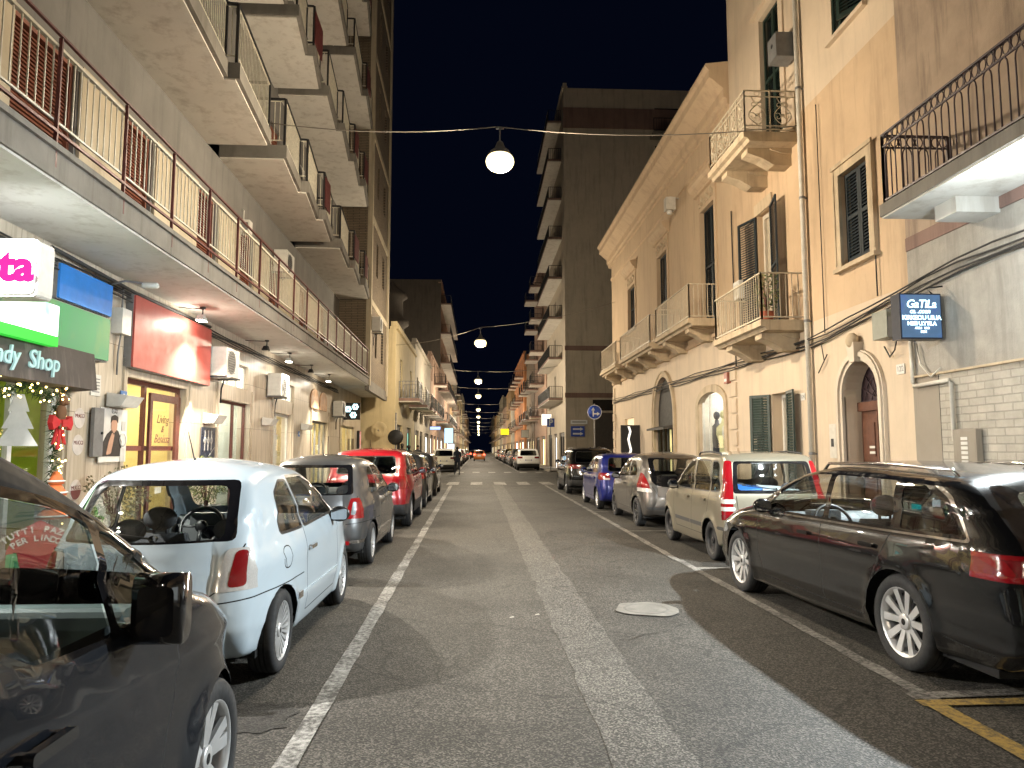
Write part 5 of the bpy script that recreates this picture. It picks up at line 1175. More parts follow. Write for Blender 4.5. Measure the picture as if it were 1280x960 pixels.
s_ = B(); s_.box(.0, .95, -12, 8.98, 4.655, 4.6795); s_.box(.0, .55, 8.1, 8.5, 4.46, 4.6545); s_.box(.0, .55, 3.2, 3.6, 4.46, 4.6545); obj('soffit', s_, WHITESOFF, bal)
s_ = B()
def iron_rail(mb, path, z0, z1):
    for p, q in zip(path, path[1:]):
        L = math.hypot(q[0] - p[0], q[1] - p[1]); k = max(1, round(L / .23)); at = lambda t: (p[0] + (q[0] - p[0]) * t, p[1] + (q[1] - p[1]) * t)
        mb.bar((*p, z1), (*q, z1), .045, .025); mb.bar((*p, z1 - .16), (*q, z1 - .16), .02); mb.bar((*p, z0 + .05), (*q, z0 + .05), .025)
        for i in range(k):
            a, b = at((i + .22) / k), at((i + .78) / k); zt = z1 - .26
            arc = [(a[0] + (b[0] - a[0]) * (.5 - .5 * math.cos(PI * j / 6)), a[1] + (b[1] - a[1]) * (.5 - .5 * math.cos(PI * j / 6)), zt + .10 * math.sin(PI * j / 6)) for j in range(7)]
            mb.tube([(*a, z0)] + arc + [(*b, z0)], .009, 5)
            c = at((i + .5) / k); u = ((q[0] - p[0]) / L, (q[1] - p[1]) / L)
            for dd, rr in ((-.055, .05), (.055, .05)):
                mb.tube([(c[0] + u[0] * (dd + rr * math.cos(2 * PI * j / 10)), c[1] + u[1] * (dd + rr * math.cos(2 * PI * j / 10)), z1 - .08 + .068 * math.sin(2 * PI * j / 10)) for j in range(10)], .008, 4, closed=True)
            mb.bar((*at(i / k), z1 - .16), (*at(i / k), z1), .012)
        for e in (p, q): mb.bar((*e, z0), (*e, z1), .03)
iron_rail(s_, [(.02, 8.95), (.92, 8.95), (.92, -4)], 4.84, 5.78); obj('railing', s_, IRONP, bal)
b = B(); b.box(.02, .1, 8.62, 9.05, 1.34, 1.86); b.bevel(.01); t = rthing('intercom', 'pale intercom panel with button rows on the painted stone wall', 'intercom', 0, 0, 0); obj('panel', b, SMOOTHG, t); b = B()
for k in range(6): b.box(.101, .106, 8.78, 8.90, 1.42 + k * .06, 1.46 + k * .06)
obj('buttons', b, WHITEPL, t)
t = rthing('conduit_pipe', 'white bent conduit pipe running beneath the blue lit sign', 'pipe', 0, 0, 0); b = B(); b.tube([(.05, 9.93, 3.2), (.05, 9.93, 2.56), (.05, 9.9, 2.50), (.05, 9.16, 2.52), (.05, 9.1, 2.48), (.05, 9.1, 1.72), (.05, 9.02, 1.66)], .03, 8); obj('pipe', b, PIPEM, t)
b = B(); b.tube([(.05, 9.8, 3.1), (.06, 9.72, 2.8), (.06, 9.5, 2.6), (.05, 9.3, 2.7)], .012, 6); obj('cable', b, PIPEM, t)
# blue lit projecting sign
t = thing('lit_sign', 'square glowing blue projecting sign with pale lettering on the roughcast wall', 'sign', (5.95, 9.2, 3.08))
b = MB(); b.box(-.29, .29, 0, .2, 0, .62); b.bevel(.008); obj('housing', b, plain('sign_housing', (.012, .016, .03), .4), t)
m_, nt, bb_ = _nt('blue_sign_face'); c_ = _ramp(nt, _noise(nt, 3.2, 2), [(.3, (.07, .16, .28)), (.55, (.10, .22, .42)), (.75, (.05, .12, .50))]); nt.links.new(c_, bb_.inputs['Emission Color']); bb_.inputs['Emission Strength'].default_value = .75; bb_.inputs['Base Color'].default_value = (.02, .03, .05, 1)
b = MB(); b.box(-.27, .27, -.012, -.0005, .02, .60); obj('face', b, m_, t)
LET = emit('sign_letter_glow', (.62, .90, 1), 2.6)
for tx, sz, x_, z_, sh in (('GaTiLa', .155, .0, .47, .2), ('ca. .coan', .09, -.02, .375, .2), ('KIRKEOU UIUA', .085, .0, .285, 0), ("NBI'I U.YTILA", .075, .0, .205, 0), ('AREL.I    LIUII', .038, .0, .145, 0), ('HSH', .045, .02, .095, 0)):
    lettering(tx, sz, LET, t, (x_, -.016, z_), (R(90), 0, 0), .002, shear=sh, bold=.002, space=.92)
b = MB(); b.bar((.26, .1, .60), (.36, .1, .60), .025); b.bar((.26, .1, .03), (.36, .1, .03), .03); b.tube([(.2, .05, .63), (.1, .02, .70), (.32, .0, .72)], .012, 5); obj('bracket', b, BLACKM, t)
t = rthing('floodlight', 'white wall floodlight under the dark iron balcony', 'floodlight', 0, 6.8, .55)
b = B(); b.box(0, .12, -.03, .03, 3.3, 3.36); b.box(.12, .3, -.2, .2, 3.22, 3.42); obj('head', b, WHITEPL, t); b = B(); b.hexa([(.301, -.18, 3.24), (.306, -.18, 3.24), (.306, .18, 3.24), (.301, .18, 3.24), (.301, -.18, 3.40), (.306, -.18, 3.40), (.306, .18, 3.40), (.301, .18, 3.40)]); obj('lens', b, emit('flood_lens', (.85, .95, 1), 20), t)

# --- tall beige house with the arched door
RBH = thing('townhouse', 'tall beige house with arched brown door, downpipe and two white balconies', 'building', (RFX, 0, 0))
ARCH = (10.86, 11.96, .0, 3.06, .55)
w = B(); wall_face(w, 10.0, 17.0, 0, 4.0, [ARCH, (14.2, 15.0, .15, 2.78)], 0, .30); obj('ground_floor_wall', w, PEACHLOW, RBH)
w = B(); wall_face(w, 10.0, 17.0, 4.0, 8.2, [(10.86, 11.76, 4.78, 6.35), (14.7, 15.45, 4.02, 6.85)], 0, .22); obj('first_floor_wall', w, PEACH2, RBH)
w = B(); wall_face(w, 10.0, 17.0, 8.2, 16.5, [(10.82, 11.85, 8.9, 10.6), (13.95, 14.95, 7.9 + .35, 11.2), (10.82, 11.85, 12.6, 14.3)], 0, .22)
w.f([(0, 10, 16.5), (0, 17, 16.5), (-9, 17, 16.5), (-9, 10, 16.5)]); w.f([(0, 17, 11), (-9, 17, 11), (-9, 17, 16.5), (0, 17, 16.5)]); w.f([(0, 10, 12), (-9, 10, 12), (-9, 10, 16.5), (0, 10, 16.5)]); obj('upper_wall', w, PEACHLOW, RBH)
# door surround, keystone and leaves
b = B(); a0, a1, _, zt, ri = ARCH; e = zt - ri; mid = (a0 + a1) / 2; hw_ = (a1 - a0) / 2
def archband(mb, r0, r1, n0, n1):
    N = 16; pts0 = [(mid - (hw_ + r0) * math.cos(PI * i / N), e + (ri + r0) * math.sin(PI * i / N)) for i in range(N + 1)]; pts1 = [(mid - (hw_ + r1) * math.cos(PI * i / N), e + (ri + r1) * math.sin(PI * i / N)) for i in range(N + 1)]
    for i in range(N): mb.hexa([(n0, *pts0[i]), (n1, *pts0[i]), (n1, *pts0[i + 1]), (n0, *pts0[i + 1]), (n0, *pts1[i]), (n1, *pts1[i]), (n1, *pts1[i + 1]), (n0, *pts1[i + 1])])
    for s_a, s_b in ((mid - hw_ - r1, mid - hw_ - r0), (mid + hw_ + r0, mid + hw_ + r1)): mb.box(n0, n1, s_a, s_b, .02, e)
archband(b, .0, .07, -.02, .05); archband(b, .072, .15, -.02, .09); archband(b, .152, .18, -.02, .06)
b.hexa([(.0, mid - .08, zt - .02), (.14, mid - .08, zt - .02), (.14, mid + .08, zt - .02), (.0, mid + .08, zt - .02), (.0, mid - .13, zt + .3), (.17, mid - .13, zt + .3), (.17, mid + .13, zt + .3), (.0, mid + .13, zt + .3)]); obj('door_surround', b, plaster('pale_door_surround', (.60, .52, .42), .12, (.4, .34, .27), scale=2), RBH)
b = B(); b.sphere((.12, mid, zt + .34), (.1, .12, .13), 12, 8); obj('keystone_ornament', b, STONE, RBH)
b = B(); b.box(-.34, -.29, a0, a1, 0, 2.25)
for s0_, s1_ in ((a0 + .06, mid - .03), (mid + .03, a1 - .06)):
    for z0_, z1_ in ((.2, .7), (.8, 1.35), (1.42, 2.12)): b.box(-.29, -.265, s0_, s1_, z0_, z1_); b.box(-.265, -.25, s0_ + .07, s1_ - .07, z0_ + .07, z1_ - .07)
b.box(-.29, -.24, mid - .022, mid + .022, 0, 2.25); b.box(-.3, -.22, a0, a1, 2.25, 2.4); dr = obj('door', b, DOORW, RBH)
b = B(); b.sphere((-.24, mid - .12, 1.08), .035, 10, 8); obj('door_knob', b, BLACKM, dr); b = B(); b.box(-.262, -.245, mid + .1, mid + .26, 1.62, 1.66); b.box(-.262, -.245, mid + .1, mid + .26, 1.53, 1.57); obj('letter_plate', b, WHITEPL, dr)
b = B(); b.box(-.34, -.32, a0, a1, 2.4, zt)
for k in range(9): a = PI * k / 8; b.bar((-.29, mid, 2.42), (-.29, mid - hw_ * .96 * math.cos(a), 2.42 + .60 * math.sin(a)), .016)
for r_ in (.2, .4): b.tube([(-.29, mid - r_ * math.cos(PI * j / 12), 2.42 + r_ * 1.05 * math.sin(PI * j / 12)) for j in range(13)], .01, 5)
obj('fanlight', b, IRONP, RBH)
b = B(); b.box(.002, .03, 10.0, a0 - .182, 0, .55); b.box(.002, .03, a1 + .182, 13.9, 0, .55); b.box(.002, .05, 10.0, a0 - .182, .55, .62); b.box(.002, .05, a1 + .182, 13.9, .55, .62); obj('plinth', b, PEACH2, RBH)
# ground-floor shutter door
def flat_leaf(parent, a, b_, z0, z1, m, hinge, deg):
    f = B(); louvre(f, .05, a, b_, z0, z1, rot=R(deg), hinge=hinge); obj('shutter', f, m, parent)
def open_shutters(parent, a, b_, z0, z1, m, ang, n=.02, wd=None, folds=1):
    for hinge, sg in ((a, -1), (b_, 1)):
        wd_ = wd or (b_ - a) / 2; f = B(); r = R(ang)
        if sg < 0: louvre(f, n + .04, hinge, hinge + wd_, z0, z1, rot=-(PI - r) if False else (PI / 2 - r + PI / 2) * -1, hinge=hinge)
        else: louvre(f, n + .04, hinge - wd_, hinge, z0, z1, rot=(PI - r), hinge=hinge)
        obj('shutter', f, m, parent)
flat_leaf(RBH, 13.6, 14.19, .15, 2.78, GREENSH, 14.19, 12); flat_leaf(RBH, 15.01, 15.5, .15, 2.78, GREENSH, 15.01, -35); flat_leaf(RBH, 15.45, 16.0, .15, 2.78, GREENSH, 15.45, -6)
b = B(); b.box(-.29, -.27, 14.2, 15.0, .15, 2.78); dr = obj('shop_door', b, CURTAIN, RBH); b = B(); b.box(-.265, -.22, 14.2, 14.27, .15, 2.78); b.box(-.265, -.22, 14.93, 15.0, .15, 2.78); b.box(-.265, -.22, 14.57, 14.63, .15, 2.7); b.box(-.265, -.22, 14.27, 14.93, 2.7, 2.78); obj('frame', b, WHITEPL, dr)
t = rthing('notice_board', 'small white notice with a dark dog picture in the open green shutter doorway', 'notice', .36, 15.62, 1.2); b = B(); b.box(-.2, -.185, -.22, .12, 0, .75); obj('board', b, HAIRM, t); b = B(); b.box(-.1845, -.18, -.19, .09, .3, .66); obj('sheet', b, plain('notice_sheet', (.45, .38, .28), .6), t); b = B(); b.sphere((-.18, -.06, .47), (.004, .08, .045), 10, 6); b.sphere((-.18, .03, .52), (.004, .03, .03), 8, 6); b.box(-.181, -.178, -.12, -.1, .37, .46); b.box(-.181, -.178, -.01, .01, .37, .46); obj('dog_picture', b, HAIRM, t)
b = B()
for k in range(4): b.box(-.1845, -.182, -.18, .08, .05 + k * .055, .08 + k * .055)
obj('text_lines', b, PGREY, t)
# closed windows with frames
def closed_window(parent, a, b_, z0, z1, m, fr=None, n=-.06):
    f = B(); mid_ = (a + b_) / 2; louvre(f, n, a, mid_ - .003, z0, z1); louvre(f, n, mid_ + .003, b_, z0, z1); o = obj('shutter', f, m, parent)
    k = B(); k.box(n - .12, n - .10, a, b_, z0, z1); obj('window', k, DARKGL, parent)
    if fr:
        k = B(); k.box(.002, .06, a - fr, a, z0 - .06, z1 + fr); k.box(.002, .06, b_, b_ + fr, z0 - .06, z1 + fr); k.box(.002, .06, a, b_, z1, z1 + fr); k.box(.002, .11, a - fr - .03, b_ + fr + .03, z0 - .13, z0 - .062); k.box(.0605, .075, a - fr, a - fr + .04, z0, z1 + fr); k.box(.0605, .075, b_ + fr - .04, b_ + fr, z0, z1 + fr); k.box(.0605, .09, a - fr - .03, b_ + fr + .03, z1 + fr - .03, z1 + fr + .04); obj('window_surround', k, STONE, parent)
closed_window(RBH, 10.86, 11.76, 4.78, 6.35, NAVYSH, .17); closed_window(RBH, 13.95, 14.95, 8.25, 11.2, GREENSH)
f = B(); louvre(f, -.02, 10.82, 11.33, 8.9, 10.6, rot=R(-28), hinge=10.82); louvre(f, -.02, 11.34, 11.85, 8.9, 10.6, rot=R(14), hinge=11.85); obj('shutter', f, GREENSH, RBH); k = B(); k.box(-.2, -.18, 10.82, 11.85, 8.9, 10.6); obj('window', k, DARKGL, RBH); k = B(); k.box(.0, .09, 10.7, 11.97, 8.82, 8.895); obj('sill', k, PEACHLOW, RBH)
closed_window(RBH, 10.82, 11.85, 12.6, 14.3, GREENSH)
k = B(); k.box(.002, .04, 13.75, 13.95, 8.25, 11.4); k.box(.002, .04, 14.95, 15.15, 8.25, 11.4); k.box(.002, .04, 13.95, 14.95, 11.2, 11.4); k.box(.002, .12, 13.6, 15.3, 11.401, 11.5); obj('window_surround', k, PEACHLOW, RBH)
# first-floor balcony door, open shutters
b = B(); b.box(-.2, -.18, 14.7, 15.45, 4.02, 6.85); dr = obj('balcony_door', b, CURTAIN, RBH); b = B(); b.box(-.178, -.12, 14.7, 14.78, 4.02, 6.85); b.box(-.178, -.12, 15.37, 15.45, 4.02, 6.85); b.box(-.178, -.12, 15.05, 15.11, 4.02, 6.76); b.box(-.178, -.12, 14.78, 15.37, 6.76, 6.85); obj('frame', b, plain('door_frame_cream', (.55, .5, .42), .5), dr)
flat_leaf(RBH, 13.97, 14.69, 4.1, 6.85, NAVYSH, 14.69, 14); flat_leaf(RBH, 15.46, 16.15, 4.1, 6.85, NAVYSH, 15.46, -14)
k = B(); k.box(.002, .04, 14.6, 15.55, 6.86, 7.12); obj('lintel', k, STONE, RBH)
def corbel(mb, s0, s1, z, n0, n1, h=.3): mb.prism([(0, z - h), (n0 * .6, z - h), (n0, z - h * .6), (n1, z - h * .3), (n1, z), (0, z)], s0, s1, 'y')
def stone_balcony(parent, s0, s1, z, n, rail, corbels, lab=None, h=.92, thick=.14, orn=False, railm=None):
    b = B(); b.prism([(0, z - thick - .06), (n - .12, z - thick - .06), (n - .08, z - thick), (n, z - thick + .02), (n, z), (0, z)], s0, s1, 'y'); o = obj('balcony', b, STONE, parent, label=lab)
    for c in corbels:
        k = B(); corbel(k, c - .17, c + .17, z - thick - .062, n * .55, n * .82, .34); corbel(k, c - .20, c + .20, z - thick - .062, n * .3, n * .4, .10); obj('corbel', k, STONE, o)
    r = B(); e_ = .05; path = [(.02, s0 + e_), (n - e_, s0 + e_), (n - e_, s1 - e_), (.02, s1 - e_)]
    if orn: ornate(r, path, z, z + h)
    else: railing(r, path, z, z + h, .12, .014, .035, bottom=.06)
    obj('railing', r, railm or WHIRON, o); return o
def ornate(mb, path, z0, z1):
    for p, q in zip(path, path[1:]):
        L = math.hypot(q[0] - p[0], q[1] - p[1]); k = max(2, round(L / .45)); u = ((q[0] - p[0]) / L, (q[1] - p[1]) / L)
        for z in (z1, z1 - .12, z0 + .06, z0 + .14): mb.bar((*p, z), (*q, z), .03 if z == z1 else .016, .02)
        for i in range(k + 1): c = (p[0] + (q[0] - p[0]) * i / k, p[1] + (q[1] - p[1]) * i / k); mb.bar((*c, z0), (*c, z1), .022)
        for i in range(k):
            c = (p[0] + (q[0] - p[0]) * (i + .5) / k, p[1] + (q[1] - p[1]) * (i + .5) / k); w_ = L / k; H = z1 - z0 - .3; P = lambda x, z: (c[0] + u[0] * x, c[1] + u[1] * x, z0 + .16 + z)
            for sg in (-1, 1):
                pts = [P(sg * w_ * .38 * math.sin(t * 4.2) * (1 - t * .35), H * t) for t in [j / 14 for j in range(15)]]; mb.tube(pts, .010, 5)
                pts = [P(sg * (.08 - .07 * t / 6.3) * math.cos(t + 1) + sg * w_ * .18, H * .3 + (.085 - .075 * t / 6.3) * math.sin(t + 1)) for t in [j * .55 for j in range(12)]]; mb.tube(pts, .009, 4)
                pts = [P(sg * (.07 - .06 * t / 6.3) * math.cos(t) - sg * w_ * .14, H * .72 + (.07 - .06 * t / 6.3) * math.sin(t)) for t in [j * .55 for j in range(12)]]; mb.tube(pts, .009, 4)
            mb.sphere(P(0, H * .78), .035, 8, 6); mb.sphere(P(0, H * .36), .03, 8, 6); mb.tube([P(.055 * math.cos(2 * PI * j / 10) , H + .08 + .045 * math.sin(2 * PI * j / 10)) for j in range(10)], .008, 4, closed=True)
stone_balcony(RBH, 13.2, 15.95, 4.08, .92, 1, [13.75, 15.4], 'lower white railed balcony with potted plant'); stone_balcony(RBH, 13.3, 15.5, 7.86, 1.1, 1, [13.8, 15.0], 'upper balcony with scrolled cream ironwork', orn=True, h=.86)
t = rthing('potted_plant', 'leggy green plant in a terracotta pot on the lower white balcony', 'plant', .45, 13.75, 4.08)
bpy.data.objects.remove(t)
leafy('potted_plant', 'leggy green plant in a terracotta pot on the lower white balcony', (RFX - .62, 13.62, 4.085), .22, .75, 260, LEAFB, TERRA, .22, .15, seed=8, leaf=.07)
t = rthing('cabinet', 'grey cabinet bracketed high on the wall beside the scrolled balcony', 'cabinet', 0, 13.35, 9.35); b = B(); b.box(.05, .45, -.2, .2, 0, .5); b.bevel(.02); obj('casing', b, GREYMET, t); b = B(); b.bar((0, 0, .45), (.1, 0, .45), .05); b.lathe([(.001, .452), (.04, .456), (.045, .452)], 12, c=(0, 0, .3), axis='x'); obj('vent', b, BLACKM, t)
t = rthing('cabinet', 'pale utility cabinet on the wall left of the open balcony shutters', 'cabinet', 0, 16.15, 5.1); b = B(); b.box(.0, .28, -.18, .18, 0, .42); b.bevel(.015); obj('casing', b, WHITEPL, t); b = B(); b.box(.281, .29, -.12, .12, .08, .34); obj('door', b, PIPEM, t)
t = rthing('downpipe', 'tall grey-white rain downpipe between the doors of the beige house', 'pipe', 0, 13.05, 0); b = B(); b.tube([(.09, 0, .3), (.09, 0, 16.4)], .05, 10); obj('pipe', b, PIPEM, t)
for z in (1.5, 4.0, 6.4, 8.6, 11): b = B(); b.lathe([(.06, z), (.06, z + .05)], 10, c=(.09, 0, 0)); b.bar((0, 0, z + .02), (.09, 0, z + .02), .03); obj('clip', b, GREYMET, t)
t = rthing('house_number', 'white house number plate reading 122 right of the arched door', 'sign', .0, 10.27, 2.72); b = B(); b.box(.003, .018, -.1, .1, 0, .15); obj('plate', b, WHITEPL, t); lettering('122', .115, GREYMET, t, (-.019, 0, .075), RZM, .001)
t = rthing('house_number', 'small plate reading 124 beside the open green shutters', 'sign', .0, 13.5, 2.55); b = B(); b.box(.003, .016, -.09, .09, 0, .14); obj('plate', b, WHITEPL, t); lettering('124', .1, GREYMET, t, (-.017, 0, .07), RZM, .001)
t = rthing('letterbox', 'pale letterbox intercom panel left of the arched door', 'letterbox', .0, 12.3, 1.45); b = B(); b.box(.002, .06, -.12, .12, 0, .6); b.bevel(.01); obj('casing', b, PIPEM, t); b = B(); b.box(.061, .066, -.03, .06, .2, .34); obj('speaker', b, BLACKM, t)
t = rthing('meter_box', 'grey-green utility box under the cables between door and blue sign', 'box', .0, 10.45, 3.28); b = B(); b.box(.0, .2, -.2, .2, 0, .42); b.bevel(.012); obj('casing', b, plain('box_greygreen', (.25, .26, .22), .5), t); b = B(); b.box(.02, .2, -.32, -.22, -.02, .3); b.tube([(.1, -.27, -.02), (.1, -.2, -.2), (.06, .0, -.28), (.05, .15, -.1)], .012, 5); obj('switch', b, BLACKM, t)
# street cables along the facades
t = rthing('facade_cables', 'bundle of black cables sagging along the beige and peach facades', 'cable', 0, 0, 0)
b = B(); rnd = random.Random(4)
for k in range(4):
    pts = []; s = -8.0
    while s < 33: z = (3.95 if s < 9 else 3.95 - (s - 9) * .11 if s < 12.5 else 3.55 + .01 * (s - 12.5)) + .05 * k - .05 * abs(math.sin(s * .8 + k)); pts.append((.05 + .02 * k, s, z)); s += .7
    b.tube(pts, .014, 5)
b.tube([(.05, 12.6, 3.5), (.06, 12.5, 3.2), (.05, 12.75, 3.0), (.05, 12.4, 3.3)], .01, 5); b.tube([(.05, 16.9, 3.6), (.05, 16.9, 3.9), (.05, 16.95, 7.5)], .018, 5); b.tube([(.05, 12.45, 8.0), (.05, 12.45, 3.7)], .01, 5); b.tube([(.05, 10.72, 6.0), (.05, 10.72, 4.0)], .012, 5)
obj('cable', b, CABLE, t)

# --- long peach house with heavy cornice
RC = thing('townhouse', 'long two storey peach house with heavy cornice and four small balconies', 'building', (RFX, 0, 0))
w = B(); wall_face(w, 17.0, 33.0, 0, 4.6, [(17.9, 20.05, .2, 3.15, .35), (22.6, 25.1, .0, 4.05, 1.35), (28.6, 30.4, .0, 2.9)], 0, .14); obj('ground_floor_wall', w, PEACHLOW, RC)
w = B(); wall_face(w, 17.0, 33.0, 4.6, 10.6, [(18.3, 19.5, 5.06, 8.3), (23.1, 24.4, 5.06, 8.3), (28.0, 29.3, 6.5, 8.3)], 0, .3); w.f([(0, 33, 0), (-10, 33, 0), (-10, 33, 10.6), (0, 33, 10.6)]); obj('upper_wall', w, PEACH, RC)
b = B(); b.prism([(0, 10.3), (.06, 10.32), (.06, 10.45), (.14, 10.5), (.14, 10.72), (.22, 10.78), (.42, 10.95), (.5, 11.0), (.5, 11.2), (.58, 11.28), (.58, 11.36), (-.5, 11.5), (-.5, 10.3)], 17.0, 33.5, 'y'); b.prism([(-8, 11.3), (-.5, 11.3), (-.5, 11.5), (-8, 11.5)], 17.0, 33.4, 'y'); obj('cornice', b, PEACH, RC)
b = B(); b.prism([(0, 9.55), (.05, 9.58), (.05, 9.68), (.0, 9.7)], 17.0, 33.0, 'y'); b.prism([(0, 4.56), (.06, 4.58), (.06, 4.68), (0, 4.7)], 17.0, 33.0, 'y'); obj('string_course', b, PEACH, RC)
b = B()
for s in (17.02, 32.45):
    for k in range(11): b.box(.002, .045, s, s + (.5 if k % 2 else .38), .1 + k * .4, .1 + k * .4 + .34)
obj('quoins', b, PEACHLOW, RC)
for a, b_, z0, z1 in ((18.3, 19.5, 5.06, 8.3), (23.1, 24.4, 5.06, 8.3), (28.0, 29.3, 6.5, 8.3)):
    closed_window(RC, a, b_, z0, z1, NAVYSH, n=-.1)
    k = B(); k.box(.002, .035, a - .16, a, z0, z1 + .5); k.box(.002, .035, b_, b_ + .16, z0, z1 + .5); k.box(.002, .03, a, b_, z1, z1 + .5)
    k.prism([(.0, z1 + .5), (.1, z1 + .52), (.1, z1 + .6), (.2, z1 + .68), (.26, z1 + .78), (.26, z1 + .84), (0, z1 + .92)], a - .32, b_ + .32, 'y'); obj('window_hood', k, PEACH, RC)
    k = B(); rnd = random.Random(int(a))
    for j in range(9):
        s = a + (b_ - a) * (j + .5) / 9; k.sphere((.035, s, z1 + .27 + .1 * math.sin(j * 2.1)), (.035, .07, .07), 8, 6); k.tube([(.035, s + .09 * math.cos(q * .7), z1 + .2 + .07 * math.sin(q * .7 + j)) for q in range(8)], .016, 4)
    obj('scroll_ornament', k, STONE, RC)
k = B(); k.box(.0, .1, 27.9, 29.4, 6.40, 6.49); obj('sill', k, WHITEPL, RC)
for s0_, s1_, lab in ((18.2, 21.8, 'nearest balcony of the peach house'), (22.5, 27.4, 'middle balcony of the peach house'), (28.2, 31.8, 'farthest balcony of the peach house')):
    stone_balcony(RC, s0_, s1_, 5.04, .82, 1, [s0_ + .6, s1_ - .6] + ([(s0_ + s1_) / 2] if s1_ - s0_ > 3.7 else []), lab)
# arched shop window and door
r = B(); d = -2.0
for q in ([(d, 17.5, 0), (d, 20.5, 0), (d, 20.5, 3.4), (d, 17.5, 3.4)], [(d, 17.5, 0), (-.15, 17.5, 0), (-.15, 17.5, 3.4), (d, 17.5, 3.4)], [(d, 20.5, 0), (-.15, 20.5, 0), (-.15, 20.5, 3.4), (d, 20.5, 3.4)], [(d, 17.5, 3.4), (-.15, 17.5, 3.4), (-.15, 20.5, 3.4), (d, 20.5, 3.4)], [(d, 17.5, .05), (-.15, 17.5, .05), (-.15, 20.5, .05), (d, 20.5, .05)]): r.f(q)
ro = obj('shop_room', r, plain('white_room', (.75, .72, .66), .8), RC, recalc=False)
for s in (18.3, 19.7): p = B(); p.box(-1.2, -.6, s - .35, s + .35, 3.3, 3.36); obj('ceiling_light', p, emit('bright_white_shop', (1, .97, .88), 20), ro)
f = B(); f.box(-.13, -.08, 17.9, 17.98, .2, 3.1); f.box(-.13, -.08, 19.97, 20.05, .2, 3.1); f.box(-.13, -.08, 19.35, 19.42, .3, 3.1); f.box(-.13, -.08, 17.98, 19.97, .2, .3); obj('shop_front', f, WHITEPL, RC)
g = B(); g.f([(-.11, 17.98, .3), (-.11, 19.97, .3), (-.11, 19.97, 3.1), (-.11, 17.98, 3.1)]); obj('pane', g, SHOPGL, RC)
for s, mm in ((18.75, 'white_dress'), (19.2, 'pale_dress'), (19.75, 'dark_dress')):
    k = B(); k.lathe([(.16, .5), (.13, .9), (.12, 1.2), (.2, 1.45), (.19, 1.65), (.06, 1.78), (.05, 1.88), (.001, 1.9)], 14, c=(-.40, s, .55)); k.lathe([(.02, -.5), (.02, .55)], 8, c=(-.40, s, .55)); k.sphere((-.40, s, 2.55), (.09, .08, .12), 10, 8); obj('mannequin', k, plain(mm, {'white_dress': (.7, .7, .66), 'pale_dress': (.6, .58, .35), 'dark_dress': (.05, .06, .09)}[mm], .8), RC)
k = B(); rnd = random.Random(3); mid = 18.975; hw_ = 1.075; e = 2.8; ri = .35
archband(k, .0, .2, .002, .05); obj('window_surround', k, STONE, RC, weld=True)
k = B(); mid = 23.85; hw_ = 1.25; e = 2.7; ri = 1.35; archband(k, .0, .14, .002, .07); obj('door_surround', k, STONE, RC, weld=True); k = B(); archband(k, .142, .22, .002, .10); obj('outer_surround', k, STONE, RC, weld=True)
k = B(); k.box(-.13, -.11, 22.6, 25.1, 2.42, 4.05); obj('dark_fanlight', k, plain('dark_grey_awning', (.03, .028, .026), .7), RC)
k = B(); k.hexa([(-.1, 22.7, 2.3), (.35, 22.7, 2.25), (.35, 25.0, 2.25), (-.1, 25.0, 2.3), (-.1, 22.7, 2.42), (.35, 22.7, 2.32), (.35, 25.0, 2.32), (-.1, 25.0, 2.42)]); obj('door_canopy', k, plain('canopy_grey', (.06, .055, .05), .7), RC)
k = B(); k.box(-.5, -.48, 22.6, 25.1, 0, 2.3); obj('lit_doorway', k, emit('yellow_doorway', (1, .86, .38), 1.1, .5, 2.0), RC); k = B()
for s in (22.6, 23.2, 23.75, 24.35, 24.98): k.box(-.14, -.08, s, s + .12, 0, 2.3)
obj('door_frame', k, BLACKM, RC)
k = B(); k.box(-.13, -.11, 28.6, 30.4, 0, 2.9); obj('lit_doorway', k, emit('cream_doorway', (1, .80, .50), .9, .3, 2), RC)
t = rthing('display_panel', 'black display panel with a white jagged streak beside the peach house doorway', 'panel', .0, 27.6, .2); b = B(); b.box(.0, .75, -.05, .05, 0, 2.35); obj('panel', b, BLACKM, t)
b = B(); zz = [0, .3, .7, 1.0, 1.4, 1.8, 2.1, 2.3]; xx = [.3, .36, .28, .40, .33, .42, .34, .4]
for i in range(7): b.f([(xx[i], -.052, zz[i]), (xx[i] + .09, -.052, zz[i]), (xx[i + 1] + .09, -.052, zz[i + 1]), (xx[i + 1], -.052, zz[i + 1])])
obj('streak', b, emit('white_streak', (1, .97, .9), 1.0), t, recalc=False)
t = rthing('wall_lantern', 'old bracket lantern below the cornice of the peach house', 'lantern', 0, 21.6, 9.0); b = B(); b.bar((0, 0, .5), (.3, 0, .55), .03); b.box(.15, .45, -.14, .14, .1, .5); b.bevel(.03); obj('casing', b, PIPEM, t); b = B(); b.sphere((.3, 0, .05), (.1, .1, .08), 10, 6); obj('globe', b, WHITEPL, t)
t = rthing('alarm_box', 'reddish alarm box right of the lit arched shop window', 'box', .0, 17.55, 3.25); b = B(); b.box(0, .1, -.12, .12, 0, .28); b.bevel(.01); obj('casing', b, plain('alarm_red', (.3, .1, .07), .5), t); b = B(); b.box(.101, .105, -.08, .08, .05, .12); obj('label_strip', b, WHITEPL, t)
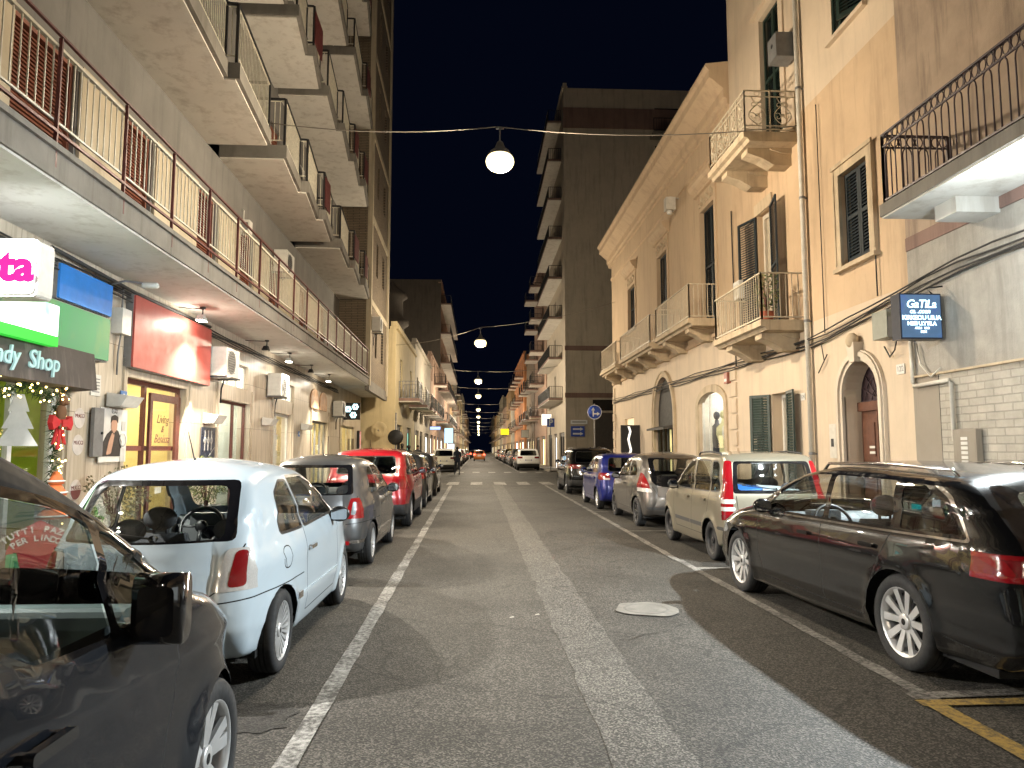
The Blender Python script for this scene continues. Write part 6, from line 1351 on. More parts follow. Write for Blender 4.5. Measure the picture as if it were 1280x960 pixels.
# ---------------------------------------------------------------- houses farther along
def house(label, side, fx, y0, y1, h, wm, floors, pitch, z0=4.4, bays=3, shutter=None, shops=(), shopm=None, balc='slab', parapet=.4, depth=10, railm=None, near=True, name='apartment_building', bw=1.1, balc_n=1.1, side_open=0, soff=None):
    t = thing(name, label, 'building', (fx, 0, 0)); sg = -1 if side > 0 else 1; Bm = lambda: MB(sg)
    L = y1 - y0; cw = L / bays; holes = [(y0 + cw * (i + .5) - .55, y0 + cw * (i + .5) + .55, z0 + pitch * k + .15, z0 + pitch * k + 2.35) for k in range(floors) for i in range(bays)]
    gs = [(y0 + a * L, y0 + b * L, .1, 2.9) for a, b in shops]
    w = Bm(); wall_face(w, y0, y1, 0, h, holes + gs, 0, .2)
    for y in (y0, y1): w.f([(0, y, 0), (-depth, y, 0), (-depth, y, h), (0, y, h)])
    w.f([(0, y0, h), (0, y1, h), (-depth, y1, h), (-depth, y0, h)]); obj('wall', w, wm, t)
    p = Bm(); p.box(-.3, .14, y0 - .05, y1 + .05, h, h + .14); p.box(-.25, .05, y0, y1, h + .14, h + parapet); obj('cornice', p, wm, t)
    for (a, b, c, d) in holes:
        f = Bm(); f.box(-.14, -.10, a, b, c, d)
        for k in range(int((d - c) / .14)): f.box(-.0995, -.085, a + .03, b - .03, c + k * .14 + .02, c + k * .14 + .10)
        obj('shutter', f, shutter or GREENSH, t)
    for i, (a, b, c, d) in enumerate(gs):
        f = Bm(); f.box(-.19, -.17, a, b, c, d); o = obj('shop_window', f, (shopm or [E_SHOPFAR])[i % len(shopm or [1])], t)
        f = Bm()
        for k in range(3): s = a + (b - a - .08) * k / 2; f.box(-.165, -.10, s, s + .08, c, d)
        f.box(-.165, -.101, a, b, d - .3, d); obj('frame', f, BLACKM, o)
    if balc:
        for k in range(floors):
            if balc == 'long': sp = [(y0 + .3, y1 - .3)]
            else: sp = [(y0 + cw * (i + .5) - bw, y0 + cw * (i + .5) + bw) for i in range(bays) if not (balc == 'some' and (i + k) % 2)]
            for a, b in sp:
                z = z0 + pitch * k; s = Bm(); s.box(0, balc_n, a, b, z, z + .16); o = obj('balcony', s, soff or SOFFIT, t)
                s = Bm(); s.box(balc_n - .01, balc_n + .015, a - .01, b + .01, z + .05, z + .20); s.box(0, balc_n, a - .015, a - .0005, z + .05, z + .20); obj('fascia', s, MAUVE, o)
                r = Bm(); railing(r, [(.02, a + .04), (balc_n - .05, a + .04), (balc_n - .05, b - .04), (.02, b - .04)], z + .16, z + 1.1, .16 if y0 < 80 else .25, .018, .04); obj('railing', r, railm or BLACKM, o)
    return t
E_SHOPFAR = emit('far_shop_warm', (1, .80, .42), 3.0, .3, 1.5); E_SHOPW = emit('far_shop_white', (1, .93, .80), 3.6, .3, 1.5); E_SHOPG = emit('far_shop_teal', (.35, .85, .65), .9, .3, 1.5); E_DIM = plain('dark_shop', (.03, .026, .022), .5)
CREAMY = plaster('yellow_cream_render', (.56, .46, .27), .12, (.36, .29, .17)); PALEG = plaster('pale_old_render', (.40, .36, .29), .2); DARKB = plaster('dark_brown_render', (.10, .085, .07), .15); PINKR = plaster('pinkish_render', (.40, .27, .20), .15); ORANGE_R = plaster('orange_render', (.55, .24, .10), .15); TAUPE = plaster('taupe_tiles', (.48, .42, .335), .12); STONEW = plaster('dark_stone', (.22, .17, .12), .35, scale=3, bump=1); OCHRE = plaster('ochre_render', (.45, .30, .15), .15)
# left side
h1 = house('low cream two storey house right after the long balcony block', -1, -4.2, 36.0, 47.0, 7.7, CREAMY, 1, 3.5, 4.1, 2, NAVYSH, [(.1, .32), (.55, .8)], [E_DIM, E_SHOPG], 'slab', railm=GREYMET)
h2 = house('old two storey house with dark balconies and a rooftop turret', -1, -4.2, 47.2, 62, 8.6, PALEG, 1, 3.6, 4.2, 4, NAVYSH, [(.05, .22), (.3, .45), (.6, .9)], [E_SHOPFAR, E_DIM, E_SHOPW], 'slab')
k = MB(); k.lathe([(.9, 8.7), (.9, 10.2), (1.2, 10.4), (1.2, 10.7), (.8, 10.9), (.8, 12.2), (1.1, 12.4), (1.0, 12.7), (.3, 13.3), (.1, 13.6)], 14, c=(-2.0, 50.5, 0)); obj('roof_turret', k, DARKB, h2)
h3 = house('weathered house with pale balconies next to the tall dark block', -1, -4.2, 62.2, 77.8, 9.8, PINKR, 2, 3.4, 4.2, 4, NAVYSH, [(.05, .25), (.35, .6), (.7, .95)], [E_SHOPW, E_SHOPFAR, E_SHOPW], 'some')
h4 = house('tall dark block with pink lit balcony undersides on the left', -1, -4.2, 78, 104, 20.0, PINKR, 5, 3.3, 4.4, 3, BROWNSH, [(.05, .3), (.4, .65), (.7, .95)], [E_SHOPW, E_SHOPFAR, E_SHOPW], 'long', depth=1.0)
k = MB(); k.f([(-.0, 77.98, 0), (-9, 77.98, 0), (-9, 77.98, 20.4), (0, 77.98, 20.4)]); k.f([(0, 104.02, 0), (-9, 104.02, 0), (-9, 104.02, 20.4), (0, 104.02, 20.4)]); k.f([(-.9, 77.98, 20.4), (-9, 77.98, 20.4), (-9, 104.02, 20.4), (-.9, 104.02, 20.4)]); obj('end_wall', k, DARKB, h4, recalc=False)
yy = 104.5; specs = [(16, 11.5, OCHRE), (20, 14.5, PALEG), (22, 10, PINKR), (26, 13, CREAMY), (30, 16, PALEG), (40, 12, OCHRE), (60, 14, PINKR)]
adj = ['ochre', 'tall pale', 'low pinkish', 'cream', 'taller pale', 'long ochre', 'farthest pinkish']
for (L, h, m), a in zip(specs, adj):
    house(f'{a} house far down the left side of the street', -1, -4.3, yy, yy + L, h, m, int((h - 4.4) / 3.3), 3.3, 4.4, max(2, int(L / 6)), NAVYSH, [(.05, .3), (.4, .6), (.7, .95)], [E_SHOPFAR, E_SHOPW, E_SHOPFAR], 'some', bw=.9); yy += L + .3
# right side, past the side street
RD = house('tall dark taupe corner block with stacked balconies beyond the side street', 1, 6.4, 52, 66, 29.2, TAUPE, 8, 3.13, 5.3, 1, GREENSH, [(.06, .3), (.42, .58), (.7, .92)], [E_DIM, E_SHOPW, E_DIM], 'slab', bw=5.2, balc_n=1.05, depth=14)
for z in (5.4, 8.9, 26.0): k = MB(); k.box(-.05, 13.5, 51.9, 51.98, z, z + (.35 if z < 20 else 1.6)); obj('brown_band', k, MAUVE, RD)
k = MB(); k.box(2.1, 4.2, 51.93, 51.99, .1, 4.3)
for i in range(34): k.box(2.13, 4.17, 51.905, 51.9295, .15 + i * .12, .15 + i * .12 + .09)
rs = obj('roller_shutter', k, plain('dark_roller', (.06, .05, .042), .6, var=.2), RD)
lettering('Somyc', .85, plain('graffiti_paint', (.22, .18, .14), .7), rs, (3.2, 51.90, 1.5), (R(90), 0, 0), .002, name='graffiti', shear=.3)
k = MB(); k.box(2.0, 4.4, 51.9, 51.98, 4.45, 5.25); obj('dark_transom', k, DARKGL, RD)
k = MB(); k.box(7.0, 12.5, 51.6, 51.99, 3.5, 4.2); obj('concrete_lintel', k, CONC, RD)
for z in (19.0, 22.2, 25.2):
    k = MB(); k.box(6.6, 11.5, 50.8, 51.99, z, z + .2); o = obj('balcony', k, CONC, RD); k = MB(); railing(k, [(6.65, 50.85), (11.4, 50.85)], z + .2, z + 1.2, .2, .02, .05); obj('railing', k, BLACKM, o); k = MB(); k.box(7.0, 9.2, 51.95, 51.985, z + .25, z + 2.5); obj('window', k, DARKGL, RD)
house('pinkish block with many small balconies beside the tall taupe one', 1, 6.35, 66.2, 80, 20.5, PINKR, 5, 3.2, 4.6, 2, GREENSH, [(.1, .4), (.55, .9)], [E_SHOPFAR, E_DIM], 'slab', bw=1.3, balc_n=1.3)
house('dark stone house with iron balconies before the orange one', 1, 6.3, 80.2, 93, 12.5, STONEW, 2, 3.6, 4.8, 3, GREENSH, [(.1, .3), (.4, .6), (.7, .95)], [E_SHOPFAR, E_SHOPFAR, E_SHOPW], 'slab')
house('orange rendered house with small iron balconies', 1, 6.0, 93.2, 118, 14.2, ORANGE_R, 3, 3.3, 4.6, 4, NAVYSH, [(.03, .25), (.3, .5), (.6, .9)], [E_SHOPW, E_SHOPFAR, E_SHOPW], 'slab', bw=1.0)
yy = 118.5; specs = [(18, 10, PALEG), (20, 13, OCHRE), (24, 11, PINKR), (28, 15, PALEG), (34, 12, CREAMY), (44, 13, OCHRE), (60, 15, PALEG)]
adj = ['low pale', 'ochre', 'pinkish', 'tall pale', 'cream', 'long ochre', 'farthest tall pale']
for (L, h, m), a in zip(specs, adj):
    house(f'{a} house far down the right side of the street', 1, 6.2, yy, yy + L, h, m, int((h - 4.4) / 3.3), 3.3, 4.4, max(2, int(L / 6)), NAVYSH, [(.05, .3), (.4, .6), (.7, .95)], [E_SHOPFAR, E_SHOPW, E_DIM], 'some', bw=.9); yy += L + .3
# ---------------------------------------------------------------- road, pavements, markings
def asphalt(name, base, lift=1.0, patch=.35):
    m, nt, b = _nt(name)
    ag = nt.nodes.new('ShaderNodeTexVoronoi'); tc = nt.nodes.new('ShaderNodeTexCoord'); ag.inputs['Scale'].default_value = 100; nt.links.new(tc.outputs['Object'], ag.inputs['Vector'])
    grain = _ramp(nt, ag.outputs['Color'], [(.25, tint(base, .45)), (.55, base), (.8, tint(base, 2.4 * lift))])
    f = _noise(nt, .55, 7, .65, .4); big = _ramp(nt, f, [(.3, (1 - patch,) * 3), (.55, (1, 1, 1)), (.75, (1 + patch * .0,) * 3)])
    c = _mix(nt, 1.0, grain, big, 'MULTIPLY')
    f2 = _noise(nt, 5, 5, .75); c = _mix(nt, _ramp(nt, f2, [(.62, (0, 0, 0)), (.75, (.35, .35, .35))]), c, tint(base, 2.2))
    crk = nt.nodes.new('ShaderNodeTexVoronoi'); crk.feature = 'DISTANCE_TO_EDGE'; crk.inputs['Scale'].default_value = .55; wv = nt.nodes.new('ShaderNodeVectorMath'); wv.operation = 'MULTIPLY_ADD'
    nz = nt.nodes.new('ShaderNodeTexNoise'); nz.inputs['Scale'].default_value = 2.2; nz.inputs['Detail'].default_value = 6; nt.links.new(tc.outputs['Object'], nz.inputs['Vector'])
    nt.links.new(nz.outputs['Color'], wv.inputs[0]); wv.inputs[1].default_value = (.7, .7, 0); nt.links.new(tc.outputs['Object'], wv.inputs[2]); nt.links.new(wv.outputs[0], crk.inputs['Vector'])
    ck = _ramp(nt, crk.outputs['Distance'], [(.002, (.45, .45, .45)), (.006, (1, 1, 1))])
    c = _mix(nt, 1.0, c, ck, 'MULTIPLY')
    nt.links.new(c, b.inputs['Base Color']); b.inputs['Roughness'].default_value = .72; b.inputs['Specular IOR Level'].default_value = .35
    nt.links.new(_bump(nt, ag.outputs['Distance'], .55, .006), b.inputs['Normal'])
    return m
ROAD = asphalt('asphalt', (.040, .0365, .031), 1.15, .55); STRIP = asphalt('worn_repair_strip', (.066, .061, .053), 1.1, .35)
PAVE = brick_mat('paving_slabs', (.26, .24, .21), (.22, .205, .18), (.10, .09, .08), .5, .5, .008, (0, 1), .8, .3); KERBM = plaster('kerb_stone', (.34, .32, .28), .25, scale=3)
def worn(name, c, wear, under=(.042, .039, .035)):
    m, nt, b = _nt(name); f = _noise(nt, 28, 7, .75); g = _noise(nt, 2.0, 4, .6); ad = nt.nodes.new('ShaderNodeMath'); ad.operation = 'MULTIPLY_ADD'; ad.inputs[1].default_value = .5; nt.links.new(g, ad.inputs[0]); nt.links.new(f, ad.inputs[2])
    nt.links.new(_ramp(nt, ad.outputs[0], [(wear - .12, c), (wear + .12, under)]), b.inputs['Base Color']); b.inputs['Roughness'].default_value = .7
    nt.links.new(_bump(nt, _noise(nt, 90, 3), .4, .004), b.inputs['Normal']); return m
LINEM = worn('worn_white_paint', (.36, .35, .325), .72); LINEF = worn('faded_white_paint', (.26, .245, .22), .74); YELL = worn('faded_yellow_paint', (.34, .225, .055), .80)
def ground(name, pts, z, m, label=None):
    b = MB(); b.f([(x, y, z) for x, y in pts]); o = obj(name, b, m, recalc=False); o['kind'] = 'structure'
    return o
g = MB(); g.f([(-400, -60, 0), (400, -60, 0), (400, 900, 0), (-400, 900, 0)]); road = obj('road', g, ROAD, recalc=False); road['kind'] = 'structure'
rnd = random.Random(6)
def slab(name, x0, x1, y0, y1, kx):
    b = MB(); b.box(x0, x1, y0, y1, -.02, .12, 0); b.box(min(kx, kx + .15 * (1 if kx < 0 else -1)) if False else min(x for x in (kx - .075, kx + .075)), kx + .075, y0, y1, -.02, .125, 1)
    o = obj(name, b, [PAVE, KERBM]); o['kind'] = 'structure'
slab('pavement', -5.9, -3.35, -14, 36.0, -3.275); slab('pavement', -4.3, -3.35, 36.0, 400, -3.275)
slab('pavement', 5.2, 6.45, -14, 34.0, 5.125); slab('pavement', 5.2, 6.5, 51, 400, 5.125); 
b = MB(); b.box(6.46, 30, 33.0, 34.2, -.02, .12); b.box(6.51, 30, 50.6, 51.9, -.02, .12); o = obj('pavement', b, PAVE); o['kind'] = 'structure'
def ragged(x0, x1, y0, y1, z, m, name, seed, amp=.05, step=.35, slope=(0, 0)):
    rn = random.Random(seed); b = MB(); n = int((y1 - y0) / step); prev = None
    for i in range(n + 1):
        y = y0 + (y1 - y0) * i / n; t = i / n; a, c = x0 + slope[0] * t + rn.uniform(-amp, amp), x1 + slope[1] * t + rn.uniform(-amp, amp)
        if prev: b.f([(prev[0], prev[2], z), (prev[1], prev[2], z), (c, y, z), (a, y, z)])
        prev = (a, c, y)
    o = obj(name, b, m, recalc=False); o['kind'] = 'structure'; return o
ragged(.70, 1.12, -6, 32.2, .004, STRIP, 'road_repair_strip', 1, .02, .25, (-.05, .0))
ragged(-.96, -.84, -4, 32.0, .008, LINEM, 'road_marking', 2, .008, .25, (-.32, -.30))
ragged(2.86, 2.97, 4.5, 10.4, .008, LINEF, 'road_marking', 3, .012, .25); ragged(2.84, 2.95, 10.4, 32, .008, LINEF, 'road_marking', 4, .012, .3, (.1, .1))
def quadmark(pts, m, z=.008): ground('road_marking', pts, z, m)
quadmark([(2.8, 4.60), (5.0, 4.72), (5.0, 4.84), (2.8, 4.72)], LINEF, .010); quadmark([(2.78, 4.47), (5.0, 4.50), (5.0, 4.60), (2.78, 4.575)], YELL, .012); quadmark([(2.80, 4.47), (2.93, 4.47), (2.95, 1.0), (2.82, 1.0)], YELL, .013)
for y in (9.6, 14.0, 18.4, 22.9, 25.6): quadmark([(2.95, y), (5.0, y), (5.0, y + .1), (2.95, y + .1)], LINEF, .0095)
for k in range(6): x = -1.45 + k * 1.1; quadmark([(x, 32.6), (x + .55, 32.6), (x + .55, 35.4), (x, 35.4)], LINEM)
for k in range(6): x = -1.5 + k * 1.1; quadmark([(x, 49), (x + .5, 49), (x + .5, 51.2), (x, 51.2)], LINEM)
ragged(2.86, 2.96, 52, 200, .008, LINEF, 'road_marking', 5, .01, 1.0); ragged(-1.5, -1.4, 52, 200, .008, LINEF, 'road_marking', 7, .01, 1.0)
b = MB(); rn = random.Random(9); b.prism(rpoly([(1.69 + (.33 + rn.uniform(-.05, .04)) * math.cos(2 * PI * k / 11), 7.25 + (.34 + rn.uniform(-.06, .05)) * math.sin(2 * PI * k / 11)) for k in range(11)], .05), .0085, .012, 'z'); b.lathe([(.20, .0125), (.215, .0155), (.23, .0125)], 24, c=(1.69, 7.25, 0), mi=1); o = obj('manhole_cover', b, [plaster('pale_concrete_patch', (.15, .138, .118), .4, (.06, .052, .045), scale=7), plain('iron_ring', (.10, .092, .08), .7)]); tag(o, 'pale round concrete cover patch in the middle of the road', 'manhole cover')
for x, y, a in ((.30, 6.9, .4), (.55, 7.0, 1.2)): 
    b = MB(); b.f([(x, y, .014), (x + .05, y + .02, .016), (x + .04, y + .05, .02), (x + .01, y + .04, .015)]); o = obj('litter', b, KERBM, recalc=False); o['kind'] = 'stuff'

TAR = asphalt('tar_seam', (.022, .0205, .018), .6, .2); STAIN = asphalt('oil_stained_asphalt', (.026, .024, .021), .8, .5)
def seam(pts, w_, seed):
    rn = random.Random(seed); b = MB(); P = []
    for p, q in zip(pts, pts[1:]):
        for k in range(8): P.append((p[0] + (q[0] - p[0]) * k / 8 + rn.uniform(-.035, .035), p[1] + (q[1] - p[1]) * k / 8 + rn.uniform(-.05, .05)))
    for p, q in zip(P, P[1:]):
        d = Vector((q[0] - p[0], q[1] - p[1])).normalized(); n_ = (-d.y * w_ * rn.uniform(.4, 1), d.x * w_ * rn.uniform(.4, 1))
        b.f([(p[0] - n_[0], p[1] - n_[1], .0065), (q[0] - n_[0], q[1] - n_[1], .0065), (q[0] + n_[0], q[1] + n_[1], .0065), (p[0] + n_[0], p[1] + n_[1], .0065)])
    o = obj('road_crack', b, TAR, recalc=False); o['kind'] = 'structure'
seam([(1.2, 6.1), (1.9, 6.6), (2.6, 6.2), (3.3, 6.5)], .006, 1); seam([(-.7, 9.2), (.1, 9.6), (.6, 9.3)], .005, 2); seam([(1.3, 11.5), (2.0, 12.4), (2.9, 12.1)], .007, 3); seam([(-2.2, 3.0), (-1.5, 4.6), (-1.0, 4.8)], .006, 4)
def blot(x, y, rx, ry, seed, z=.0045):
    rn = random.Random(seed); b = MB(); b.f([(x + rx * rn.uniform(.75, 1.1) * math.cos(2 * PI * k / 22), y + ry * rn.uniform(.75, 1.1) * math.sin(2 * PI * k / 22), z) for k in range(22)]); o = obj('road_stain', b, STAIN, recalc=False); o['kind'] = 'structure'
blot(-1.35, 4.5, .28, .3, 1); blot(-1.9, 8.9, .5, .4, 2); blot(3.6, 10.0, .5, .35, 4); blot(3.7, 14.2, .5, .4, 6); blot(-2.0, 14.1, .5, .35, 7)
# ---------------------------------------------------------------- hanging street lamps on span cables
LAMPM = plain('lamp_housing', (.10, .10, .10), .5); E_LAMP = emit('street_lamp_glow', (1, .84, .46), 2.8); WIRE = plain('span_wire', (.20, .18, .15), .5)
LAMPS = []
def span_cable(label, pts):
    t = thing('span_cable', label, 'cable', pts[0]); b = MB(); o = Vector(pts[0]); P = []
    for p, q in zip(pts, pts[1:]):
        for k in range(10):
            s = k / 10; v = Vector(p).lerp(Vector(q), s); v.z -= .25 * 4 * s * (1 - s) * min(1, (Vector(q) - Vector(p)).length / 8); P.append(v - o)
    P.append(Vector(pts[-1]) - o); b.tube(P, .010 if pts[0][1] < 40 else .016, 5); obj('wire', b, WIRE, t)
lamp0 = None
def street_lamp(label, loc):
    global lamp0
    if lamp0 is None:
        lamp0 = thing('street_lamp', label, 'street lamp', loc, 0, 'lamps hung over the middle of the street')
        b = MB(); b.lathe([(.03, .36), (.06, .33), (.10, .22), (.19, .14), (.22, .08), (.22, .04), (.20, .03)], 24); b.bar((0, 0, .34), (0, 0, .62), .03); b.bar((-.08, 0, .62), (.08, 0, .62), .03); obj('housing', b, LAMPM, lamp0)
        b = MB(); b.sphere((0, 0, -.06), (.28, .28, .20), 20, 12); obj('diffuser', b, E_LAMP, lamp0)
        o = lamp0
    else: o = copy_tree(lamp0, loc, label=label)
    LAMPS.append(loc); return o
span_cable('black span cable carrying the nearest street lamp', [(RFX, 13.2, 7.95), (.35, 13.5, 7.93), (-4.2, 13.9, 8.1)])
street_lamp('nearest and largest glowing street lamp hung above the road', (.40, 13.5, 7.28))
span_cable('span cable running from the peach house corner to the second lamp', [(RFX, 32.2, 8.4), (.1, 33, 7.3), (-4.3, 36.2, 6.9)])
street_lamp('second street lamp, hung at the crossing by the peach house corner', (.08, 33, 6.62))
ords = ['third', 'fourth', 'fifth', 'sixth', 'seventh', 'eighth', 'ninth', 'tenth', 'eleventh']
for k, (y, z) in enumerate(((53, 6.75), (68, 6.75), (92, 6.8), (112, 6.8), (134, 6.8), (156, 6.8), (182, 6.8), (212, 6.8), (250, 6.8))):
    x = -.06 + .0006 * y; span_cable(f'thin cable above the road holding the {ords[k]} street lamp', [(6.0, y + .2, 7.9), (x, y, 7.42), (-4.0, y - .2, 7.9)]); street_lamp(f'{ords[k]} street lamp from the viewer along the row over the street', (x, y, z))
street_lamp('street lamp hung over the road before the candy shop and the iron balcony', (.40, -11, 7.28))

# ---------------------------------------------------------------- traffic and shop signs
SIGNB = plain('traffic_blue', (.02, .07, .42), .35, var=.08); SIGNW = plain('traffic_white', (.72, .74, .76), .35, var=.05)
t = thing('traffic_sign', 'round blue traffic sign with white straight and right arrows on a pole', 'traffic sign', (5.3, 32.3, 0))
b = MB(); b.tube([(0, .04, 0), (0, .04, 3.7)], .03, 8); obj('pole', b, GREYMET, t); b = MB(); b.lathe([(.001, -.02), (.33, -.02), (.335, 0), (.001, .005)], 28, c=(0, 0, 3.3), axis='y'); obj('disc', b, SIGNB, t)
b = MB(); b.lathe([(.305, -.024), (.33, -.024)], 28, c=(0, 0, 3.3), axis='y'); b.box(-.09, -.04, -.028, -.022, 3.1, 3.42); b.prism([(-.15, 3.38), (.02, 3.38), (-.065, 3.53)], -.028, -.022, 'y'); b.box(-.04, .14, -.028, -.022, 3.2, 3.25); b.prism([(.11, 3.14), (.24, 3.225), (.11, 3.31)], -.028, -.022, 'y'); obj('arrows', b, SIGNW, t)
t = thing('parking_sign', 'square blue parking sign with white P near the far corner', 'traffic sign', (5.15, 50.6, 0)); b = MB(); b.tube([(0, .04, 0), (0, .04, 3.95)], .03, 8); obj('pole', b, GREYMET, t); b = MB(); b.box(-.27, .27, -.01, .01, 3.2, 3.8); obj('panel', b, SIGNB, t); lettering('P', .6, SIGNW, t, (0, -.014, 3.5), (R(90), 0, 0), .002, bold=.02)
t = thing('street_name_sign', 'white oblong street sign above the blue one way plate', 'sign', (7.35, 51.8, 3.45)); b = MB(); b.box(-.62, .62, -.02, 0, 0, .3); obj('panel', b, SIGNW, t); b = MB(); b.box(-.5, .5, -.024, -.0205, .12, .19); obj('text_strip', b, GREYMET, t)
t = thing('one_way_sign', 'blue one way plate with two white arrows under the white sign', 'traffic sign', (7.25, 51.8, 2.55)); b = MB(); b.box(-.5, .5, -.02, 0, 0, .75); obj('panel', b, SIGNB, t); b = MB()
for z in (.14, .48): b.box(-.36, .2, -.026, -.021, z, z + .12); b.prism([(.18, z - .07), (.4, z + .06), (.18, z + .19)], -.026, -.021, 'y')
obj('arrows', b, SIGNW, t)
def proj_sign(label, loc, w_, h_, m, name='lit_sign', d=.2):
    t = thing(name, label, 'sign', loc); b = MB(); b.box(-w_ / 2, w_ / 2, 0, d, 0, h_); obj('housing', b, BLACKM, t); b = MB(); b.box(-w_ / 2 + .03, w_ / 2 - .03, -.012, -.001, .03, h_ - .03); obj('face', b, m, t)
    return t
proj_sign('glowing yellow projecting sign over the right pavement far away', (3.93, 106, 3.75), 1.3, .95, emit('yellow_sign', (1, .75, .02), 1.1))
proj_sign('small blue-white lit sign on the left near the old two storey house', (-3.55, 59, 3.2), .9, .3, emit('blue_white_sign', (.35, .5, 1), 1.6))
proj_sign('tall cool white lit sign on the far left shops', (-3.3, 80, 2.3), 1.0, 1.7, emit('cool_white_sign', (.45, .75, 1), 1.5))
proj_sign('white lit sign low on the far left pavement side', (-3.25, 86, 1.5), .8, .8, emit('white_sign_far', (.8, .9, 1), 1.4))
proj_sign('small white lit sign beside the parking sign', (5.75, 60, 3.6), .9, 1.0, emit('white_sign_right', (1, .9, .75), 1.4))
proj_sign('dark round-cornered sign on the right beyond the crossing', (5.5, 84, 3.0), .9, .9, PGREY)
# road mirror and dish on the cream end wall
t = thing('satellite_dish', 'oval pale satellite dish on the cream end wall', 'dish', (-4.95, 35.9, 2.6)); b = MB(); b.lathe([(.001, .0), (.2, -.02), (.38, -.09), (.39, -.08), (.2, 0.0)], 20, axis='y'); b.bar((0, 0, 0), (0, .1, -.05), .05); obj('dish', b, CREAMY, t); b = MB(); b.bar((0, 0, -.1), (0, -.35, -.05), .02); b.sphere((0, -.35, -.05), .04); obj('arm', b, GREYMET, t)
t = thing('road_mirror', 'dark oval road mirror on a post by the cream house corner', 'mirror', (-4.05, 35.2, 0)); b = MB(); b.tube([(0, .05, 0), (0, .05, 3.0)], .035, 8); obj('post', b, GREYMET, t); b = MB(); b.lathe([(.001, -.06), (.3, -.04), (.38, 0), (.36, .05), (.001, .07)], 20, c=(0, 0, 2.2), axis='y'); obj('face', b, BLACKM, t)
for v in t.children[1].data.vertices: v.co.z = 2.2 + (v.co.z - 2.2) * 1.5
t = thing('shop_display', 'red and green cardboard display with white arched lettering standing before the candy window', 'display', lw(.5, 8.22, .12), R(24))
b = MB(); b.prism([(-.30, 0), (.30, 0), (.30, .36), (.22, .58), (0, .70), (-.22, .58), (-.30, .36)], 0, .03, 'y'); obj('board', b, plain('display_red', (.34, .02, .03), .5), t)
b = MB(); b.prism([(-.295, .0), (-.12, .0), (-.20, .36), (-.295, .34)], -.004, -.0005, 'y'); b.prism([(.12, .0), (.295, .0), (.295, .34), (.20, .36)], -.004, -.0005, 'y'); obj('side_print', b, plain('display_green', (.05, .30, .12), .5), t)
for word, r_ in (('TUTTI PAZZI', .50), ('PER LINDOR', .405)):
    for k, ch in enumerate(word):
        if ch == ' ': continue
        a = (k - (len(word) - 1) / 2) * -.135; lettering(ch, .092, WHITEPL, t, (-r_ * math.sin(a), -.004, .10 + r_ * math.cos(a)), (R(90), -a, 0), .003, bold=.003)
b = MB(); b.box(-.1, .1, .03, .28, 0, .02); b.box(-.02, .02, .03, .05, 0, .5); obj('stand', b, GREYMET, t)

# ---------------------------------------------------------------- people
SKINP = plain('skin', (.36, .20, .13), .6); HAIRP = plain('dark_hair', (.012, .009, .007), .8); JEANS = plain('dark_trousers', (.018, .02, .03), .8); COATS = {c: plain(c + '_coat', v, .8) for c, v in (('navy', (.012, .016, .03)), ('black', (.012, .012, .012)), ('brown', (.05, .03, .02)), ('grey', (.06, .06, .065)))}
def person(label, loc, rz, coat, stride=.28, arm=.25, h=1.74):
    t = thing('person', label, 'person', loc, rz); k = h / 1.74
    V = [(0, 0, .95), (0, 0, 1.12), (0, .01, 1.32), (0, .0, 1.45), (0, .0, 1.52), (0, .02, 1.62), (0, .025, 1.70)]; r = [.15, .135, .16, .10, .055, .085, .07]; Eg = [(i, i + 1) for i in range(6)]
    def limb(at, pts, rr):
        p = at
        for q, s in zip(pts, rr): V.append(q); r.append(s); Eg.append((p, len(V) - 1)); p = len(V) - 1
    for s, f in ((-1, 1), (1, -1)):
        limb(0, [(s * .10, .0, .88), (s * .10, f * stride * .45 + .03, .50), (s * .10, f * stride, .09), (s * .10, f * stride + .14, .04)], [.095, .06, .042, .035])
        limb(3, [(s * .19, 0, 1.42), (s * .23, -f * arm * .35, 1.15), (s * .22, -f * arm * .8 + .06, .92), (s * .21, -f * arm + .08, .84)], [.07, .048, .036, .03])
    me = bpy.data.meshes.new('body'); me.from_pydata([Vector(v) * k for v in V], Eg, []); o = bpy.data.objects.new('body', me); COL.objects.link(o)
    md = o.modifiers.new('Skin', 'SKIN'); sk = me.skin_vertices[0]
    for i, rad in enumerate(r): sk.data[i].radius = (rad * k, rad * k * (.72 if i < 4 else 1))
    sk.data[0].use_root = True; sb = o.modifiers.new('Sub', 'SUBSURF'); sb.levels = 2; sb.render_levels = 2
    dg = bpy.context.evaluated_depsgraph_get(); dg.update(); me2 = bpy.data.meshes.new_from_object(o.evaluated_get(dg)); bpy.data.objects.remove(o)
    me2.materials.clear()
    for m in (SKINP, coat, JEANS, HAIRP): me2.materials.append(m)
    for p in me2.polygons:
        c = p.center / k; p.use_smooth = True
        if c.z > 1.54: p.material_index = 3 if (c.z > 1.66 or c.y < .005) else 0
        elif c.z > .82: p.material_index = 0 if (abs(c.x) > .17 and c.z < .90) else 1
        else: p.material_index = 3 if c.z < .07 else (1 if abs(c.x) > .16 and c.z > .87 else 2)
    ob = bpy.data.objects.new('body', me2); COL.objects.link(ob); ob.parent = t
    hb = MB(); hb.sphere((0, -.0, 1.69 * k), (.092, .10, .088), 14, 10); obj('hair', hb, HAIRP, t)
    fb = MB(); fb.sphere((0, .108, 1.63 * k), (.014, .022, .02), 8, 6); obj('nose', fb, SKINP, t)
    return t
person('person in dark jacket crossing the road by the white car', (-1.32, 45.2, 0), R(15), COATS['navy'], .22)
person('person in brown coat walking on the pavement by the cream wall', (-3.62, 34.2, .12), R(5), COATS['brown'], .15); person('dark haired person in black coat beside the one in brown', (-3.38, 35.0, .12), R(-10), COATS['black'], .12, h=1.66)
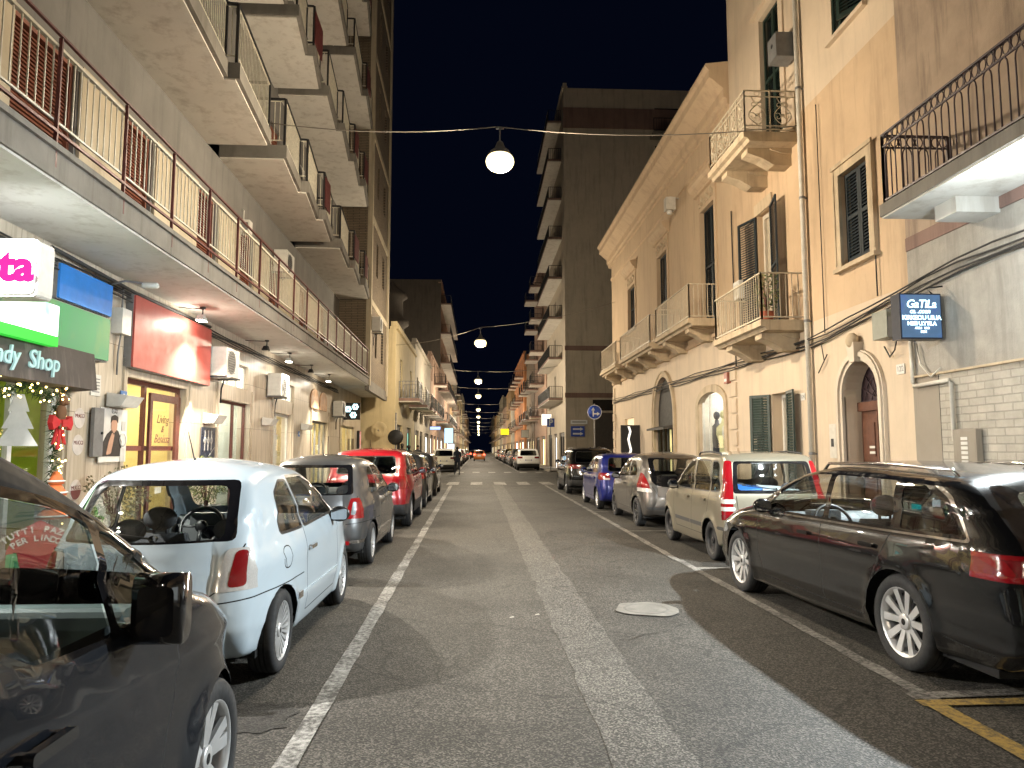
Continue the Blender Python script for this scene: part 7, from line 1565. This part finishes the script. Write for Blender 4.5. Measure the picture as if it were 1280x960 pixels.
person('person in grey coat nearest the road on the left pavement', (-3.42, 40.5, .12), R(190), COATS['grey'], .18, h=1.7)
# ---------------------------------------------------------------- the parked cars
def car(label, sp, pm, x, y, rz=0.0, group=None, name='parked_car', **kw):
    t = thing(name, label, 'car', (x, y, 0), rz, group); s = dict(sp); s['paint'] = pm; s.update(kw); build_car(s, t); return t
GL = 'cars parked along the left kerb'; GR_ = 'cars parked along the right kerb'
van = car('anthracite van parked nearest on the left with a big black door mirror', VAN, P_VAN, -1.95, .66, 0, GL, 'parked_van', dashm=plain('pale_teal_dash', (.30, .42, .42), .5))
fiat = car('pale blue-white small hatchback with chrome badge parked behind the van', FIAT, P_WHITE, -2.20, 5.4, 0, GL)
# badge, chrome bar and trims of the small hatchback
b = MB(); b.lathe([(.001, -.012), (.048, -.01), (.062, -.014), (.066, 0), (.06, .012)], 24, axis='y'); bd = obj('badge', b, CHROME, fiat); bd.location = (0, -.655, .90); b = MB(); b.lathe([(.001, -.017), (.046, -.015), (.048, -.011)], 24, axis='y'); be = obj('badge_face', b, plain('badge_olive', (.10, .09, .05), .3), bd)
lettering('FIAT', .036, CHROME, bd, (0, -.019, 0), (R(90), 0, 0), .001)
b = MB(); b.prism(rpoly([(-.25, .775), (.25, .775), (.25, .83), (-.25, .83)], .02), -.735, -.69, 'y'); b.bevel(.012, 2); obj('boot_handle', b, CHROME, fiat)
for s in (-1, 1):
    b = MB(); b.prism(rpoly([(.26, .415), (.50, .40), (.52, .45), (.28, .465)], .01) if s > 0 else rpoly([(-.26, .415), (-.28, .465), (-.52, .45), (-.50, .40)], .01), -.735 + .04, -.60, 'y'); obj('rear_reflector', b, PGREY, fiat)
    b = MB(); b.box(s * .805, s * .823, .42, 1.85, .455, .475); obj('side_trim', b, P_WHITE, fiat); b = MB(); b.box(s * .806, s * .828, .30, .42, .45, .50); obj('side_badge', b, CHROME, fiat)
g500 = car('mid grey small hatchback with ring shaped red tail lights', FIAT, P_GREY, -2.27, 10.35, 0, GL, tail=[([(.48, .67), (.80, .67), (.80, .94), (.54, .94)], -.38, [(None, RED), ([(.55, .72), (.615, .72), (.61, .89), (.575, .89)], P_GREY)])], rear_trim=[([(.30, .34), (.75, .34), (.75, .385), (.30, .385)], 3)])
lettering('HYBRID', .05, CHROME, g500, (.38, -.735, .72), (R(90), 0, 0), .002)
b = MB(); b.lathe([(.001, -.012), (.05, -.01), (.062, 0)], 20, axis='y'); o = obj('badge', b, CHROME, g500); o.location = (0, -.655, .90)
for s in (-1, 1): b = MB(); b.box(s * .34, s * .56, -.655, -.58, .335, .385); obj('rear_reflector', b, RED, g500)
red = car('bright red compact crossover with black lower bumper', XCAR, P_RED, -2.27, 15.3, 0, GL)
dk1 = car('dark grey hatchback directly beyond the red crossover', HATCH, P_DGREY, -2.25, 20.25, 0, GL, handmat=TRIM, mirror=(.77, 1.76, 1.0, P_DGREY), rimmat=ALLOY)
dk2 = copy_tree(dk1, (-2.25, 25.1, 0), label='dark grey hatchback last before the left zebra crossing')
audi = car('black estate car with chrome window trim and ten spoke wheels', AVANT, P_BLACK, 4.0, 5.25, .04, GR_, cladx=0)
panda = car('beige-grey boxy hatchback with tall red tail lights and roof rails', PANDA, P_BEIGE, 4.16, 10.4, 0, GR_)
for s in (-1, 1): b = MB(); b.box(s * .30, s * .68, -.545, -.52, .33, .355); obj('rear_reflector', b, DARKRED, panda)
b = MB(); b.hexa([(-.45, -.30, 1.02), (.0, -.28, 1.02), (.05, .1, 1.02), (-.42, .1, 1.02), (-.45, -.30, 1.10), (.0, -.26, 1.05), (.05, .1, 1.05), (-.42, .1, 1.12)]); obj('blue_folder', b, plain('folder_blue', (.02, .16, .55), .5), panda)
b = MB(); b.hexa([(-.1, -.34, 1.02), (.42, -.34, 1.02), (.4, .05, 1.02), (-.05, .05, 1.02), (-.1, -.34, 1.035), (.42, -.34, 1.03), (.4, .05, 1.05), (-.05, .05, 1.09)]); obj('papers', b, plain('pale_papers', (.55, .6, .62), .6), panda)
yps = car('brown-grey rounded hatchback with slanted red and clear tail lights', YPS, P_BROWN, 4.14, 15.1, 0, GR_)
blu = car('deep blue compact hatchback between grey and black cars', HATCH, P_BLUE, 4.02, 19.4, 0, GR_)
blk = car('black off-road car parked last before the right corner', SUV, P_BLACK, 4.1, 26.2, 0, GR_, rear_mat=DGLASS, rails=[(-.2, 1.5, .62, 1.58, 1.60)])
wsr = car('white crossover with dark lower bumper first beyond the right crossing', SUV, P_PURE, 3.85, 55.5, 0, GR_, step=.06)
wsl = copy_tree(wsr, (-2.45, 52, 0), label='white car first beyond the left crossing beside the walking person', group=GL)
base = car('dark silver hatchback second beyond the right crossing', HATCH, P_SILVER, 3.9, 61.2, 0, GR_, step=.06, handmat=TRIM, mirror=(.77, 1.76, 1.0, TRIM))
P_MAR = paint('maroon_paint', (.10, .012, .014), .3); cols = [(P_BLACK, 'black'), (P_DGREY, 'dark grey'), (P_SILVER, 'silver'), (P_MAR, 'maroon'), (P_PURE, 'white')]
ordn = ['third', 'fourth', 'fifth', 'sixth', 'seventh', 'eighth', 'ninth', 'tenth', 'eleventh', 'twelfth', 'thirteenth', 'fourteenth']
for k in range(12):
    pm, cn = cols[(k * 3 + 1) % 5]; src = base if k % 3 else wsr
    c = copy_tree(src, (3.9, 66.6 + k * 5.6, 0), label=f'{cn} parked car, {ordn[k]} beyond the right crossing', group=GR_); recolour(c, P_SILVER if src is base else P_PURE, pm)
for k in range(12):
    pm, cn = cols[(k * 2) % 5]; src = base if k % 2 else wsr
    c = copy_tree(src, (-2.45, 58 + k * 5.7, 0), label=f'{cn} parked car, {["second"] [0] if k == 0 else ordn[k - 1]} beyond the left crossing', group=GL); recolour(c, P_SILVER if src is base else P_PURE, pm)
# moving car with its lamps on
TL = emit('lit_tail_lamp', (1, .06, .03), 14)
mv = copy_tree(base, (.15, 101, 0), label='orange-lit car with glowing red tail lamps driving away down the road', group='moving cars'); mv.name = 'moving_car'; recolour(mv, P_SILVER, paint('orange_paint', (.50, .16, .04)))
recolour(mv, RED, TL)
mv2 = copy_tree(base, (-.6, 122, 0), label='farther car with glowing red tail lamps on the road', group='moving cars'); mv2.name = 'moving_car'; recolour(mv2, P_SILVER, P_DGREY); recolour(mv2, RED, TL)
# parked-van dashboard papers and small front details
t = thing('paper_leaflet', 'white leaflet with print lying on the van dashboard', 'leaflet', (-1.78, 2.42, 1.075), .5); b = MB(); b.hexa([(-.11, -.08, 0), (.11, -.08, 0), (.11, .08, 0), (-.11, .08, 0), (-.11, -.08, .006), (.11, -.08, .006), (.11, .08, .02), (-.11, .08, .012)]); obj('sheet', b, WHITEPL, t); b = MB()
for k in range(4): b.box(-.08, .06, -.06 + k * .032, -.045 + k * .032, .0205, .022)
obj('print', b, GREYMET, t)

# ---------------------------------------------------------------- night sky and lamps
W = bpy.data.worlds.new('World'); SC.world = W; W.use_nodes = True
nt = W.node_tree; bg = nt.nodes['Background']
sky = nt.nodes.new('ShaderNodeTexSky'); sky.sky_type = 'NISHITA'; sky.sun_disc = False; sky.sun_elevation = R(-9); sky.sun_rotation = R(250); sky.altitude = 0
tint_ = nt.nodes.new('ShaderNodeMix'); tint_.data_type = 'RGBA'; tint_.blend_type = 'ADD'; tint_.inputs[0].default_value = 1.0; tint_.inputs[7].default_value = (.0010, .0018, .0056, 1)
dim = nt.nodes.new('ShaderNodeMix'); dim.data_type = 'RGBA'; dim.blend_type = 'MULTIPLY'; dim.inputs[0].default_value = 1.0; dim.inputs[7].default_value = (.05, .05, .05, 1)
nt.links.new(sky.outputs[0], dim.inputs[6]); nt.links.new(dim.outputs[2], tint_.inputs[6]); nt.links.new(tint_.outputs[2], bg.inputs['Color']); bg.inputs['Strength'].default_value = 1.0
def light(name, kind, loc, energy, color, size=.1, aim=None, spot=None, blend=.5):
    l = bpy.data.lights.new(name, kind); l.energy = energy; l.color = color
    if kind == 'AREA': l.size = size
    else: l.shadow_soft_size = size
    if spot: l.spot_size = R(spot); l.spot_blend = blend
    o = bpy.data.objects.new(name, l); COL.objects.link(o); o.location = loc
    if aim is not None: o.rotation_euler = (Vector(aim) - Vector(loc)).to_track_quat('-Z', 'Y').to_euler()
    return o
for i, (x, y, z) in enumerate(LAMPS):
    light('street_lamp_light', 'POINT', (x, y, z - .42), 2050, (1, .84, .62), .15)
for s, n in SPOTL:
    light('spotlight_spill', 'POINT', lw(n - .06, s, 3.84), 38 if s == 13.0 else 14, (1, .90, .74), .06)
    p = lw(n, s, 3.88); light('spotlight_beam', 'SPOT', p, 2300 if s < 8 else 2600 if s < 14 else 1700, (1, .96, .90) if s < 8 else (1, .90, .74), .05, (p[0] + 2.6, p[1] + .3, 0), 142, .45)
light('floodlight_beam', 'SPOT', (RFX - .92, 6.8, 3.88), 3800, (.88, .97, 1), .05, (1.5, 8.0, 0), 114, .25); light('floodlight_spill', 'POINT', (RFX - .96, 6.8, 3.8), 130, (.88, .97, 1), .1)

cam = bpy.data.cameras.new('camera'); co = bpy.data.objects.new('camera', cam); COL.objects.link(co); SC.camera = co
co.location = (0, 0, 1.6); co.rotation_euler = (R(90 + 5.2587), 0, R(-2.702)); cam.sensor_width = 36; cam.lens = 36 * 890 / 1280; cam.clip_start = .05; cam.clip_end = 2000
vs = SC.view_settings; vs.view_transform = 'Standard'; vs.look = 'None'; vs.exposure = 0; vs.gamma = 1; vs.use_curve_mapping = False
SC.cycles.use_denoising = True; SC.cycles.max_bounces = 6; SC.cycles.diffuse_bounces = 3; SC.cycles.glossy_bounces = 3; SC.cycles.transparent_max_bounces = 12; SC.cycles.sample_clamp_indirect = 6; SC.cycles.caustics_reflective = False; SC.cycles.caustics_refractive = False
